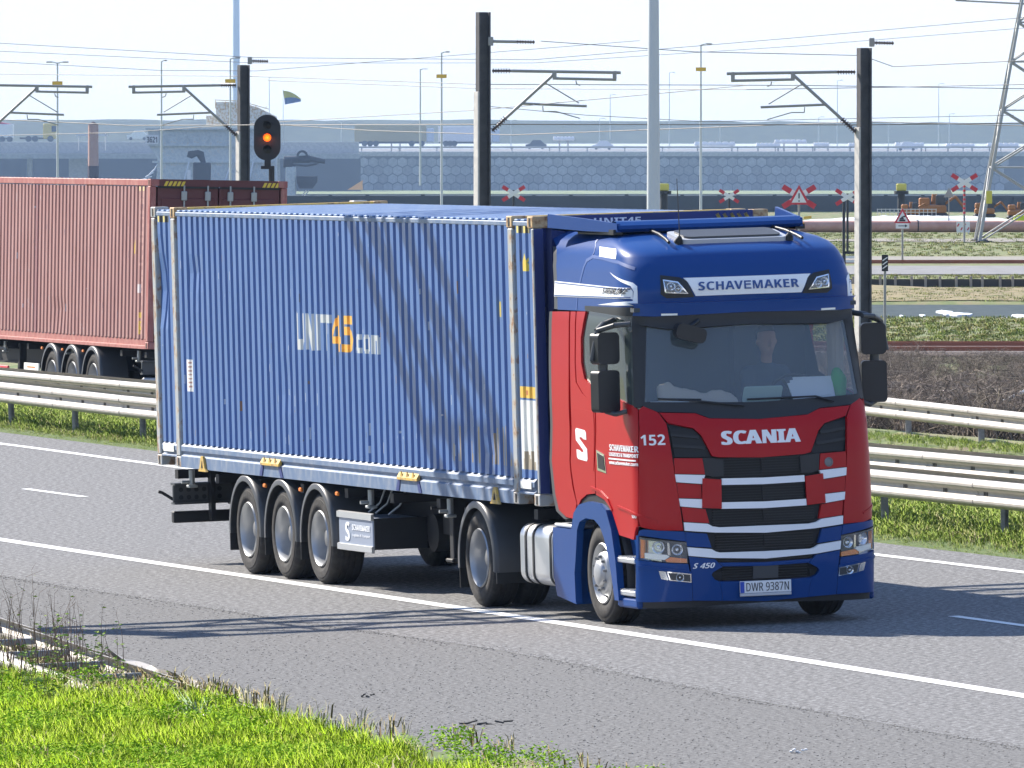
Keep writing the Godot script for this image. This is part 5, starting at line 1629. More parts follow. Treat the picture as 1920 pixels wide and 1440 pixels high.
func build_driver():
	var t = road_thing("person", "driver in a dark shirt holding the steering wheel behind the windscreen", "person", Vector3(-0.10, 1.89, -0.58))
	var v = func(x, y, z): return Vector3(x, y, z)
	var skin = [[v.call(0.04, 0.62, 0), v.call(0.05, 0.70, 0), 0.055, 0.055], [v.call(0.06, 0.80, 0), v.call(0.06, 0.88, 0), 0.085, 0.092], [v.call(0.10, 0.74, 0), v.call(0.12, 0.75, 0), 0.05, 0.04], [v.call(0.155, 0.82, 0), v.call(0.17, 0.80, 0), 0.013, 0.017], [v.call(0.06, 0.83, -0.09), v.call(0.05, 0.81, -0.095), 0.02, 0.012], [v.call(0.06, 0.83, 0.09), v.call(0.05, 0.81, 0.095), 0.02, 0.012]]
	put(skin_mesh(skin, 0.011, 0.03), "head", M.skin, t)
	put(skin_mesh([[v.call(0.02, 0.90, 0), v.call(0.05, 0.93, 0), 0.088, 0.085], [v.call(-0.03, 0.84, 0), v.call(-0.02, 0.90, 0), 0.075, 0.085]], 0.013, 0.03), "hair", M.hair, t)
	var shirt = [[v.call(0, 0.08, 0), v.call(0.0, 0.34, 0), 0.15, 0.155], [v.call(0.0, 0.40, 0), v.call(0.02, 0.55, 0), 0.15, 0.10], [v.call(0.0, 0.52, -0.16), v.call(0.0, 0.52, 0.16), 0.075, 0.075]]
	for sg in [-1.0, 1.0]:
		shirt.append([v.call(0.0, 0.51, 0.19 * sg), v.call(0.16, 0.27, 0.26 * sg), 0.062, 0.05])
		shirt.append([v.call(0.16, 0.27, 0.26 * sg), v.call(0.46, 0.30, 0.21 * sg), 0.05, 0.036])
		shirt.append([v.call(0.0, 0.06, 0.10 * sg), v.call(0.42, 0.10, 0.13 * sg), 0.10, 0.075])
	put(skin_mesh(shirt, 0.022, 0.05), "shirt", M.shirt, t)
	for sg in [-1.0, 1.0]:
		var hb = [[v.call(0.47, 0.30, 0.21 * sg), v.call(0.56, 0.315, 0.20 * sg), 0.026, 0.030]]
		for k in 4:
			var y0 = 0.335 - k * 0.017
			hb.append([v.call(0.575, y0, 0.20 * sg), v.call(0.625, y0 + 0.01, 0.195 * sg), 0.010, 0.010])
			hb.append([v.call(0.625, y0 + 0.01, 0.195 * sg), v.call(0.635, y0 + 0.008, 0.165 * sg), 0.010, 0.009])
		hb.append([v.call(0.54, 0.33, 0.185 * sg), v.call(0.585, 0.345, 0.16 * sg), 0.012, 0.010])
		put(skin_mesh(hb, 0.009, 0.008), "hand", M.skin, t)
	# papers and odds and ends lying on the dashboard
	var st = mb()
	ring_extrude(st, rounded_rect(0.20, 0.085, 0.02), Transform3D(Basis(Vector3(0, 0, 1), Vector3(0.5, 0.866, 0), Vector3(-0.866, 0.5, 0)), Vector3.ZERO), 0.012)
	var a = tag(put(st, "note_pad", M.paper_mint), "pale green pad propped on the lorry dashboard", "pad")
	a.transform = Transform3D(TB, TB * Vector3(0.93, 2.235, -0.18))
	st = mb()
	for k in 3: box(st, Vector3(0.01 * k, 0.0, 0.03 * k), Vector3(0.012, 0.26 - 0.03 * k, 0.40), 0.0, Basis(Vector3(0, 0, 1), 0.5) * Basis(Vector3(1, 0, 0), 0.08 * k))
	a = tag(put(st, "paper_sheets", M.paper), "white papers leaning inside the windscreen before the driver", "papers")
	a.transform = Transform3D(TB, TB * Vector3(0.92, 2.27, -0.72))
	st = mb()
	box(st, Vector3.ZERO, Vector3(0.22, 0.03, 0.46), 0.004, Basis(Vector3(1, 0, 0), 0.06))
	box(st, Vector3(0.02, 0.025, -0.05), Vector3(0.20, 0.012, 0.30), 0.0, Basis(Vector3(0, 1, 0), 0.3))
	a = tag(put(st, "paper_stack", M.paper), "flat stack of papers on the passenger side of the dashboard", "papers")
	a.transform = Transform3D(TB, TB * Vector3(0.90, 2.17, 0.84))
	a = tag(put(skin_mesh([[Vector3(0, 0, 0), Vector3(0, 0.12, 0), 0.07, 0.08], [Vector3(0, 0.05, 0.03), Vector3(0, 0.20, 0.02), 0.05, 0.05]], 0.018, 0.04), "cloth_bag", M.green_cloth), "bright green bag in the windscreen corner beside the driver", "bag")
	a.transform = Transform3D(TB, TB * Vector3(0.86, 2.22, -1.0))
	var cl = []
	for k in 9: cl.append([Vector3(0, 0.02, -0.3 + k * 0.09), Vector3(-0.03, 0.07 + 0.04 * absf(sin(k * 2.1)) + 0.10 * exp(-pow((k - 7) * 0.6, 2)), -0.3 + k * 0.09 + 0.03), 0.05, 0.035])
	a = tag(put(skin_mesh(cl, 0.022, 0.09), "jacket", M.cloth_cream), "crumpled cream jacket heaped along the middle of the dashboard", "jacket")
	a.transform = Transform3D(TB, TB * Vector3(0.86, 2.15, 0.40))

# ---------------------------------------------------------------- terrain
const CAM_Z := 102.06
const CORRIDOR := [Vector2(-26.0, -0.75), Vector2(-22.5, -0.62), Vector2(-21.0, -0.42), Vector2(-19.8, -0.46), Vector2(-19.6, -0.70), Vector2(-16.5, -0.56), Vector2(-13.0, -0.42), Vector2(-12.6, -0.22), Vector2(-11.9, -0.16), Vector2(-9.0, -0.06), Vector2(-7.4, -0.03), Vector2(-6.6, -0.05), Vector2(-6.2, -0.08), Vector2(7.2, -0.08), Vector2(7.6, 0.0), Vector2(9.5, 0.03), Vector2(14.0, -0.05), Vector2(40.0, -1.5)]
const DEPTHS := [Vector2(0, -0.2), Vector2(160, -0.35), Vector2(175, -0.50), Vector2(205, -0.68), Vector2(235, -0.80), Vector2(246, -0.95), Vector2(300, -1.29), Vector2(307.5, -1.31), Vector2(310, -2.1), Vector2(331, -2.1), Vector2(332.5, -1.34), Vector2(350, -1.40), Vector2(366, -1.48), Vector2(366.4, -1.20), Vector2(376, -1.22), Vector2(399, -1.24), Vector2(430, -1.27), Vector2(500, -1.32), Vector2(560, -1.36), Vector2(575, -6.0), Vector2(1390, -14.0), Vector2(1402, -9.5), Vector2(3900, -30.6), Vector2(4500, -34.4), Vector2(4700, -35.0), Vector2(8000, -42.0)]

func plane_y(x: float, z: float) -> float:
	return -(TB.y.x * x + TB.y.z * z) / TB.y.y

func to_road(x: float, z: float) -> Vector3:
	return TB.transposed() * Vector3(x, plane_y(x, z), z)

func far_lift(xt: float) -> float:
	return 0.0018 * maxf(0.0, minf(-15.0 - xt, 60.0))

func ground_y(x: float, z: float) -> float:
	var q = to_road(x, z)
	var flat = plane_y(x, z) + v2mix(CORRIDOR, q.z) + far_lift(q.x)
	var deep = v2mix(DEPTHS, CAM_Z - z)
	var k = smoothstep(-22.6, -26.0, q.z)
	return lerpf(flat, deep, k)

# world point over a place on the carriageway plane
func road_pt(x: float, y: float, z: float) -> Vector3:
	return TB * Vector3(x, y + far_lift(x), z)

func build_ground():
	var ds = []
	var d = 20.0
	while d < 8000.0:
		ds.append(d)
		d += 1.0 if d < 125.0 else (1.5 if d < 260 else (1.0 if d < 440 and (d > 300 and d < 335 or d > 360 and d < 370) else (4.0 if d < 620 else 60.0)))
	var us = []
	for i in 73: us.append(-1.0 + i / 36.0)
	var st = mb()
	var rows = []
	for dd in ds:
		var row = []
		for u in us:
			var x = signf(u) * pow(absf(u), 1.35) * (34.0 + dd * 0.26)
			var z = CAM_Z - dd
			var y = ground_y(x, z)
			row.append(Vector3(x, y, z))
		rows.append(row)
	for i in rows.size() - 1:
		for j in us.size() - 1:
			var nx = []
			for e in [[i, j], [i, j + 1], [i + 1, j + 1], [i + 1, j]]:
				var a = rows[e[0]][maxi(e[1] - 1, 0)]
				var b = rows[e[0]][mini(e[1] + 1, us.size() - 1)]
				var c = rows[maxi(e[0] - 1, 0)][e[1]]
				var f = rows[mini(e[0] + 1, rows.size() - 1)][e[1]]
				nx.append((b - a).cross(f - c).normalized())
			var q = [rows[i][j], rows[i][j + 1], rows[i + 1][j + 1], rows[i + 1][j]]
			trin(st, q[0], q[1], q[2], nx[0], nx[1], nx[2])
			trin(st, q[0], q[2], q[3], nx[0], nx[2], nx[3])
	structure(st, "ground", M.field)

# a strip on the carriageway between two edge lines (road coordinates)
func strip(st, x0: float, x1: float, ea: Callable, eb: Callable, y: float, step := 3.0):
	var x = x0
	var n = TB.y
	while x < x1 - 1e-4:
		var e = minf(x + step, x1)
		var a = road_pt(x, y, ea.call(x))
		var b = road_pt(e, y, ea.call(e))
		var c = road_pt(e, y, eb.call(e))
		var d = road_pt(x, y, eb.call(x))
		trin(st, a, b, c, n, n, n)
		trin(st, a, c, d, n, n, n)
		x = e

const NEAR_LINE := [Vector2(-160, -0.8), Vector2(-40, 1.02), Vector2(-21.9, 1.333), Vector2(-12.5, 1.36), Vector2(-2, 1.483), Vector2(5.3, 1.603), Vector2(12.8, 1.82), Vector2(90, 4.0)]
const FAR_LINE := [Vector2(-160, -8.6), Vector2(-47.5, -6.25), Vector2(-40.4, -6.02), Vector2(-10.4, -5.47), Vector2(-5.9, -5.40), Vector2(90, -3.4)]
const FAR_EDGE := [Vector2(-160, -10.2), Vector2(-53, -7.45), Vector2(-45, -7.30), Vector2(-12.9, -6.42), Vector2(-9.0, -6.38), Vector2(90, -4.6)]
const DASH := [Vector2(-160, -4.5), Vector2(-34.7, -2.56), Vector2(-31.8, -2.53), Vector2(1.4, -1.95), Vector2(90, -0.4)]
const NEAR_EDGE := [Vector2(-160, 5.4), Vector2(-20, 7.3), Vector2(7, 7.9), Vector2(12, 8.0), Vector2(18, 8.2), Vector2(24, 8.6), Vector2(90, 11.0)]
const JOINT := [Vector2(-160, 1.6), Vector2(-12.5, 3.54), Vector2(-3.4, 3.52), Vector2(4, 3.36), Vector2(12, 3.9), Vector2(19, 4.15), Vector2(90, 6.0)]

func build_road():
	var ln = func(t): return func(x): return v2mix(t, x)
	var off = func(t, o): return func(x): return v2mix(t, x) + o
	var st = mb()
	strip(st, -150, 85, off.call(FAR_EDGE, 0.0), ln.call(JOINT), 0.0)
	structure(st, "road", M.asphalt)
	st = mb()
	strip(st, -150, 85, ln.call(JOINT), ln.call(NEAR_EDGE), -0.002)
	structure(st, "hard_shoulder", M.asphalt_shoulder)
	st = mb()
	strip(st, -150, 85, off.call(NEAR_LINE, -0.10), off.call(NEAR_LINE, 0.10), 0.005)
	structure(st, "edge_marking", M.road_paint)
	st = mb()
	strip(st, -150, 85, off.call(FAR_LINE, -0.08), off.call(FAR_LINE, 0.08), 0.005)
	structure(st, "edge_marking", M.road_paint)
	for k in range(-8, 6):
		var x = 1.35 + k * 12.03
		st = mb()
		strip(st, x, x + 2.95, off.call(DASH, -0.06), off.call(DASH, 0.06), 0.005)
		structure(st, "lane_marking", M.road_paint)
	# far carriageway, mostly hidden by the barriers
	st = mb()
	var x = -150.0
	while x < 60.0:
		face(st, [road_pt(x, -0.40, -13.0), road_pt(x + 5, -0.40, -13.0), road_pt(x + 5, -0.66, -19.6), road_pt(x, -0.66, -19.6)], Vector3.UP)
		x += 5.0
	structure(st, "far_carriageway", M.asphalt)
	# loose chippings along the worn joint and over the shoulder
	var pts = []
	var g = RandomNumberGenerator.new()
	g.seed = 11
	for i in 1900:
		var xx = g.randf_range(-20, 22)
		var zz = v2mix(JOINT, xx) + g.randfn(0.0, 0.09) * (0.5 + absf(sin(xx * 0.7)))
		pts.append([xx, zz, g.randf_range(0.004, 0.012)])
	for i in 5200:
		var xx = g.randf_range(-16, 22)
		var zz = lerpf(v2mix(JOINT, xx), v2mix(NEAR_EDGE, xx), pow(g.randf(), 0.7))
		pts.append([xx, zz, g.randf_range(0.004, 0.010) * (2.0 if g.randf() < 0.02 else 1.0)])
	var sm = mb()
	var cs = [Vector3(1, 0.1, 0.2), Vector3(0.2, 0.2, 1), Vector3(-0.9, 0.1, 0.3), Vector3(-0.1, 0.15, -1)]
	for i in 4:
		face(sm, [cs[i], cs[(i + 1) % 4], Vector3(0.1, 0.75, 0.05)], cs[i] + cs[(i + 1) % 4] + Vector3.UP)
		face(sm, [cs[i], cs[(i + 1) % 4], cs[(i + 1) % 4] - Vector3(0, 0.6, 0), cs[i] - Vector3(0, 0.6, 0)], cs[i] + cs[(i + 1) % 4])
	var mm = MultiMesh.new()
	mm.transform_format = MultiMesh.TRANSFORM_3D
	mm.mesh = commit(sm, "stone")
	mm.instance_count = pts.size()
	for i in pts.size():
		var p = pts[i]
		mm.set_instance_transform(i, Transform3D(Basis(Vector3.UP, g.randf() * TAU).scaled(Vector3(p[2], p[2] * 0.7, p[2])), road_pt(p[0], 0.0, p[1])))
	tag(scatter(mm, "loose_chippings"), "grey loose chippings strewn along the hard shoulder", "gravel", "", "stuff")
	# three scraps lying on the shoulder
	var scraps = [[Vector3(13.320, 0.000, 6.776), 0.45, 0.06, "thin black rubber strip lying near the bottom edge of the tarmac"], [Vector3(9.140, 0.000, 6.510), 0.12, 0.05, "small dark rubber scrap on the hard shoulder near the grass"], [Vector3(18.323, 0.000, 5.780), 0.14, 0.08, "pale crumpled scrap on the tarmac by the bottom right"]]
	for i in 3:
		var s = scraps[i]
		var st2 = mb()
		for k in 6:
			var a0 = k / 6.0
			var y0 = 0.012 + 0.014 * sin(k * 1.7)
			box(st2, Vector3((a0 - 0.42) * s[1], y0, 0.01 * sin(k * 2.0)), Vector3(s[1] / 5.5, 0.014, s[2] * (0.6 + 0.4 * sin(k + 1.0))), 0.004, Basis(Vector3(0, 0, 1), 0.25 * sin(k * 1.3)))
		var o = put(st2, "rubber_scrap" if i < 2 else "litter_scrap", M.litter_dark if i < 2 else M.sign_white)
		o.transform = Transform3D(TB * Basis(Vector3.UP, 1.15), TB * s[0])
		tag(o, s[3], "scrap")

func scatter(mm: MultiMesh, called: String, parent = null):
	var o = MultiMeshInstance3D.new()
	o.multimesh = mm
	if parent == null:
		o.name = numbered(called)
		add_child(o)
	else:
		o.name = called
		parent.add_child(o, true)
	return o

# ---------------------------------------------------------------- guard rails
const W_BEAM := [Vector2(0.0, -0.155), Vector2(0.028, -0.152), Vector2(0.072, -0.118), Vector2(0.080, -0.100), Vector2(0.080, -0.076), Vector2(0.068, -0.058), Vector2(0.014, -0.024), Vector2(0.008, 0.0), Vector2(0.014, 0.024), Vector2(0.068, 0.058), Vector2(0.080, 0.076), Vector2(0.080, 0.100), Vector2(0.072, 0.118), Vector2(0.028, 0.152), Vector2(0.0, 0.155)]

func beam_mesh(len: float) -> Mesh:
	var st = mb()
	for i in W_BEAM.size() - 1:
		var a = W_BEAM[i]
		var b = W_BEAM[i + 1]
		var na = Vector3(0, -(b.x - a.x), (b.y - a.y)).normalized()
		for e in [0.0, -0.004]:
			var n = na if e == 0.0 else -na
			face(st, [Vector3(0, a.y, a.x + e), Vector3(len, a.y, a.x + e), Vector3(len, b.y, b.x + e), Vector3(0, b.y, b.x + e)], n)
	# lapped end with a shadow gap, splice bolts
	for i in W_BEAM.size() - 1:
		var a = W_BEAM[i]
		var b = W_BEAM[i + 1]
		face(st, [Vector3(len - 0.02, a.y, a.x + 0.006), Vector3(len + 0.14, a.y, a.x + 0.006), Vector3(len + 0.14, b.y, b.x + 0.006), Vector3(len - 0.02, b.y, b.x + 0.006)], Vector3(0, -(b.x - a.x), (b.y - a.y)))
		face(st, [Vector3(len + 0.14, a.y, a.x + 0.006), Vector3(len + 0.14, a.y, a.x), Vector3(len + 0.14, b.y, b.x), Vector3(len + 0.14, b.y, b.x + 0.006)], Vector3.RIGHT)
	return commit(st, "zinc_beam")

func barrier(label: String, x0: float, n: int, zf: Callable, mid: float, depth: float, base: float, double: bool, pitch := 4.0):
	var t = thing("guard_rail", label, "guard rail", Vector3.ZERO, 0.0, "")
	var bm = beam_mesh(pitch)
	var post = mb()
	box(post, Vector3(0, (mid + 0.10 + base) / 2, 0), Vector3(0.10, mid + 0.10 - base, 0.055), 0.006)
	box(post, Vector3(0.04, (mid + 0.10 + base) / 2, 0.02), Vector3(0.02, mid + 0.10 - base, 0.09))
	var pm = commit(post, "zinc_post")
	var spacer = mb()
	box(spacer, Vector3(0, mid + 0.03, 0), Vector3(0.05, 0.10, depth - 0.04), 0.006)
	var sm = commit(spacer, "zinc_post")
	var bolt = mb()
	for dx in [-0.05, 0.0, 0.05]:
		box(bolt, Vector3(dx, mid, depth / 2 + 0.012), Vector3(0.02, 0.05, 0.014), 0.003)
	var bo = commit(bolt, "bolt_dark")
	for k in n:
		var xa = x0 + k * pitch
		var a = road_pt(xa, 0, zf.call(xa))
		var b = road_pt(xa + pitch, 0, zf.call(xa + pitch))
		var bx = (b - a) / pitch
		var bas = Basis(bx, TB.y, bx.cross(TB.y).normalized())
		for sg in ([1.0, -1.0] if double else [1.0]):
			var o = put_mesh(bm, "beam", t)
			o.transform = Transform3D(bas, a) * Transform3D(Basis(Vector3(1, 0, 0), Vector3.UP, Vector3(0, 0, sg)), Vector3(0, mid, sg * depth / 2))
		var p = put_mesh(pm, "post", t)
		p.transform = Transform3D(bas, a + bx * 0.4)
		for j in 3:
			var s = put_mesh(sm, "spacer", t)
			s.transform = Transform3D(bas, a + bx * (0.4 + j * pitch / 3))
			var q = put_mesh(bo, "bolt", s)
			q.position = Vector3.ZERO
	return t

func build_barriers():
	var z1 = [Vector2(-160, -11.4), Vector2(-57, -8.55), Vector2(-49, -8.32), Vector2(-16.6, -8.03), Vector2(-12.7, -8.0), Vector2(90, -6.4)]
	barrier("pale steel guard rail nearest the lorry, on grass beside the far road edge", -65.4, 21, func(x): return v2mix(z1, x), 0.49, 0.42, -0.15, true)
	barrier("second pale guard rail, close behind the nearest one in the median", -74.0, 21, func(x): return -12.1 - 0.004 * (x + 27.0), 0.255, 0.42, -0.3, true)
	var z3 = [Vector2(-90, -24.4), Vector2(-52.9, -21.15), Vector2(-44.7, -20.45), Vector2(0, -16.6)]
	barrier("farthest guard rail, in front of the bare brown thicket", -79.4, 15, func(x): return v2mix(z3, x), -0.085, 0.10, -0.50, false)

# lattice sign gantry over the road, above and left of the frame; its shadow falls across the container and the tarmac
func build_gantry():
	var t = road_thing("sign_gantry", "steel lattice gantry reaching over the road above the lorry", "gantry")
	var ch = [Vector2(-11.06, 6.75), Vector2(-10.25, 6.75), Vector2(-11.06, 8.35), Vector2(-10.25, 8.35)]
	var st = mb()
	for c in ch: cyl(st, Vector3(c.x, c.y, 10.4), Vector3(c.x, c.y, -6.6), 0.11, 0.11, 8)
	put(st, "chord", M.lamp_steel, t)
	st = mb()
	for k in 9:
		var za = 9.6 - k * 1.8
		var zb = za - 0.9
		for e in [[0, 1], [2, 3], [0, 2], [1, 3]]:
			cyl(st, Vector3(ch[e[0]].x, ch[e[0]].y, za), Vector3(ch[e[1]].x, ch[e[1]].y, zb), 0.05, 0.05, 6)
			cyl(st, Vector3(ch[e[1]].x, ch[e[1]].y, zb), Vector3(ch[e[0]].x, ch[e[0]].y, za - 1.8), 0.05, 0.05, 6)
	put(st, "bracing", M.lamp_steel, t)
	st = mb()
	ring_extrude(st, rounded_rect(0.26, 0.22, 0.06), Transform3D(Basis(Vector3(1, 0, 0), Vector3(0, 0, 1), Vector3(0, -1, 0)), Vector3(-10.65, 8.5, 10.0)), 8.9)
	put(st, "column", M.lamp_steel, t)
	st = mb()
	box(st, Vector3(-10.66, 7.55, -5.6), Vector3(0.14, 1.9, 1.5), 0.02)
	put(st, "sign_panel", M.sign_white, t)

# ---------------------------------------------------------------- near verge: grass, sunken rail end, weeds
func blade_tuft(n: int, h: float, spread: float, w: float, sd: int) -> Mesh:
	var g = RandomNumberGenerator.new()
	g.seed = sd
	var st = mb()
	for i in n:
		var a = g.randf() * TAU
		var r = g.randf() * spread
		var b = Vector3(cos(a) * r, 0, sin(a) * r)
		var d = Vector3(cos(a + g.randfn(0, 0.9)), 0, sin(a + g.randfn(0, 0.9)))
		var hh = h * g.randf_range(0.55, 1.15)
		var lean = g.randf_range(0.15, 0.75) * hh
		var s = Vector3(-d.z, 0, d.x) * w * g.randf_range(0.6, 1.2)
		var m = b + d * lean * 0.35 + Vector3(0, hh * 0.62, 0)
		var e = b + d * lean + Vector3(0, hh * g.randf_range(0.75, 1.0), 0)
		var nn = (Vector3.UP + d * 0.4).normalized()
		var cb = Color(1, 1, 1).lerp(Color(1.15, 1.1, 0.85), g.randf())
		st.set_color(cb)
		trin(st, b - s, b + s, m + s * 0.75, nn, nn, nn)
		trin(st, b - s, m + s * 0.75, m - s * 0.75, nn, nn, nn)
		trin(st, m - s * 0.75, m + s * 0.75, e, nn, nn, nn)
	return commit(st, "grass_blade")

func leaf_tuft(n: int, h: float, r: float, sd: int, size := 0.02) -> Mesh:
	var g = RandomNumberGenerator.new()
	g.seed = sd
	var st = mb()
	for i in n:
		var a = g.randf() * TAU
		var p = Vector3(cos(a) * r * sqrt(g.randf()), h * (0.25 + 0.75 * g.randf()), sin(a) * r * sqrt(g.randf()))
		var nn = Vector3(g.randfn(0, 0.5), 1.0, g.randfn(0, 0.5)).normalized()
		var m = side_of(nn)
		var f = size * g.randf_range(0.6, 1.3)
		st.set_color(Color(1, 1, 1).lerp(Color(1.3, 1.2, 0.8), g.randf()))
		var e = g.randf() * TAU
		var u = m.x * cos(e) + m.y * sin(e)
		var v = nn.cross(u)
		trin(st, p - u * f, p + v * f * 0.6 - nn * f * 0.1, p + u * f, nn, nn, nn)
		trin(st, p - u * f, p + u * f, p - v * f * 0.6 - nn * f * 0.1, nn, nn, nn)
	return commit(st, "leaf")

func sow(mesh: Mesh, spots: Array, cols: Array, called: String, label: String, category: String, sd: int):
	var g = RandomNumberGenerator.new()
	g.seed = sd
	var mm = MultiMesh.new()
	mm.transform_format = MultiMesh.TRANSFORM_3D
	mm.use_colors = true
	mm.mesh = mesh
	mm.instance_count = spots.size()
	for i in spots.size():
		var s = spots[i]
		var k = s[1] * g.randf_range(0.7, 1.25)
		mm.set_instance_transform(i, Transform3D(Basis(Vector3.UP, g.randf() * TAU).scaled(Vector3(k, k * g.randf_range(0.8, 1.2), k)), s[0]))
		var c = cols[g.randi() % cols.size()]
		var f = g.randf_range(0.8, 1.2)
		mm.set_instance_color(i, Color(c.r * f, c.g * f, c.b * f))
	return tag(scatter(mm, called), label, category, "", "stuff")

func build_verge():
	var g = RandomNumberGenerator.new()
	g.seed = 21
	var cl = FastNoiseLite.new()
	cl.seed = 4
	cl.frequency = 0.55
	# soil sheet under the near grass and the median grass
	var st = mb()
	for e in [[-40.0, 60.0, 7.35, 22.0, 0.015], [-110.0, 20.0, -12.2, -6.45, 0.02]]:
		var x = e[0]
		while x < e[1]:
			var n = 8
			for k in n:
				var za = lerpf(e[2], e[3], float(k) / n)
				var zb = lerpf(e[2], e[3], float(k + 1) / n)
				var q = []
				for c in [[x, za], [x + 1.0, za], [x + 1.0, zb], [x, zb]]:
					var zz = c[1]
					if e[3] < 0.0: zz = lerpf(-12.2, v2mix(FAR_EDGE, c[0]) + 0.02, (c[1] + 12.2) / 5.75)
					var w = road_pt(c[0], 0, zz)
					q.append(Vector3(w.x, ground_y(w.x, w.z) + e[4] + (0.02 * sin(c[0] * 3.1) * sin(zz * 2.7) if zz > 7.6 else 0.0), w.z))
				face(st, q, Vector3.UP)
			x += 1.0
	structure(st, "verge", M.verge_soil)
	# near grass
	var green = [Color(0.25, 0.40, 0.012), Color(0.30, 0.46, 0.018), Color(0.20, 0.34, 0.010), Color(0.35, 0.49, 0.035), Color(0.40, 0.48, 0.08)]
	var a = []
	for i in 62000:
		var x = g.randf_range(3.0, 24.0)
		var z = g.randf_range(7.35, 15.0)
		var edge = v2mix(NEAR_EDGE, x) + 0.30 + 0.03 * maxf(0.0, x - 10.0) + cl.get_noise_2d(x * 2.0, 3.0) * 0.3
		if z < edge: continue
		if x < 8.5 and z < 8.5 and g.randf() < 0.9: continue
		var w = road_pt(x, 0, z)
		var k = 0.75 + 0.5 * cl.get_noise_2d(x, z)
		a.append([Vector3(w.x, ground_y(w.x, w.z), w.z), maxf(0.35, k)])
	for i in 9000:
		var x = g.randf_range(-14.0, 30.0)
		var z = g.randf_range(7.4, 18.0)
		if x > 3.0 and x < 24.0 and z < 15.0: continue
		var w = road_pt(x, 0, z)
		a.append([Vector3(w.x, ground_y(w.x, w.z), w.z), g.randf_range(0.6, 1.1)])
	sow(blade_tuft(10, 0.20, 0.05, 0.0036, 3), a, green, "verge_grass", "bright green grass along the near road edge at bottom left", "grass", 31)
	# glossy clumps and low leafy herbs between the blades
	a = []
	for i in 7000:
		var x = g.randf_range(4.0, 24.0)
		var z = g.randf_range(8.2, 15.0)
		var m = cl.get_noise_2d(x * 0.7 + 40.0, z * 0.9)
		if m < 0.16 and (z < 10.2 or x < 8.0 and z < 9.6): continue
		var w = road_pt(x, 0, z)
		a.append([Vector3(w.x, ground_y(w.x, w.z) + 0.03, w.z), 0.8 + m])
	sow(leaf_tuft(26, 0.15, 0.10, 5, 0.016), a, [Color(0.18, 0.33, 0.012), Color(0.23, 0.40, 0.018), Color(0.28, 0.43, 0.03)], "leafy_herbs", "low leafy green herbs filling the bottom left corner", "plants", 33)
	# straw and dead stalks
	a = []
	for i in 2200:
		var near_rail = i > 1000
		var x = g.randf_range(-3.0, 10.0) if near_rail else g.randf_range(3.0, 24.0)
		var z = g.randf_range(7.45, 8.9) if near_rail else g.randf_range(7.6, 14.0)
		var w = road_pt(x, 0, z)
		a.append([Vector3(w.x, ground_y(w.x, w.z) + 0.02, w.z), g.randf_range(0.7, 1.2)])
	sow(blade_tuft(4, 0.16, 0.08, 0.005, 8), a, [Color(0.34, 0.32, 0.20), Color(0.28, 0.25, 0.13), Color(0.22, 0.17, 0.10)], "dry_stalks", "pale dry stalks lying over the near grass", "grass", 35)
	# median grass, taller, mixed with straw
	a = []
	var dry = []
	for i in 42000:
		var x = g.randf_range(-70.0, 2.0)
		if x > -36.0 and x < -26.0 and g.randf() < 0.8: continue
		var lo = v2mix(FAR_EDGE, x) - 0.12
		var z = lo - pow(g.randf(), 1.2) * 5.2
		var w = road_pt(x, 0, z)
		var k = clampf((lo - z) / 0.9, 0.25, 1.0)
		var p = Vector3(w.x, ground_y(w.x, w.z), w.z)
		if g.randf() < 0.72 - 0.3 * (1.0 - k): a.append([p, k * g.randf_range(0.8, 1.3)])
		else: dry.append([p, k * g.randf_range(0.7, 1.1)])
	for i in 6000:
		var x = g.randf_range(-75.0, -20.0)
		var z = g.randf_range(-20.5, -19.7)
		var w = road_pt(x, 0, z)
		a.append([Vector3(w.x, ground_y(w.x, w.z), w.z), g.randf_range(0.3, 0.6)])
	sow(blade_tuft(9, 0.19, 0.09, 0.005, 6), a, [Color(0.20, 0.28, 0.05), Color(0.25, 0.33, 0.07), Color(0.31, 0.36, 0.12), Color(0.16, 0.24, 0.045)], "median_grass", "tufted green grass between the guard rails and the road", "grass", 37)
	sow(blade_tuft(7, 0.16, 0.08, 0.005, 9), dry, [Color(0.38, 0.35, 0.19), Color(0.46, 0.43, 0.28), Color(0.32, 0.29, 0.15)], "dry_median_grass", "straw coloured dead grass beneath the guard rails", "grass", 38)
	sunken_rail()
	weeds()

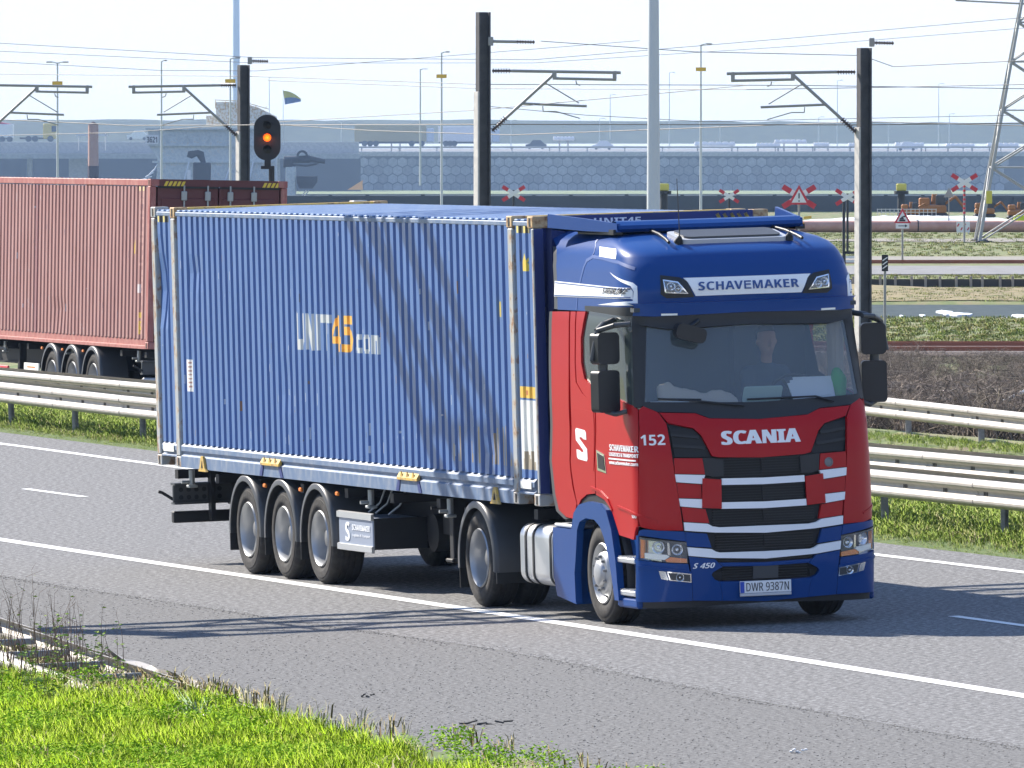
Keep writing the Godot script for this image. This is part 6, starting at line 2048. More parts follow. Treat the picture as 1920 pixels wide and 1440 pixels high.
func sunken_rail():
	var t = road_thing("guard_rail", "old guard rail end sinking into the grass at bottom left", "guard rail")
	var bm = beam_mesh(2.6)
	for e in [[8.25, 1.0], [7.45, -1.0]]:
		for k in 6:
			var xa = -3.4 + k * 2.6
			var y = lerpf(0.36, -0.14, (xa + 3.4) / 14.0)
			var o = put_mesh(bm, "beam", t)
			o.transform = Transform3D(Basis(Vector3(0, 0, 1), -0.0385) * Basis(Vector3(1, 0, 0), Vector3.UP, Vector3(0, 0, e[1])), Vector3(xa, y, e[0] + 0.035 * (xa + 3.4)))
	for k in 9:
		var x = -3.0 + k * 1.35
		var y = lerpf(0.36, -0.02, (x + 3.4) / 13.0)
		var st = mb()
		box(st, Vector3(x, y + 0.04, 7.86 + 0.035 * (x + 3.4)), Vector3(0.07, 0.06, 0.78), 0.006)
		put(st, "spacer", M.zinc_post, t)
	for x in [-2.0, 2.0]:
		var st = mb()
		box(st, Vector3(x, 0.05, 7.9 + 0.035 * (x + 3.4)), Vector3(0.1, 0.7, 0.09), 0.006)
		put(st, "post", M.zinc_post, t)
	# the torn, curled strip at the road side
	var st = mb()
	var pr = null
	for k in 15:
		var x = 4.0 + k * 0.33
		var c = Vector3(x, 0.17 - 0.011 * k + 0.05 * sin(k * 0.9), 7.42 + 0.02 * k + 0.05 * sin(k * 1.1))
		var w = Vector3(0, 0.07 * cos(k * 0.5), 0.05 * sin(k * 0.5) + 0.02)
		if pr != null: face(st, [pr[0] - pr[1], c - w, c + w, pr[0] + pr[1]], Vector3(0, 0.5, 1))
		pr = [c, w]
	put(st, "torn_strip", M.zinc_beam, t)

func weeds():
	var spots = [[Vector3(5.555, 0.000, 8.789), 1.15, "tall brown weed with thin bare stems at the left edge"], [Vector3(5.371, 0.000, 8.461), 0.95, "brown stemmed weed rising through the sunken rail"], [Vector3(4.782, 0.000, 8.042), 0.75, "short dry weed standing inside the sunken rail"], [Vector3(6.767, 0.000, 8.479), 0.66, "leafy green weed beside the sunken rail"], [Vector3(6.126, 0.000, 8.146), 0.50, "green twiggy weed at the torn rail strip"], [Vector3(8.635, 0.000, 9.447), 0.55, "dark leafy weed in front of the sunken rail"], [Vector3(9.157, 0.000, 9.351), 0.35, "low leafy clump under the sunken rail"], [Vector3(12.053, -0.000, 8.944), 0.26, "glossy silver green grass clump in the verge"]]
	var g = RandomNumberGenerator.new()
	g.seed = 51
	for i in spots.size():
		var s = spots[i]
		var p = s[0]
		var t = road_thing("weed", s[2], "weed", Vector3(p.x, 0.0, p.z), 0.0, "weeds by the sunken rail")
		var st = mb()
		var lf = mb()
		var ns = 30 if i < 3 else (9 if i < 7 else 2)
		for k in ns:
			var b = Vector3(g.randfn(0, 0.5), -0.02, g.randfn(0, 0.14))
			var h = s[1] * g.randf_range(0.5, 1.0)
			var d = Vector3(g.randfn(0, 0.13), 1, g.randfn(0, 0.13)).normalized()
			var q = b
			for j in 4:
				var e = q + (d + Vector3(g.randfn(0, 0.10), 0, g.randfn(0, 0.10))).normalized() * h / 4
				cyl(st, q, e, 0.0055 * (1.0 - j * 0.2), 0.0055 * (0.8 - j * 0.2), 4, false)
				if j > 0:
					var sd = e + Vector3(g.randfn(0, 0.06), 0.06, g.randfn(0, 0.06))
					cyl(st, e, sd, 0.002, 0.001, 3, false)
					for r in (1 if i < 3 else 7):
						if i < 3 and g.randf() < 0.75: continue
						var c = e.lerp(sd, g.randf()) + Vector3(g.randfn(0, 0.02), g.randfn(0, 0.015), g.randfn(0, 0.02))
						var f = g.randf_range(0.014, 0.028)
						var m = side_of(Vector3(g.randfn(0, 0.6), 1, g.randfn(0, 0.6)))
						lf.set_color(Color(0.10, 0.20, 0.03).lerp(Color(0.28, 0.36, 0.09), g.randf()))
						face(lf, [c - m.x * f, c + m.y * f * 0.5, c + m.x * f, c - m.y * f * 0.5], m.z)
				q = e
		put(st, "stems", M.weed_stem, t)
		put(lf, "leaves", M.leaf, t)
		if i == 7:
			var tf = put_mesh(blade_tuft(60, 0.32, 0.12, 0.008, 77), "blades", t)
			tf.material_override = M.silver_blade

# ---------------------------------------------------------------- everything beyond the motorway
func grounded(p: Vector3) -> Vector3:
	return Vector3(p.x, ground_y(p.x, p.z), p.z)

func build_background():
	railway()
	fields()
	thicket()
	street_furniture()
	pylon()
	yard()
	far_wall()
	left_works()

# ---------------------------------------------------------------- railway masts, wires, signal
func insulator(st, a: Vector3, b: Vector3, r: float):
	cyl(st, a, b, r * 0.45, r * 0.45, 6)
	var n = 7
	for i in n:
		var c = a.lerp(b, (i + 0.5) / n)
		var d = (b - a).normalized() * 0.012
		cyl(st, c - d, c + d, r, r * 0.8, 10)

# dir +1: arms to the right. Heights are above the mast foot
func mast(at: Vector3, h: float, dir: float, arm_y: float, label: String, stub: bool):
	var t = thing("catenary_mast", label, "mast", at, 0.0, "overhead line masts of the railway")
	var st = mb()
	var w = 0.28
	var yaw = Basis(Vector3.UP, 0.36)
	# an H section whose web faces the camera and a pale concrete-filled flange on the sunny side
	box(st, Vector3(0.01, h / 2 - 0.4, 0), Vector3(w - 0.08, h + 0.8, 0.03))
	for s in [-1.0, 1.0]: box(st, Vector3(s * (w / 2 - 0.02), h / 2 - 0.4, 0), Vector3(0.04, h + 0.8, 0.24), 0.004)
	put(st, "column", M.mast_steel, t).basis = yaw
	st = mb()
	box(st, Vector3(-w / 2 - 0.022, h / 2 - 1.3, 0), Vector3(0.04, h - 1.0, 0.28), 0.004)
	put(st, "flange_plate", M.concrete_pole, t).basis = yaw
	var x = func(v): return v * dir
	st = mb()
	tube(st, [Vector3(x.call(0.62), arm_y, 0), Vector3(x.call(3.12), arm_y - 0.04, 0)], 0.036, 8)
	tube(st, [Vector3(x.call(1.62), arm_y - 0.17, 0), Vector3(x.call(3.02), arm_y - 0.20, 0)], 0.032, 8)
	tube(st, [Vector3(x.call(0.50), arm_y - 1.08, 0), Vector3(x.call(1.62), arm_y - 0.06, 0)], 0.036, 8)
	tube(st, [Vector3(x.call(0.87), arm_y - 0.74, 0), Vector3(x.call(2.35), arm_y - 0.80, 0)], 0.030, 8)
	tube(st, [Vector3(x.call(1.42), arm_y - 0.28, 0), Vector3(x.call(2.17), arm_y - 0.73, 0)], 0.016, 6)
	tube(st, [Vector3(x.call(1.35), arm_y - 0.80, 0), Vector3(x.call(1.36), arm_y - 0.92, 0), Vector3(x.call(1.65), arm_y - 0.92, 0), Vector3(x.call(2.2), arm_y - 1.08, 0)], 0.014, 6)
	tube(st, [Vector3(x.call(2.1), arm_y - 0.22, 0), Vector3(x.call(2.12), arm_y - 0.30, 0), Vector3(x.call(2.2), arm_y - 0.33, 0)], 0.016, 6)
	for xx in [1.62, 2.98]: box(st, Vector3(x.call(xx), arm_y - 0.10, 0), Vector3(0.09, 0.2, 0.09), 0.01)
	put(st, "cantilever", M.arm_steel, t)
	st = mb()
	insulator(st, Vector3(x.call(0.20), arm_y, 0), Vector3(x.call(0.62), arm_y, 0), 0.065)
	put(st, "insulator", M.insulator, t)
	st = mb()
	insulator(st, Vector3(x.call(0.20), arm_y - 1.36, 0), Vector3(x.call(0.52), arm_y - 1.06, 0), 0.075)
	put(st, "insulator", M.insulator, t)
	if stub:
		var sd = 1.0
		st = mb()
		tube(st, [Vector3(0.14 * sd, arm_y + 0.67, 0), Vector3(sd * (0.75 if dir > 0 else 0.25), arm_y + 0.66, 0)], 0.035, 8)
		box(st, Vector3(0.17 * sd, arm_y + 0.67, 0), Vector3(0.12, 0.2, 0.16), 0.01)
		put(st, "feeder_arm", M.arm_steel, t)
		st = mb()
		var q = 0.75 if dir > 0 else 0.25
		insulator(st, Vector3(sd * q, arm_y + 0.66, 0), Vector3(sd * (q + 0.42), arm_y + 0.65, 0), 0.055)
		put(st, "insulator", M.insulator, t)
	return t

func wire(pts: Array, r: float, label: String):
	var st = mb()
	var out = []
	for i in pts.size() - 1:
		for k in 8: out.append(pts[i].lerp(pts[i + 1], k / 8.0))
	out.append(pts[-1])
	tube(st, out, r * 0.65, 5)
	tag(put(st, "overhead_wire", M.wire_metal), label, "wire", "railway and power wires")

func railway():
	var a = Vector3(-2.702, -0.826, -132.865)
	mast(Vector3(a.x, a.y, a.z), 7.951, 1.0, 6.620, "dark railway mast with arms to the right, above the blue container", true)
	a = Vector3(5.939, -0.826, -132.865)
	mast(a, 7.141, -1.0, 6.596, "dark railway mast with arms to the left, beside the lorry cab", true)
	a = Vector3(-9.328, -0.829, -178.882)
	mast(a, 6.917, -1.0, 6.368, "smaller dark railway mast behind the black signal", true)
	a = Vector3(-16.549, -0.829, -178.882)
	mast(a, 6.917, 1.0, 6.368, "railway mast whose arms enter at the left edge", false)
	# wires (in pairs along the tracks, and power lines far above)
	wire([Vector3(-21.516, 4.948, -198.047), Vector3(-16.881, 4.577, -198.037), Vector3(-12.987, 4.419, -193.031), Vector3(-2.705, 4.580, -134.013), Vector3(5.973, 4.568, -134.013), Vector3(14.514, 4.658, -138.017)], 0.018, "level contact wire crossing just below the skyline")
	wire([Vector3(-22.814, 3.916, -218.027), Vector3(-17.870, 4.048, -218.030), Vector3(-13.173, 4.207, -198.027), Vector3(-8.995, 4.509, -179.028), Vector3(-2.778, 4.908, -134.022), Vector3(3.163, 5.458, -128.035)], 0.014, "pale wire rising from the left past the signal")
	wire([Vector3(-8.995, 4.509, -179.028), Vector3(-5.664, 4.338, -168.019), Vector3(-2.049, 4.276, -153.012), Vector3(2.241, 4.472, -143.014), Vector3(5.973, 4.641, -134.015), Vector3(13.824, 4.439, -128.007)], 0.016, "pale wire sagging across the container top and out right")
	wire([Vector3(-29.303, 7.913, -318.173), Vector3(-22.814, 7.459, -318.160), Vector3(-12.431, 6.876, -318.145), Vector3(-1.183, 6.789, -318.142), Vector3(9.632, 7.697, -318.167), Vector3(24.773, 9.038, -318.204)], 0.018, "thin power line across the upper sky")
	wire([Vector3(-29.952, 7.582, -328.168), Vector3(-23.308, 7.183, -328.157), Vector3(-12.678, 6.696, -328.143), Vector3(-1.163, 6.696, -328.143), Vector3(9.910, 7.405, -328.163), Vector3(25.411, 8.644, -328.197)], 0.016, "second thin power line just below the upper one")
	wire([Vector3(-28.005, 6.956, -298.139), Vector3(-21.825, 6.626, -298.130), Vector3(-15.645, 6.297, -298.121), Vector3(-11.937, 6.276, -298.121), Vector3(-3.285, 6.956, -298.139), Vector3(2.895, 7.450, -298.153)], 0.016, "thin line dipping behind the left mast")
	wire([Vector3(-21.516, 5.875, -198.073), Vector3(-16.881, 5.890, -198.073), Vector3(-9.140, 5.782, -179.063), Vector3(-2.778, 5.491, -134.038), Vector3(4.515, 5.467, -134.038), Vector3(14.514, 5.325, -138.035)], 0.014, "fine wire level with the mast arms")
	wire([Vector3(-8.662, 5.667, -179.060), Vector3(-2.852, 5.424, -158.045), Vector3(3.299, 5.370, -134.035), Vector3(6.945, 5.431, -134.037), Vector3(13.824, 5.576, -128.038)], 0.014, "fine wire from the left mast stub across the sky")
	wire([Vector3(-1.392, 6.475, -134.065), Vector3(2.084, 6.232, -134.058), Vector3(5.924, 6.147, -134.056), Vector3(6.642, 5.892, -134.049), Vector3(13.824, 6.216, -128.056)], 0.014, "fine feeder wire leaving the middle mast stub")
	wire([Vector3(-2.778, 5.005, -134.025), Vector3(-0.246, 4.768, -148.024), Vector3(2.957, 4.574, -168.026), Vector3(12.475, 4.701, -198.040)], 0.013, "fine wire falling to the right of the middle mast")
	# signal: oval black board with three lamps on a post
	a = Vector3(-8.148, -0.428, -159.886)
	var s = thing("railway_signal", "oval black railway signal showing an amber light", "signal", a)
	var st = mb()
	var cy = 4.615
	ring_extrude(st, rounded_rect(0.337, 0.580, 0.337 - 0.003, 10, Vector2(-0.09, cy)), Transform3D(Basis(), Vector3(0, 0, -0.06)), 0.12)
	put(st, "board", M.signal_black, s)
	st = mb()
	cyl(st, Vector3(0.02, -1.0, 0), Vector3(0.02, 3.846, 0), 0.075, 0.075, 10)
	box(st, Vector3(-0.08, 3.859, 0), Vector3(0.34, 0.08, 0.2))
	box(st, Vector3(-0.08, 3.994, 0), Vector3(0.16, 0.22, 0.14))
	put(st, "post", M.signal_black, s)
	for k in 3:
		var c = Vector3(-0.09, cy + 0.30 - k * 0.30, 0.06)
		st = mb()
		lathe(st, c, Basis(Vector3(1, 0, 0), Vector3(0, 1, 0), Vector3(0, 0, 1)), [Vector2(0.0, 0.12), Vector2(0.22, 0.12)], 14, deg_to_rad(5), deg_to_rad(175))
		put(st, "hood", M.signal_black, s)
		st = mb()
		lathe(st, c, Basis(), [Vector2(0.0, 0.10), Vector2(0.02, 0.07), Vector2(0.03, 0.0)], 14)
		put(st, "lamp", M.signal_amber if k == 1 else M.grille_black, s)
	var li = OmniLight3D.new()
	li.name = "amber_light"
	s.add_child(li)
	li.position = Vector3(-0.09, cy, 0.16)
	li.light_color = Color(1.0, 0.45, 0.1)
	li.light_energy = 0.05
	li.light_size = 0.08
	li.omni_range = 5.0
	li.shadow_enabled = true
	# the two tracks seen as dark ballast with a rail
	for e in [[243.0, 247.5, -0.86], [250.5, 255.0, -0.98]]:
		st = mb()
		for k in 40:
			var x0 = -50.0 + k * 3.0
			face(st, [Vector3(x0, ground_y(x0, CAM_Z - e[0]) + 0.05, CAM_Z - e[0]), Vector3(x0 + 3, ground_y(x0 + 3, CAM_Z - e[0]) + 0.05, CAM_Z - e[0]), Vector3(x0 + 3, ground_y(x0 + 3, CAM_Z - e[1]) + 0.10, CAM_Z - e[1]), Vector3(x0, ground_y(x0, CAM_Z - e[1]) + 0.10, CAM_Z - e[1])], Vector3.UP)
		structure(st, "track_bed", M.ballast)
		for d in [1.2, 2.64]:
			st = mb()
			box(st, Vector3(10, ground_y(10, CAM_Z - e[0] - d) + 0.19, CAM_Z - e[0] - d), Vector3(120, 0.09, 0.06))
			tag(put(st, "rail", M.rail_rust), "rusty rail of the %s track beyond the thicket, %s one" % ["near" if e[0] < 245 else "second", "front" if d < 2 else "rear"], "rail", "rails of the two tracks")

# ---------------------------------------------------------------- fields, ditch, revetment, back road
func level_sheet(called: String, m: String, d0: float, d1: float, lift: float, wob := 0.0, x0 := -70.0, x1 := 90.0):
	var st = mb()
	var g = FastNoiseLite.new()
	g.frequency = 0.12
	var n = 60
	for k in n:
		var a = lerpf(x0, x1, float(k) / n)
		var b = lerpf(x0, x1, float(k + 1) / n)
		var steps = clampi(int((d1 - d0) / 12.0), 1, 24)
		for j in steps:
			var q = []
			for c in [[a, j], [b, j], [b, j + 1], [a, j + 1]]:
				var d = lerpf(d0, d1, float(c[1]) / steps)
				if c[1] == 0: d += g.get_noise_2d(c[0], d0) * wob
				if c[1] == steps: d += g.get_noise_2d(c[0], d1 + 30.0) * wob
				q.append(Vector3(c[0], ground_y(c[0], CAM_Z - d) + lift, CAM_Z - d))
			face(st, q, Vector3.UP)
	return structure(st, called, M[m])

func fields():
	var st = mb()
	face(st, [Vector3(-80, -1.42, CAM_Z - 308.2), Vector3(100, -1.42, CAM_Z - 308.2), Vector3(100, -1.42, CAM_Z - 332.2), Vector3(-80, -1.42, CAM_Z - 332.2)], Vector3.UP)
	structure(st, "ditch_water", M.ditch_water)
	# scum rafts on the ditch
	var fo = [[Vector3(11.600, -1.410, -214.138), 0.42, 2.4, "long white scum raft in the middle of the ditch"], [Vector3(11.277, -1.410, -217.334), 0.28, 2.6, "rounded white scum raft left of the long one"], [Vector3(10.414, -1.410, -212.564), 0.10, 1.0, "small white scum patch near the sign post"], [Vector3(12.722, -1.410, -207.935), 0.14, 1.2, "white scum patch under the ditch bank"], [Vector3(13.352, -1.410, -211.006), 0.24, 3.4, "white scum raft at the right picture edge"], [Vector3(9.753, -1.410, -211.783), 0.05, 0.8, "tiny white scum fleck on the ditch"]]
	var g = RandomNumberGenerator.new()
	g.seed = 61
	for f in fo:
		var ring = []
		for k in 22:
			var e = TAU * k / 22
			ring.append(Vector2(cos(e) * f[1] * g.randf_range(0.65, 1.15), sin(e) * f[2] * g.randf_range(0.6, 1.1)))
		st = mb()
		prism(st, ring, Transform3D(Basis(Vector3(1, 0, 0), Vector3(0, 0, -1), Vector3.UP), Vector3(0, -0.02, 0)), 0.05)
		var o = put(st, "scum_raft", M.foam_white)
		o.position = f[0]
		tag(o, f[3], "scum", "scum rafts on the ditch")
	level_sheet("back_road", "far_road", 377.0, 398.0, 0.03)
	level_sheet("gravel_strip", "gravel_pale", 409.0, 424.0, 0.03, 5.0)
	level_sheet("gravel_path", "gravel_pale", 470.0, 480.0, 0.03, 7.0)
	level_sheet("dry_bank", "dry_field", 333.0, 365.0, 0.03, 4.0)
	# rusty kerb rail beside the back road
	st = mb()
	box(st, Vector3(10, -1.15, CAM_Z - 404.0), Vector3(170, 0.14, 0.14))
	tag(put(st, "crane_rail", M.rail_rust), "rust red rail running along the grey back road", "rail")
	# timber revetment with posts
	var t = thing("revetment", "dark timber bank revetment with pale posts along the field ditch", "revetment", Vector3(0, -1.46, CAM_Z - 365.6))
	var bm = mb()
	box(bm, Vector3(0, 0.14, 0), Vector3(0.51, 0.30, 0.08))
	var bmesh = commit(bm, "timber_dark")
	var pm = mb()
	box(pm, Vector3(0, 0.19, 0.10), Vector3(0.09, 0.40, 0.09), 0.01)
	var pmesh = commit(pm, "timber_pale")
	for k in 60:
		var x = 2.0 + k * 0.515
		put_mesh(bmesh, "plank", t).position = Vector3(x, 0, 0)
		put_mesh(pmesh, "post", t).position = Vector3(x + 0.25 + g.randf_range(-0.06, 0.06), 0, 0)
	# tussocks over the fields
	var spots = []
	for i in 9000:
		var d = g.randf_range(256.0, 307.0)
		var x = g.randf_range(-14.0, 26.0)
		spots.append([Vector3(x, ground_y(x, CAM_Z - d), CAM_Z - d), g.randf_range(0.5, 1.1)])
	for i in 5000:
		var d = g.randf_range(333.0, 376.0)
		var x = g.randf_range(-14.0, 30.0)
		spots.append([Vector3(x, ground_y(x, CAM_Z - d), CAM_Z - d), g.randf_range(0.5, 0.9)])
	for i in 5000:
		var d = g.randf_range(425.0, 505.0)
		var x = g.randf_range(-16.0, 36.0)
		spots.append([Vector3(x, ground_y(x, CAM_Z - d), CAM_Z - d), g.randf_range(0.6, 1.0)])
	sow(blade_tuft(12, 0.10, 0.25, 0.014, 15), spots, [Color(0.21, 0.22, 0.085), Color(0.25, 0.23, 0.10), Color(0.18, 0.22, 0.07), Color(0.16, 0.22, 0.055)], "field_tussocks", "low olive and straw tussocks over the fields behind the railway", "grass", 63)

func thicket():
	var g = RandomNumberGenerator.new()
	g.seed = 71
	var kinds = []
	for v in 3:
		var st = mb()
		for i in 46:
			var q = Vector3(g.randfn(0, 0.22), 0, g.randfn(0, 0.22))
			var d = Vector3(g.randfn(0, 0.45), 1.0, g.randfn(0, 0.45)).normalized()
			var r = g.randf_range(0.008, 0.016)
			var c = Color(0.065, 0.048, 0.038).lerp(Color(0.50, 0.42, 0.35), pow(g.randf(), 2.6))
			for j in 5:
				st.set_color(c)
				d = (d + Vector3(g.randfn(0, 0.3), g.randfn(0, 0.15), g.randfn(0, 0.3))).normalized()
				var e = q + d * g.randf_range(0.14, 0.34)
				cyl(st, q, e, r * (1.0 - j * 0.16), r * (0.84 - j * 0.16), 3, false)
				if j > 0:
					for b in 2:
						var s = e + Vector3(g.randfn(0, 0.16), g.randfn(0.06, 0.12), g.randfn(0, 0.16))
						cyl(st, e, s, r * 0.45, r * 0.2, 3, false)
				q = e
		kinds.append(commit(st, "twig"))
	for v in 3:
		var mm = MultiMesh.new()
		mm.transform_format = MultiMesh.TRANSFORM_3D
		mm.use_colors = true
		mm.mesh = kinds[v]
		var tr = []
		for i in 700:
			var d = g.randf_range(163.0, 236.0)
			var x = g.randf_range(-4.0, 24.0)
			var q = to_road(x, CAM_Z - d)
			if q.z > -22.4 + (0.5 if g.randf() < 0.5 else 0.0): continue
			var k = g.randf_range(0.5, 1.0) * lerpf(1.0, 0.45, clampf((d - 165.0) / 50.0, 0, 1))
			# lower towards the right where the field shows over it
			tr.append(Transform3D(Basis(Vector3.UP, g.randf() * TAU).scaled(Vector3(k, k * g.randf_range(0.75, 1.1), k)), Vector3(x, ground_y(x, CAM_Z - d) - 0.05, CAM_Z - d)))
		mm.instance_count = tr.size()
		for i in tr.size():
			mm.set_instance_transform(i, tr[i])
			var f = g.randf_range(0.7, 1.3)
			mm.set_instance_color(i, Color(f, f * 0.97, f * 0.94))
		tag(scatter(mm, "thicket"), ["bare brown thicket of twigs beyond the farthest guard rail", "dense leafless brush among the brown thicket", "twiggy grey brown scrub within the thicket"][v], "thicket", "", "stuff")
	# a pale broken pole leaning out of the thicket
	var st2 = mb()
	var p = Vector3(6.119, 0.117, -69.868)
	var e2 = Vector3(7.075, 0.587, -69.880)
	cyl(st2, p, e2, 0.035, 0.035, 8)
	tag(put(st2, "leaning_pole", M.sign_white), "white pole leaning out of the brown thicket at the right edge", "pole")

# ---------------------------------------------------------------- lamps and signs
func far_thing(k: float, called: String, label: String, category: String, at := Vector3.ZERO, turn := 0.0, group := ""):
	var o = thing(called, label, category, at, turn, group)
	o.scale = Vector3.ONE * k
	return o

func thin_lamp(at: Vector3, h: float, heads: Array, sign_y: float, label: String, r := 0.075, k := 1.0):
	var t = thing("street_lamp", label, "street lamp", at, 0.0, "slender street lamps in the background")
	t.scale = Vector3.ONE * k
	var st = mb()
	cyl(st, Vector3(0, -1.0, 0), Vector3(0, h, 0), r, r * 0.55, 8)
	for x in heads: cyl(st, Vector3(0, h - 0.02, 0), Vector3(x * 0.5, h + 0.05, 0), r * 0.5, r * 0.4, 6)
	put(st, "pole", M.lamp_steel, t)
	for x in heads:
		st = mb()
		box(st, Vector3(x * 0.75, h + 0.04, 0), Vector3(absf(x) * 0.55, 0.07, 0.16), 0.02)
		put(st, "lamp_head", M.arm_steel, t)
	if sign_y > 0.0:
		st = mb()
		box(st, Vector3(0, sign_y, 0.06), Vector3(0.52, 0.19, 0.05), 0.01)
		put(st, "yellow_box", M.sign_yellow, t)

func cross_sign(at: Vector3, h: float, w: float, post: String, label: String, extra: String, foot := 0.0):
	var t = thing("crossing_sign", label, "sign", at, 0.0, "level crossing signs")
	var st = mb()
	cyl(st, Vector3(0, -foot, 0), Vector3(0, h + w * 0.15, 0), 0.05, 0.05, 8)
	put(st, "post", M[post], t)
	for s in [-1.0, 1.0]:
		var b = Basis(Vector3(0, 0, 1), s * 0.56)
		st = mb()
		box(st, Vector3(0, h, 0.06 + 0.02 * s), Vector3(w * 0.56, w * 0.16, 0.02), 0.0, b)
		var arm = put(st, "arm", M.sign_white, t)
		for e in [-1.0, 1.0]:
			st = mb()
			box(st, Vector3(0, h, 0.06 + 0.02 * s) + b * Vector3(e * w * 0.42, 0, 0), Vector3(w * 0.28, w * 0.16, 0.02), 0.0, b)
			put(st, "red_tip", M.sign_red, arm)
	if extra == "triangle":
		triangle(t, Vector3(0, h + 0.02, 0.12), w * 0.66, "exclamation")
	return t

func triangle(t, c: Vector3, w: float, mark: String):
	var hh = w * 0.88
	var st = mb()
	prism(st, [Vector2(-w / 2, -hh * 0.42), Vector2(w / 2, -hh * 0.42), Vector2(0, hh * 0.58)], Transform3D(Basis(), c), 0.02)
	var o = put(st, "red_border", M.sign_red, t)
	st = mb()
	prism(st, [Vector2(-w * 0.33, -hh * 0.32), Vector2(w * 0.33, -hh * 0.32), Vector2(0, hh * 0.36)], Transform3D(Basis(), c + Vector3(0, 0, 0.02)), 0.006)
	put(st, "white_field", M.sign_white, o)
	st = mb()
	if mark == "exclamation":
		box(st, c + Vector3(0, 0.02, 0.028), Vector3(w * 0.06, hh * 0.26, 0.006))
		box(st, c + Vector3(0, -hh * 0.24, 0.028), Vector3(w * 0.06, w * 0.06, 0.006))
	else:
		box(st, c + Vector3(-0.01, -hh * 0.24, 0.028), Vector3(w * 0.36, hh * 0.12, 0.006))
		box(st, c + Vector3(-0.03, -hh * 0.12, 0.028), Vector3(w * 0.24, hh * 0.10, 0.006))
		box(st, c + Vector3(0.03, 0.0, 0.028), Vector3(w * 0.26, hh * 0.09, 0.006), 0.0, Basis(Vector3(0, 0, 1), 0.35))
	put(st, "pictogram", M.ink, o)

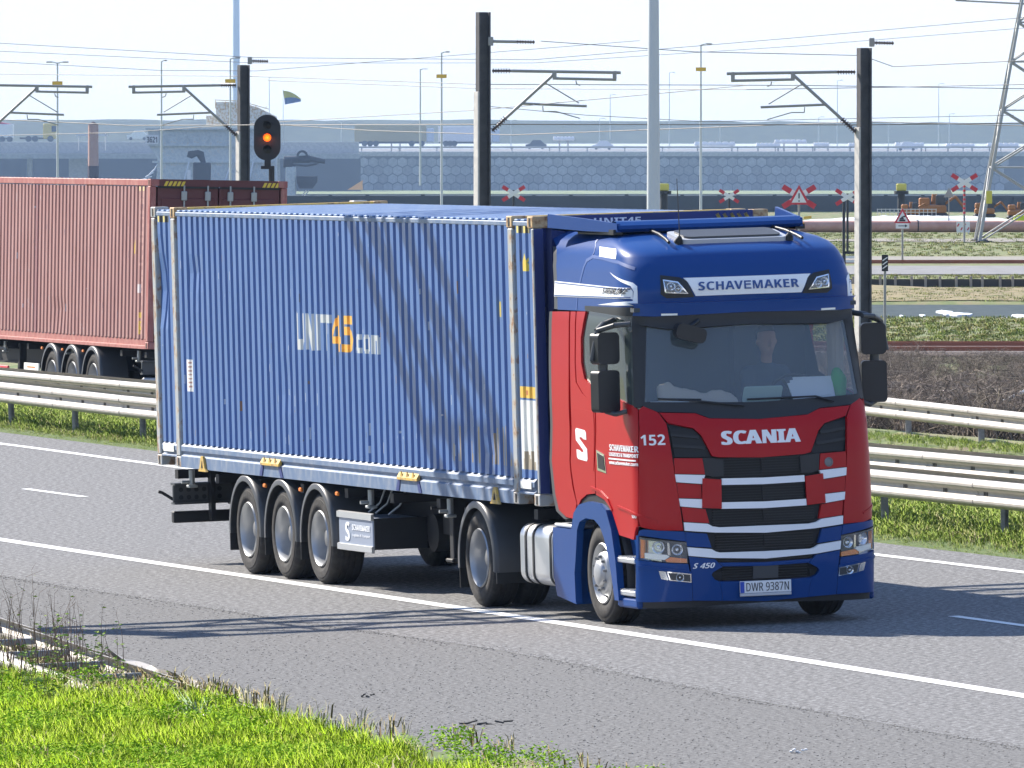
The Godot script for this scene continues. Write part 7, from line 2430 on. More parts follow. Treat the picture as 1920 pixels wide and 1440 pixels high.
func street_furniture():
	# stout lamp column behind the container
	var a = Vector3(0.299, 0.587, -69.880)
	var t = thing("lamp_column", "stout pale lamp column rising behind the lorry roof", "lamp column", Vector3(a.x, ground_y(a.x, a.z), a.z))
	var st = mb()
	cyl(st, Vector3(0, -0.5, 0), Vector3(0, 7.4, 0), 0.135, 0.085, 20)
	cyl(st, Vector3(0, 7.4, 0), Vector3(0, 12.0, 0), 0.085, 0.06, 16)
	put(st, "pole", M.lamp_steel, t)
	st = mb()
	tube(st, [Vector3(0, 11.9, 0), Vector3(-0.6, 12.3, 0.2), Vector3(-1.4, 12.4, 0.4)], 0.04, 8)
	box(st, Vector3(-1.7, 12.4, 0.5), Vector3(0.7, 0.12, 0.28), 0.03)
	put(st, "lamp_arm", M.lamp_steel, t)
	# slender lamps
	var lamps = [[Vector3(-24.865, -1.590, -417.951), 8.623, [-0.55, 0.55], 7.606, "twin headed lamp with a yellow box, far left"], [Vector3(-20.997, -2.105, -457.952), 9.373, [0.3], 0.0, "very thin lamp between the two left masts"], [Vector3(-16.189, -1.590, -417.951), 8.837, [0.5], 7.713, "lamp with a yellow box in front of the pale tower"], [Vector3(-5.584, -1.590, -417.951), 9.132, [0.4], 7.954, "lamp with a yellow box left of the middle mast"], [Vector3(7.432, -1.590, -417.951), 9.534, [0.55], 8.302, "lamp with a yellow box left of the cab roof"], [Vector3(-11.704, -2.753, -988.131), 11.227, [0.8], 0.0, "distant thin lamp above the yellow lorry"]]
	for l in lamps: thin_lamp(l[0], l[1], l[2], l[3], l[4], 0.075 if l[0].z > -600.0 else 0.12)
	# crossing signs
	var p = Vector3(-1.978, -1.456, -352.930)
	cross_sign(grounded(p), 2.343, 1.031, "bollard_black", "red and white crossing cross behind the middle of the container roof", "", 0.5)
	p = Vector3(7.488, -1.456, -352.930)
	cross_sign(grounded(p), 2.226, 0.890, "bollard_black", "red and white crossing cross just left of the cab deflector", "", 0.5)
	p = Vector3(10.558, -1.456, -352.930)
	cross_sign(grounded(p), 2.203, 1.500, "arm_steel", "crossing cross with a warning triangle in front of it", "triangle", 0.5)
	p = Vector3(12.205, -1.466, -337.924)
	cross_sign(grounded(p), 2.311, 1.042, "bollard_black", "faded crossing cross half hidden by a dark post", "", 0.5)
	p = Vector3(18.477, -1.721, -367.929)
	var rc = cross_sign(grounded(p), 2.711, 1.210, "arm_steel", "crossing cross on a striped post left of the pylon", "", 0.5)
	st = mb()
	for k in 7: cyl(st, Vector3(0, 1.3 + k * 0.2, 0), Vector3(0, 1.4 + k * 0.2, 0), 0.06, 0.06, 8)
	put(st, "red_bands", M.sign_red, rc)
	# yellow plates by the cab roof
	p = Vector3(10.443, -0.272, -347.961)
	t = thing("route_plate", "orange plate low on a post just right of the cab deflector", "sign", p)
	st = mb()
	box(st, Vector3.ZERO, Vector3(0.417, 0.255, 0.03), 0.004)
	put(st, "plate", M.sign_orange, t)
	st = mb()
	cyl(st, Vector3(0, -1.6, -0.04), Vector3(0, 0.15, -0.04), 0.025, 0.025, 6)
	put(st, "post", M.arm_steel, t)
	st = mb()
	box(st, Vector3(0.35, 0.33, 0), Vector3(0.348, 0.116, 0.03), 0.004, Basis(Vector3(0, 0, 1), 0.12))
	put(st, "upper_plate", M.sign_yellow, t)
	# triangular train warning with an arrow plate
	p = Vector3(13.219, -1.257, -302.917)
	t = thing("warning_sign", "red triangle with a train and an arrow plate below, above the pink pipe", "sign", grounded(p))
	st = mb()
	cyl(st, Vector3(0, -0.3, 0), Vector3(0, 2.169, 0), 0.04, 0.04, 8)
	put(st, "post", M.arm_steel, t)
	triangle(t, Vector3(0, 1.835, 0.05), 0.667, "train")
	st = mb()
	box(st, Vector3(0, 1.481, 0.055), Vector3(0.521, 0.209, 0.015))
	var pl = put(st, "plate", M.sign_white, t)
	st = mb()
	box(st, Vector3(-0.02, 1.481, 0.066), Vector3(0.28, 0.03, 0.006))
	prism(st, [Vector2(0.10, -0.06), Vector2(0.20, 0.0), Vector2(0.10, 0.06)], Transform3D(Basis(), Vector3(0.0, 1.481, 0.063)), 0.006)
	put(st, "arrow", M.ink, pl)
	# grey back of a triangle further off
	p = Vector3(19.463, -1.724, -407.943)
	t = thing("road_sign", "grey back of a small triangular sign beside the striped cross", "sign", grounded(p))
	st = mb()
	cyl(st, Vector3(0, 0, 0), Vector3(0, 1.839, 0), 0.03, 0.03, 6)
	prism(st, [Vector2(-0.26, 0), Vector2(0.26, 0), Vector2(0, 0.48)], Transform3D(Basis(), Vector3(0, 1.707, 0)), 0.03)
	put(st, "plate", M.arm_steel, t)
	# dark post with a low board (beside the cab roof)
	p = Vector3(10.765, -0.869, -297.926)
	t = thing("marker_post", "dark thin post beside the cab roof", "post", grounded(p))
	st = mb()
	cyl(st, Vector3(0, -0.2, 0), Vector3(0, 2.472, 0), 0.055, 0.055, 8)
	put(st, "post", M.bollard_black, t)
	t = thing("notice_board", "low two legged board with pale panels behind the right mast", "board", grounded(Vector3(11.053, -0.869, -297.926)))
	st = mb()
	box(st, Vector3(0, 0.50, 0), Vector3(0.54, 0.10, 0.05))
	for x in [-0.24, 0.24]: box(st, Vector3(x, 0.25, 0), Vector3(0.05, 0.55, 0.05))
	put(st, "frame", M.bollard_black, t)
	st = mb()
	box(st, Vector3(0, 0.33, 0.01), Vector3(0.42, 0.10, 0.02))
	box(st, Vector3(0, 0.17, 0.01), Vector3(0.42, 0.10, 0.02))
	put(st, "panel", M.sign_white, t)
	# countdown marker: black board with three white bars
	p = Vector3(7.383, -1.102, -159.868)
	t = thing("countdown_marker", "tall black board with three white slanting bars on a thin post", "sign", p)
	var by = 2.118
	st = mb()
	cyl(st, Vector3(0, -0.6, 0), Vector3(0, by - 0.2, 0), 0.035, 0.035, 8)
	put(st, "post", M.arm_steel, t)
	st = mb()
	box(st, Vector3(0, by, 0.04), Vector3(0.162, 0.418, 0.02))
	var bd = put(st, "board", M.signal_black, t)
	for k in 3:
		st = mb()
		box(st, Vector3(0, by - 0.10 + k * 0.10, 0.052), Vector3(0.15, 0.025, 0.006), 0.0, Basis(Vector3(0, 0, 1), 0.62))
		put(st, "bar", M.sign_white, bd)
	# red and white striped barrier board
	p = Vector3(19.736, -1.230, -397.953)
	t = thing("barrier_board", "red and white striped barrier board before the pink pipe", "barrier", grounded(p))
	st = mb()
	box(st, Vector3(0, 0.36, 0), Vector3(0.644, 0.515, 0.03))
	box(st, Vector3(-0.25, 0.0, 0), Vector3(0.04, 0.5, 0.04))
	box(st, Vector3(0.25, 0.0, 0), Vector3(0.04, 0.5, 0.04))
	var bb = put(st, "board", M.sign_white, t)
	for k in 4:
		st = mb()
		box(st, Vector3(-0.24 + k * 0.16, 0.45 - 0.18 * (k % 2), 0.018), Vector3(0.06, 0.16, 0.004), 0.0, Basis(Vector3(0, 0, 1), -0.5))
		put(st, "stripe", M.sign_red, bb)

# ---------------------------------------------------------------- lattice pylon at the right edge
func pylon():
	var f = Vector3(19.155, -1.430, -367.936)
	var t = thing("power_pylon", "tapering lattice power pylon cut by the right picture edge", "pylon", Vector3(f.x + 3.0, ground_y(f.x, f.z), f.z - 2.0))
	var hw = func(y): return maxf(0.35, 3.0 - 0.185 * y)
	var st = mb()
	for sx in [-1.0, 1.0]:
		for sz in [-1.0, 1.0]:
			cyl(st, Vector3(sx * hw.call(0), 0, sz * hw.call(0) * 0.7), Vector3(sx * hw.call(14.5), 14.5, sz * hw.call(14.5) * 0.7), 0.095, 0.06, 6)
	put(st, "leg", M.pylon_steel, t)
	st = mb()
	var ys = [0.0, 3.4, 6.0, 8.2, 10.0, 11.6, 13.0, 14.4]
	for i in ys.size() - 1:
		var a = hw.call(ys[i])
		var b = hw.call(ys[i + 1])
		for s in [-1.0, 1.0]:
			cyl(st, Vector3(-a, ys[i], s * a * 0.7), Vector3(b, ys[i + 1], s * b * 0.7), 0.04, 0.04, 5, false)
			cyl(st, Vector3(a, ys[i], s * a * 0.7), Vector3(-b, ys[i + 1], s * b * 0.7), 0.04, 0.04, 5, false)
			cyl(st, Vector3(s * a, ys[i], -a * 0.7), Vector3(s * b, ys[i + 1], b * 0.7), 0.04, 0.04, 5, false)
			cyl(st, Vector3(s * a, ys[i], a * 0.7), Vector3(s * b, ys[i + 1], -b * 0.7), 0.04, 0.04, 5, false)
			cyl(st, Vector3(-b, ys[i + 1], s * b * 0.7), Vector3(b, ys[i + 1], s * b * 0.7), 0.035, 0.035, 5, false)
			cyl(st, Vector3(s * b, ys[i + 1], -b * 0.7), Vector3(s * b, ys[i + 1], b * 0.7), 0.035, 0.035, 5, false)
	put(st, "bracing", M.pylon_steel, t)
	for y in [11.0, 13.2]:
		st = mb()
		for s in [-1.0, 1.0]:
			cyl(st, Vector3(0, y + 0.5, 0), Vector3(s * 4.0, y, 0), 0.05, 0.04, 5)
			cyl(st, Vector3(0, y - 0.2, 0), Vector3(s * 4.0, y, 0), 0.05, 0.04, 5)
		put(st, "cross_arm", M.pylon_steel, t)
	st = mb()
	box(st, Vector3(-2.55, 2.05, 2.0), Vector3(0.266, 0.581, 0.04), 0.01)
	put(st, "warning_plate", M.flag_yellow, t)
	st = mb()
	for sx in [-1.0, 1.0]:
		for sz in [-1.0, 1.0]: box(st, Vector3(sx * 3.0 + 0.2 * -sx, 0.0, sz * 2.1), Vector3(0.75, 0.16, 0.5), 0.02)
	put(st, "footing", M.mast_steel, t)

# ---------------------------------------------------------------- pipe, tarps, machines
func yard():
	var t = thing("pipeline", "thick salmon pink pipeline lying across the field at right", "pipeline", Vector3(0, -0.99, CAM_Z - 506.0))
	var st = mb()
	cyl(st, Vector3(-30, 0.0, 6), Vector3(60, -0.04, -5), 0.285, 0.285, 18)
	put(st, "pipe", M.pipe_pink, t)
	for u in [Vector3(14.786, -1.045, -403.960), Vector3(17.756, -1.045, -403.960), Vector3(20.727, -1.045, -403.960), Vector3(11.815, -1.045, -403.960), Vector3(23.698, -1.045, -403.960)]:
		st = mb()
		lathe(st, Vector3(u.x, 0, 6 - (u.x + 30) * 0.122), side_of(Vector3(1, 0, -0.12)), [Vector2(-0.03, 0.285), Vector2(-0.03, 0.30), Vector2(0.03, 0.30), Vector2(0.03, 0.285)], 20)
		put(st, "band", M.pipe_band, t)
	# tarpaulined heaps
	var g = RandomNumberGenerator.new()
	g.seed = 81
	for e in [[Vector3(15.425, -0.863, -419.971), 3.4, 0.32, "pale blue white tarpaulin heap behind the right mast"], [Vector3(20.165, -0.909, -423.972), 3.6, 0.36, "long white tarpaulin heap behind the warning triangle"], [Vector3(18.302, -0.973, -431.973), 3.0, 0.34, "white tarpaulin heap behind the pipe bands"]]:
		st = mb()
		var pts = []
		for k in 14:
			var row = []
			for j in 6:
				var x = (k / 13.0 - 0.5) * 2.0
				var z = (j / 5.0 - 0.5) * 2.0
				row.append(Vector3(x * e[1], maxf(0, (1.0 - x * x) * (1.0 - z * z)) ** 0.5 * e[2] * g.randf_range(0.8, 1.1), z * 1.2))
			pts.append(row)
		for k in 13:
			for j in 5: face(st, [pts[k][j], pts[k + 1][j], pts[k + 1][j + 1], pts[k][j + 1]], Vector3.UP)
		var o = put(st, "tarpaulin_heap", M.tarp_white)
		o.position = Vector3(e[0].x, ground_y(e[0].x, e[0].z) + 0.25, e[0].z)
		tag(o, e[3], "tarpaulin", "tarpaulin heaps in the yard")
	# low white railing
	t = thing("railing", "low white railing in front of the orange machines", "railing", Vector3(18.836, -0.765, -445.984))
	st = mb()
	for y in [0.0, 0.16]: box(st, Vector3(0, y, 0), Vector3(3.161, 0.03, 0.03))
	for k in 15: box(st, Vector3(-1.55 + k * 0.222, 0.0, 0), Vector3(0.03, 0.38, 0.03))
	put(st, "rail", M.sign_white, t)
	# orange dredging machines
	for e in [[Vector3(19.466, -1.096, -457.979), 0.8, "small orange machine left of the warning triangle post"], [Vector3(20.759, -1.118, -459.979), 1.25, "orange machine with a grey cabin in the middle of the yard"], [Vector3(23.686, -1.140, -461.979), 0.9, "orange machine between the pylon legs"], [Vector3(25.585, -1.250, -463.977), 0.9, "orange machine at the right picture edge"]]:
		var m = thing("excavator", e[2], "machine", Vector3(e[0].x, e[0].y, e[0].z), 0.0, "machines in the yard")
		var k = e[1]
		st = mb()
		box(st, Vector3(0, 0.30 * k, 0), Vector3(1.2, 0.36, 1.0) * k, 0.08)
		box(st, Vector3(-0.35 * k, 0.62 * k, 0), Vector3(0.45, 0.34, 0.8) * k, 0.06)
		cyl(st, Vector3(0.1, 0.5, 0) * k, Vector3(0.1, 0.95, 0) * k, 0.18 * k, 0.12 * k, 10)
		put(st, "body", M.machine_orange, m)
		st = mb()
		box(st, Vector3(0.35 * k, 0.60 * k, 0.1), Vector3(0.42, 0.62, 0.6) * k, 0.04)
		put(st, "cabin", M.mast_steel, m)
		st = mb()
		tube(st, [Vector3(0.5, 0.5, 0) * k, Vector3(1.0, 0.85, 0) * k, Vector3(1.4, 0.35, 0) * k], 0.07 * k, 6)
		put(st, "boom", M.machine_orange, m)
		st = mb()
		for z in [-0.4, 0.4]: box(st, Vector3(0, 0.02, z) * k, Vector3(1.35, 0.22, 0.25) * k, 0.08)
		put(st, "track", M.machine_dark, m)
	var bx = mb()
	box(bx, Vector3.ZERO, Vector3(1.092, 0.437, 0.9), 0.03)
	var lo = tag(put(bx, "site_box", M.lime_yellow), "bright lime yellow box at the right picture edge", "box")
	lo.position = Vector3(24.182, -0.955, -427.972)
	# mooring bollards with yellow caps
	for e in [[Vector3(7.345, -1.421, -538.000), "black bollard with a yellow cap behind the lamp column"], [Vector3(22.012, -1.421, -538.000), "black bollard with a yellow cap above the warning triangle"]]:
		var b = thing("bollard", e[1], "bollard", e[0], 0.0, "yellow capped bollards")
		st = mb()
		cyl(st, Vector3(0, -0.6, 0), Vector3(0, 0.857, 0), 0.26, 0.22, 12)
		cyl(st, Vector3(0, 0.791, 0), Vector3(0, 0.989, 0), 0.46, 0.46, 14)
		put(st, "post", M.bollard_black, b)
		st = mb()
		box(st, Vector3(0, 1.220, 0), Vector3(0.626, 0.461, 0.5), 0.06)
		put(st, "cap", M.machine_yellow, b)
	# dark quay wall closing the yard
	var qw = thing("quay_wall", "long dark quay wall behind the crossing signs", "wall", Vector3(17.419, -10.537, -1298.034))
	st = mb()
	box(st, Vector3(0, 1.442, 0), Vector3(150, 2.884, 3.0))
	put(st, "face", M.quay_dark, qw)
	for i in 60:
		st = mb()
		box(st, Vector3(-74 + i * 2.5, 1.442 + 0.2 * sin(i * 2.3), 1.6), Vector3(0.5, 2.884, 0.3))
		put(st, "fender_pile", M.quay_dark, qw)
	level_sheet("dark_field", "far_green", 1420.0, 3850.0, 0.3, 40.0, -420.0, 420.0)
	level_sheet("grass_strip", "pale_green", 3900.0, 4492.0, 0.8, 25.0, -600.0, 600.0)

# ---------------------------------------------------------------- retaining wall of hexagonal panels, raised road with traffic
func far_wall():
	var d = 4500.0
	var z = CAM_Z - d
	var x0 = -24.926
	var base = Vector3(-2.049, -34.512, -4398.534).y
	var top = Vector3(-2.049, -18.527, -4398.971).y
	var t = far_thing(4.091, "retaining_wall", "long concrete retaining wall of hexagonal panels across the background", "wall", Vector3(-2.049, base, z))
	var hi = 3.909
	var st = mb()
	box(st, Vector3((x0 + 130.0) / 2, hi / 2 - 0.5, -1.0), Vector3(130.0 - x0, hi + 1.0, 1.5))
	put(st, "backing", M.joint_dark, t)
	var hx = 1.031
	var r = hx / 2.0
	var variants = []
	for v in 3:
		st = mb()
		var c = [0.90, 1.0, 1.08][v]
		var ring = []
		for k in 6: ring.append(Vector2(cos(PI / 3 * k + PI / 6), sin(PI / 3 * k + PI / 6) * 0.93) * (r * 1.085))
		prism(st, ring, Transform3D(Basis(), Vector3(0, 0, -0.26)), 0.16)
		var m = M.retaining_concrete.duplicate()
		m.albedo_color = Color(c, c, c * 1.01)
		st.set_material(m)
		variants.append(st.commit())
	var g = RandomNumberGenerator.new()
	g.seed = 91
	var n = 0
	for row in 4:
		for k in 75:
			var o = put_mesh(variants[g.randi() % 3], "panel", t)
			o.position = Vector3(x0 + 0.4 + (k + 0.5 * (row % 2)) * hx, 0.55 + row * hx * 0.865, g.randf_range(-0.01, 0.02))
			n += 1
	st = mb()
	box(st, Vector3((x0 + 130.0) / 2, hi + 0.2, -0.6), Vector3(130.0 - x0, 0.5, 1.4), 0.05)
	put(st, "coping", M.concrete_pale, t)
	# embankment and skyline behind the raised road
	st = mb()
	var y1 = Vector3(-2.049, -5.954, -6036.283).y
	var pr = null
	var nz = FastNoiseLite.new()
	nz.frequency = 0.02
	for k in 120:
		var x = -1050.0 + k * 18.0
		var hh = y1 + nz.get_noise_1d(x) * 1.2 - maxf(0.0, x) * 0.006
		var q = [Vector3(x, top - 1.0, CAM_Z - 6030.0), Vector3(x, hh - 1.6, CAM_Z - 6100.0), Vector3(x, hh, CAM_Z - 6136.0), Vector3(x, hh - 3.0, CAM_Z - 6800.0)]
		if pr != null:
			for j in 3: face(st, [pr[j], q[j], q[j + 1], pr[j + 1]], Vector3.UP + Vector3.BACK * 0.2)
		pr = q
	structure(st, "embankment", M.far_green)
	st = mb()
	face(st, [Vector3(-600, top + 0.02, z - 0.5), Vector3(600, top + 0.02, z - 0.5), Vector3(600, top + 0.1, z - 640.0), Vector3(-600, top + 0.1, z - 640.0)], Vector3.UP)
	structure(st, "raised_road", M.far_road)
	# safety rail along the raised road
	t = far_thing(4.091, "safety_rail", "dark safety rail along the top of the retaining wall", "rail", Vector3(-2.049, top + 1.8, z - 8.0))
	st = mb()
	box(st, Vector3(20, 0.45, 0), Vector3(260, 0.22, 0.1))
	for k in 65: box(st, Vector3(-100 + k * 4.0, 0.1, 0), Vector3(0.12, 0.8, 0.1))
	put(st, "rail", M.arm_steel, t)
	# vehicles up there
	far_truck(Vector3(-55.609, -13.683, -4460.486), 7.695, 2.067, "box_olive", "long olive yellow box lorry on the raised road", true)
	far_truck(Vector3(-22.777, -13.734, -4472.769), 5.758, 1.958, "sign_white", "pale grey box lorry on the raised road behind the middle mast", true)
	var c = far_thing(4.091, "tractor_unit", "small yellow lorry cab with bare chassis on the left overpass", "truck", Vector3(-200.462, -11.502, -4317.302))
	st = mb()
	box(st, Vector3(0.3, 0.95, 0), Vector3(1.335, 1.613, 1.6), 0.1)
	put(st, "cab", M.truck_yellow, c)
	st = mb()
	box(st, Vector3(0.78, 1.2, 0.5), Vector3(0.5, 0.6, 0.7))
	put(st, "cab_window", M.void_dark, c)
	st = mb()
	box(st, Vector3(-1.1, 0.2, 0), Vector3(3.4, 0.18, 1.0))
	for x in [-1.9, -1.2, 0.4]: cyl(st, Vector3(x, 0.15, 0.3), Vector3(x, 0.15, 0.85), 0.33, 0.33, 12)
	put(st, "chassis", M.machine_dark, c)
	far_truck(Vector3(-227.212, -11.350, -4337.784), 5.588, 1.676, "van_white", "white van body with a red and blue roof at the left edge", false)
	for e in [[Vector3(8.665, -16.078, -4521.813), "small dark car on the raised road right of the middle mast"], [Vector3(174.125, -16.792, -4521.794), "pale car on the raised road right of the railway mast"], [Vector3(38.495, -16.354, -4529.979), "pale car on the raised road near the lamp column"], [Vector3(-163.260, -11.426, -4358.249), "white car on the left overpass beside the timber pile"]]:
		var v = far_thing(4.091, "car", e[1], "car", e[0], 0.0, "cars on the raised road")
		st = mb()
		ring_extrude(st, [Vector2(-1.1, 0.1), Vector2(-1.15, 0.45), Vector2(-0.7, 0.55), Vector2(-0.35, 0.95), Vector2(0.5, 0.95), Vector2(0.95, 0.55), Vector2(1.15, 0.5), Vector2(1.15, 0.1)], Transform3D(Basis(), Vector3(0, 0, -0.45)), 0.9)
		put(st, "body", M.machine_dark if "dark" in e[1] else M.van_white, v)
		st = mb()
		for x in [-0.7, 0.7]: cyl(st, Vector3(x, 0.12, 0.3), Vector3(x, 0.12, 0.47), 0.17, 0.17, 10)
		put(st, "wheel", M.machine_dark, v)
	# white canopies of the depot in front of the embankment
	var can = [[742, 258, 40, 30], [1057, 262, 40, 30], [1340, 272, 78, 12], [1482, 268, 60, 30], [1450, 272, 46, 12], [1540, 271, 30, 10], [1610, 272, 40, 10], [1705, 272, 55, 12], [1800, 274, 55, 12], [1880, 273, 60, 14]]
	var words = ["above the olive lorry", "right of the middle mast", "left of the depot's tallest canopy, long one", "on twin legs, tallest near the right mast", "low one touching the twin legged canopy's left", "small low one left of the right mast", "low one hidden behind the right mast", "low one above the pale car", "low one before the pylon", "low one behind the pylon"]
	var pos = [Vector3(-53.719, -11.009, -4501.484), Vector3(20.942, -11.956, -4501.458), Vector3(90.020, -14.758, -4603.690), Vector3(121.675, -13.378, -4501.419), Vector3(114.249, -15.242, -4603.677), Vector3(138.477, -15.000, -4603.683), Vector3(155.437, -15.242, -4603.677), Vector3(178.455, -15.000, -4603.683), Vector3(201.472, -15.484, -4603.670), Vector3(220.855, -15.242, -4603.677)]
	for i in can.size():
		var q = far_thing(4.091, "canopy", "white depot canopy " + words[i], "canopy", pos[i], 0.0, "white canopies of the depot")
		var w = can[i][2] * 0.058
		st = mb()
		box(st, Vector3(0, 0.1, 0), Vector3(w, 0.36, 1.6), 0.08)
		for k in 6: box(st, Vector3(w * (k / 5.0 - 0.5) * 0.86, 0.32, 0), Vector3(w * 0.12, 0.10, 1.2), 0.03)
		put(st, "roof", M.sign_white, q)
		st = mb()
		for s in ([-0.2, 0.2] if can[i][3] > 20 else [-0.42, 0.42]):
			st = mb()
			box(st, Vector3(s * w, -can[i][3] * 0.029, 0), Vector3(0.16, can[i][3] * 0.058, 0.2))
			put(st, "leg", M.concrete_pale if can[i][3] > 20 else M.arm_steel, q)
	# thin lamps along the embankment
	var fl = [Vector3(-2.596, -14.610, -5217.552), Vector3(42.869, -14.610, -5217.552), Vector3(78.748, -11.325, -5217.642), Vector3(104.768, -14.610, -5217.552), Vector3(155.437, -14.610, -5217.552), Vector3(165.023, -14.610, -5217.552), Vector3(191.317, -14.610, -5217.552), Vector3(217.062, -14.610, -5217.552), Vector3(222.540, -11.325, -5217.642), Vector3(-89.693, -14.610, -5217.552), Vector3(-126.668, -14.610, -5217.552), Vector3(48.347, -6.396, -5217.777)]
	for i in fl.size():
		thin_lamp(fl[i] - Vector3(0, 4.0, 0), [3.4, 3.6, 8.6, 2.6, 3.8, 8.4, 2.8, 8.0, 3.4, 3.2, 8.8, 4.6][i], [0.7, -0.7] if i % 3 == 0 else [0.7], 0.0, "distant lamp on the embankment, number %s from the left" % ["three", "five", "six", "seven", "eight", "nine", "ten", "eleven", "twelve", "two", "one", "four"][i], 0.07, 4.091)

func far_truck(at: Vector3, w: float, h: float, m: String, label: String, cab: bool):
	var t = far_thing(4.091, "box_lorry", label, "truck", at, 0.0, "lorries on the raised road")
	var st = mb()
	box(st, Vector3(0, h * 0.55, 0), Vector3(w, h * 0.85, 2.2), 0.05)
	put(st, "cargo_box", M[m], t)
	st = mb()
	for x in [-0.36, -0.28, -0.2, 0.3, 0.44]: cyl(st, Vector3(x * w, 0.05, 0.7), Vector3(x * w, 0.05, 1.1), 0.32, 0.32, 12)
	box(st, Vector3(0, h * 0.08, 0), Vector3(w * 0.96, h * 0.1, 1.2))
	put(st, "wheel_set", M.machine_dark, t)
	if cab:
		st = mb()
		box(st, Vector3(w * 0.5 + 0.45, h * 0.45, 0), Vector3(0.8, h * 0.72, 2.1), 0.08)
		put(st, "cab", M.tower_blue, t)
	else:
		st = mb()
		box(st, Vector3(w * 0.3, h * 1.02, 0), Vector3(w * 0.4, h * 0.12, 2.0), 0.03, Basis(Vector3(0, 0, 1), -0.2))
		put(st, "roof_marking", M.sign_red, t)

# ---------------------------------------------------------------- works at the left: overpass, hull, pile, grab, flag, tower
func left_works():
	var d = 4336.4
	var z = CAM_Z - d
	var t = far_thing(4.091, "overpass", "low concrete overpass with a dark opening at the left", "bridge", Vector3(Vector3(-156.143, -28.384, -4235.001).x, Vector3(-156.143, -33.295, -4234.867).y, z))
	var yt = 5.241
	var yd = 4.040
	var yb = 0.0
	var st = mb()
	box(st, Vector3(-6, (yt + yd) / 2, 0), Vector3(56, yt - yd, 1.2), 0.04)
	put(st, "parapet", M.concrete_pale, t)
	st = mb()
	box(st, Vector3(-6, yd - 0.25, -3), Vector3(56, 0.5, 12))
	put(st, "deck", M.retaining_concrete, t)
	st = mb()
	box(st, Vector3(-6, (yd + yb) / 2 - 0.3, -12), Vector3(56, yd - yb, 0.6))
	put(st, "back_wall", M.void_dark, t)
	for e in [-6.769, -11.737, 13.648]:
		st = mb()
		box(st, Vector3(e, (yd + yb) / 2 - 0.4, -1.5), Vector3(1.9 if e < -6.0 and e > -9.0 else 0.5, yd - yb + 0.4, 2.0), 0.05)
		put(st, "pier", M.concrete_pale, t)
	# grey pontoon hull with ribs, seen end on
	var k = 560.0 / 19417.0
	var h = far_thing(4.018, "pontoon", "grey ribbed steel pontoon with a pale number board, behind the red container", "pontoon", Vector3(-70.995, -12.852, -2148.288))
	st = mb()
	prism(st, [Vector2(-2.1, 0.0), Vector2(-2.0, 1.35), Vector2(-2.55, 2.2), Vector2(-2.55, 2.95), Vector2(4.6, 2.95), Vector2(4.6, 2.2), Vector2(4.4, 1.3), Vector2(4.4, 0.0)], Transform3D(Basis(), Vector3(0, 0, -3)), 3.0)
	put(st, "hull", M.hull_grey, h)
	for i in 14:
		st = mb()
		box(st, Vector3(-2.5 + i * 0.54, 2.52, 0.05), Vector3(0.06, 0.86, 0.10))
		put(st, "rib", M.hull_grey, h)
	st = mb()
	box(st, Vector3(1.0, 2.98, 0.05), Vector3(7.3, 0.10, 0.24))
	box(st, Vector3(1.0, 2.10, 0.05), Vector3(7.1, 0.10, 0.16))
	box(st, Vector3(1.0, 1.20, 0.02), Vector3(6.6, 0.12, 0.12))
	put(st, "rubbing_strake", M.hull_grey, h)
	st = mb()
	box(st, Vector3(-2.3, 2.40, 0.16), Vector3(0.70, 0.50, 0.04))
	var nb = put(st, "number_board", M.sign_white, h)
	lettering("3621", 0.56, 0.32, Transform3D(Basis(), Vector3(-2.3, 2.40, 0.185)), M.ink, "board_lettering", nb, 0.01, 700)
	st = mb()
	for e in [[-0.6, 0.6], [1.6, 0.8], [2.9, 0.55]]: cyl(st, Vector3(e[0], 0.0, 0.2), Vector3(e[0] + e[1] * 0.5, 1.2, 0.2), 0.05, 0.05, 6)
	for i in 5: cyl(st, Vector3(-3.1 + i * 0.22, 0.05 + i * 0.16, 0.1), Vector3(-2.4 + i * 0.10, 0.2 + i * 0.22, 0.1), 0.035, 0.035, 5)
	put(st, "ladder", M.tarp_white, h)
	# dark hydraulic arm before the hull
	var a = far_thing(4.018, "hydraulic_arm", "dark hooked hydraulic arm standing before the grey pontoon", "machine", Vector3(-68.868, -12.595, -2116.143))
	st = mb()
	box(st, Vector3(0.1, 0.55, 0), Vector3(0.95, 1.2, 0.5), 0.06)
	ring_extrude(st, [Vector2(-0.7, 1.45), Vector2(-0.62, 1.75), Vector2(-0.1, 1.82), Vector2(0.2, 1.72), Vector2(0.32, 1.1), Vector2(0.08, 1.1), Vector2(0.02, 1.5), Vector2(-0.3, 1.58), Vector2(-0.45, 1.35)], Transform3D(Basis(), Vector3(0, 0, -0.15)), 0.3)
	put(st, "arm", M.machine_dark, a)
	st = mb()
	box(st, Vector3(-0.58, 0.35, 0.2), Vector3(0.18, 0.8, 0.1))
	put(st, "white_gauge", M.sign_white, a)
	# rusty pale tank house on top
	var b = far_thing(4.018, "deck_house", "rust streaked pale deck house on top of the grey pontoon", "deck house", Vector3(-63.450, -0.012, -2156.681))
	st = mb()
	box(st, Vector3(-0.1, 0.62, 0), Vector3(1.35, 1.24, 1.2), 0.03)
	prism(st, [Vector2(0.55, 0.0), Vector2(2.6, 0.0), Vector2(2.5, 0.45), Vector2(1.5, 0.95), Vector2(0.55, 1.2)], Transform3D(Basis(), Vector3(0, 0, -0.5)), 1.0)
	box(st, Vector3(-1.0, 0.25, 0), Vector3(0.6, 0.5, 0.8))
	put(st, "house", M.tank_rust, b)
	st = mb()
	for i in 6: cyl(st, Vector3(-0.8 + i * 0.55, 0.9, 0.6), Vector3(-0.8 + i * 0.55, 1.35 - i * 0.07, 0.6), 0.02, 0.02, 5)
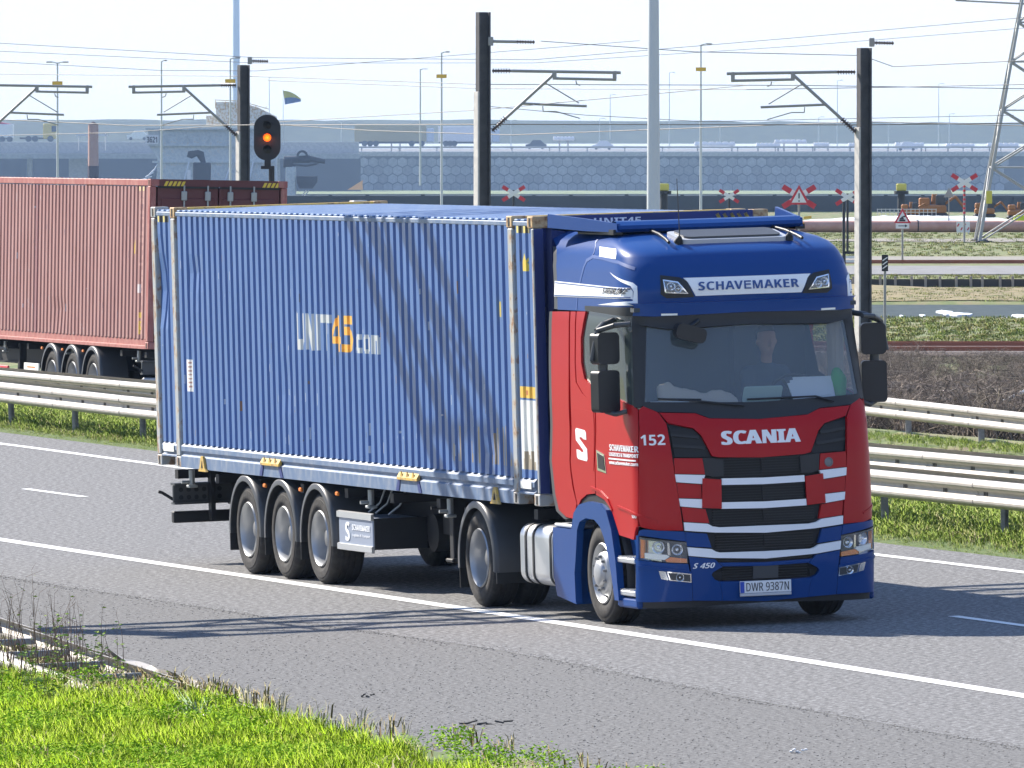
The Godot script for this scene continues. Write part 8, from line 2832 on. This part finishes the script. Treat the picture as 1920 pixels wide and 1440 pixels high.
	tube(st, [Vector3(-0.8, 1.35, 0.6), Vector3(0.6, 1.28, 0.6), Vector3(2.1, 0.85, 0.6)], 0.02, 5)
	put(st, "handrail", M.lug_yellow, b)
	# timber pile
	var p = far_thing(4.018, "mooring_pile", "thick reddish timber mooring pile with a pointed cap at left", "pile", Vector3(-89.763, -14.109, -2067.863))
	st = mb()
	cyl(st, Vector3(0, 1.391, 0), Vector3(0, 3.560, 0), 0.278, 0.267, 16)
	put(st, "shaft", M.timber_pile, p)
	st = mb()
	cyl(st, Vector3(0, -1.0, 0), Vector3(0, 1.418, 0), 0.286, 0.286, 16)
	cyl(st, Vector3(0, 3.560, 0), Vector3(0, 3.727, 0), 0.284, 0.03, 16)
	put(st, "dark_sleeve", M.pile_dark, p)
	var pb = far_thing(4.018, "walkway_rail", "white handrail passing behind the timber pile", "railing", Vector3(-99.881, -2.716, -2309.334))
	st = mb()
	box(st, Vector3(0, 0, 0), Vector3(1.854, 0.12, 0.1))
	for x in [-0.75, 0.8]: cyl(st, Vector3(x, -0.9, 0), Vector3(x, 0.1, 0), 0.03, 0.03, 5)
	put(st, "rail", M.sign_white, pb)
	# black grab and pump head right of the signal
	var gr = far_thing(4.018, "dredge_head", "black dredging head with a pipe pointing right, beside the signal", "machine", Vector3(-46.594, -7.298, -2088.147))
	st = mb()
	cyl(st, Vector3(0.42, 0.06, 0), Vector3(1.25, -0.08, 0), 0.17, 0.12, 12)
	cyl(st, Vector3(-0.9, 0.0, 0), Vector3(0.45, 0.05, 0), 0.20, 0.20, 12)
	lathe(st, Vector3(0.05, 0.22, 0), Basis(), [Vector2(-0.25, 0.30), Vector2(0.25, 0.30), Vector2(0.25, 0.18), Vector2(-0.25, 0.18), Vector2(-0.25, 0.30)], 18)
	tube(st, [Vector3(-0.6, -0.25, 0), Vector3(0.3, -0.3, 0), Vector3(0.8, -0.2, 0), Vector3(1.0, -0.05, 0)], 0.06, 6)
	box(st, Vector3(-0.7, -0.15, 0), Vector3(0.5, 0.5, 0.4), 0.05)
	put(st, "pump", M.machine_dark, gr)
	st = mb()
	box(st, Vector3(-0.55, -1.2, 0), Vector3(0.55, 1.7, 0.4), 0.04)
	put(st, "stand", M.hull_grey, gr)
	st = mb()
	prism(st, [Vector2(-0.25, -0.85), Vector2(0.85, -0.85), Vector2(0.85, -1.15), Vector2(0.6, -1.5), Vector2(-0.1, -1.5), Vector2(-0.25, -1.15)], Transform3D(Basis(), Vector3(0, 0, -0.4)), 0.8)
	put(st, "skip", M.machine_dark, gr)
	st = mb()
	cyl(st, Vector3(-0.3, -2.3, 0.2), Vector3(0.25, -1.6, 0.2), 0.03, 0.03, 5)
	cyl(st, Vector3(-0.15, -2.3, 0.2), Vector3(0.4, -1.6, 0.2), 0.03, 0.03, 5)
	put(st, "ladder", M.sign_white, gr)
	# small yellow digger bucket on the grass far right of it
	var yb2 = far_thing(4.091, "digger_bucket", "small tan wedge shaped bucket on the grass before the wall", "bucket", Vector3(-63.779, -29.015, -3989.432))
	st = mb()
	prism(st, [Vector2(-0.8, -0.2), Vector2(0.7, 0.75), Vector2(0.65, 0.35), Vector2(0.7, -0.2)], Transform3D(Basis(), Vector3(0, 0, -0.3)), 0.6)
	put(st, "bucket", M.sign_orange, yb2)
	# flag on a thin staff
	var f = far_thing(4.018, "flag", "blue and yellow flag flying in the sky left of centre", "flag", Vector3(-64.187, -0.689, -2711.329))
	st = mb()
	cyl(st, Vector3(0, -1.5, 0), Vector3(0, 2.235, 0), 0.022, 0.018, 6)
	put(st, "staff", M.lamp_steel, f)
	for half in 2:
		st = mb()
		for i in 6:
			var u0 = i / 6.0
			var u1 = (i + 1) / 6.0
			var top = func(u): return Vector3(u * 1.2, 2.163 - 0.55 * u * u, 0.10 * sin(u * 7.0))
			var bot = func(u): return Vector3(0.12 + u * 1.08, 1.226 + 0.2 * u, 0.10 * sin(u * 7.0 + 0.5))
			var s0 = 0.45 + 0.2 * u0 if true else 0.0
			var s1 = 0.45 + 0.2 * u1
			if half == 0: face(st, [top.call(u0), top.call(u1), top.call(u1).lerp(bot.call(u1), 1.0 - s1), top.call(u0).lerp(bot.call(u0), 1.0 - s0)], Vector3.BACK)
			else: face(st, [top.call(u0).lerp(bot.call(u0), 1.0 - s0), top.call(u1).lerp(bot.call(u1), 1.0 - s1), bot.call(u1), bot.call(u0)], Vector3.BACK)
		put(st, "cloth", M.flag_yellow if half == 0 else M.flag_blue, f)
	# pale tower far behind
	var tw = far_thing(4.091, "wind_turbine_tower", "tall pale blue tower rising out of the picture at left", "tower", Vector3(-209.004, -23.708, -7672.778))
	st = mb()
	cyl(st, Vector3(0, -4, 0), Vector3(0, 40, 0), 0.734, 0.538, 24)
	put(st, "shaft", M.tower_blue, tw)
	st = mb()
	cyl(st, Vector3(0, 9.5, 0), Vector3(0, 9.75, 0), 0.705, 0.705, 24)
	put(st, "flange", M.arm_steel, tw)
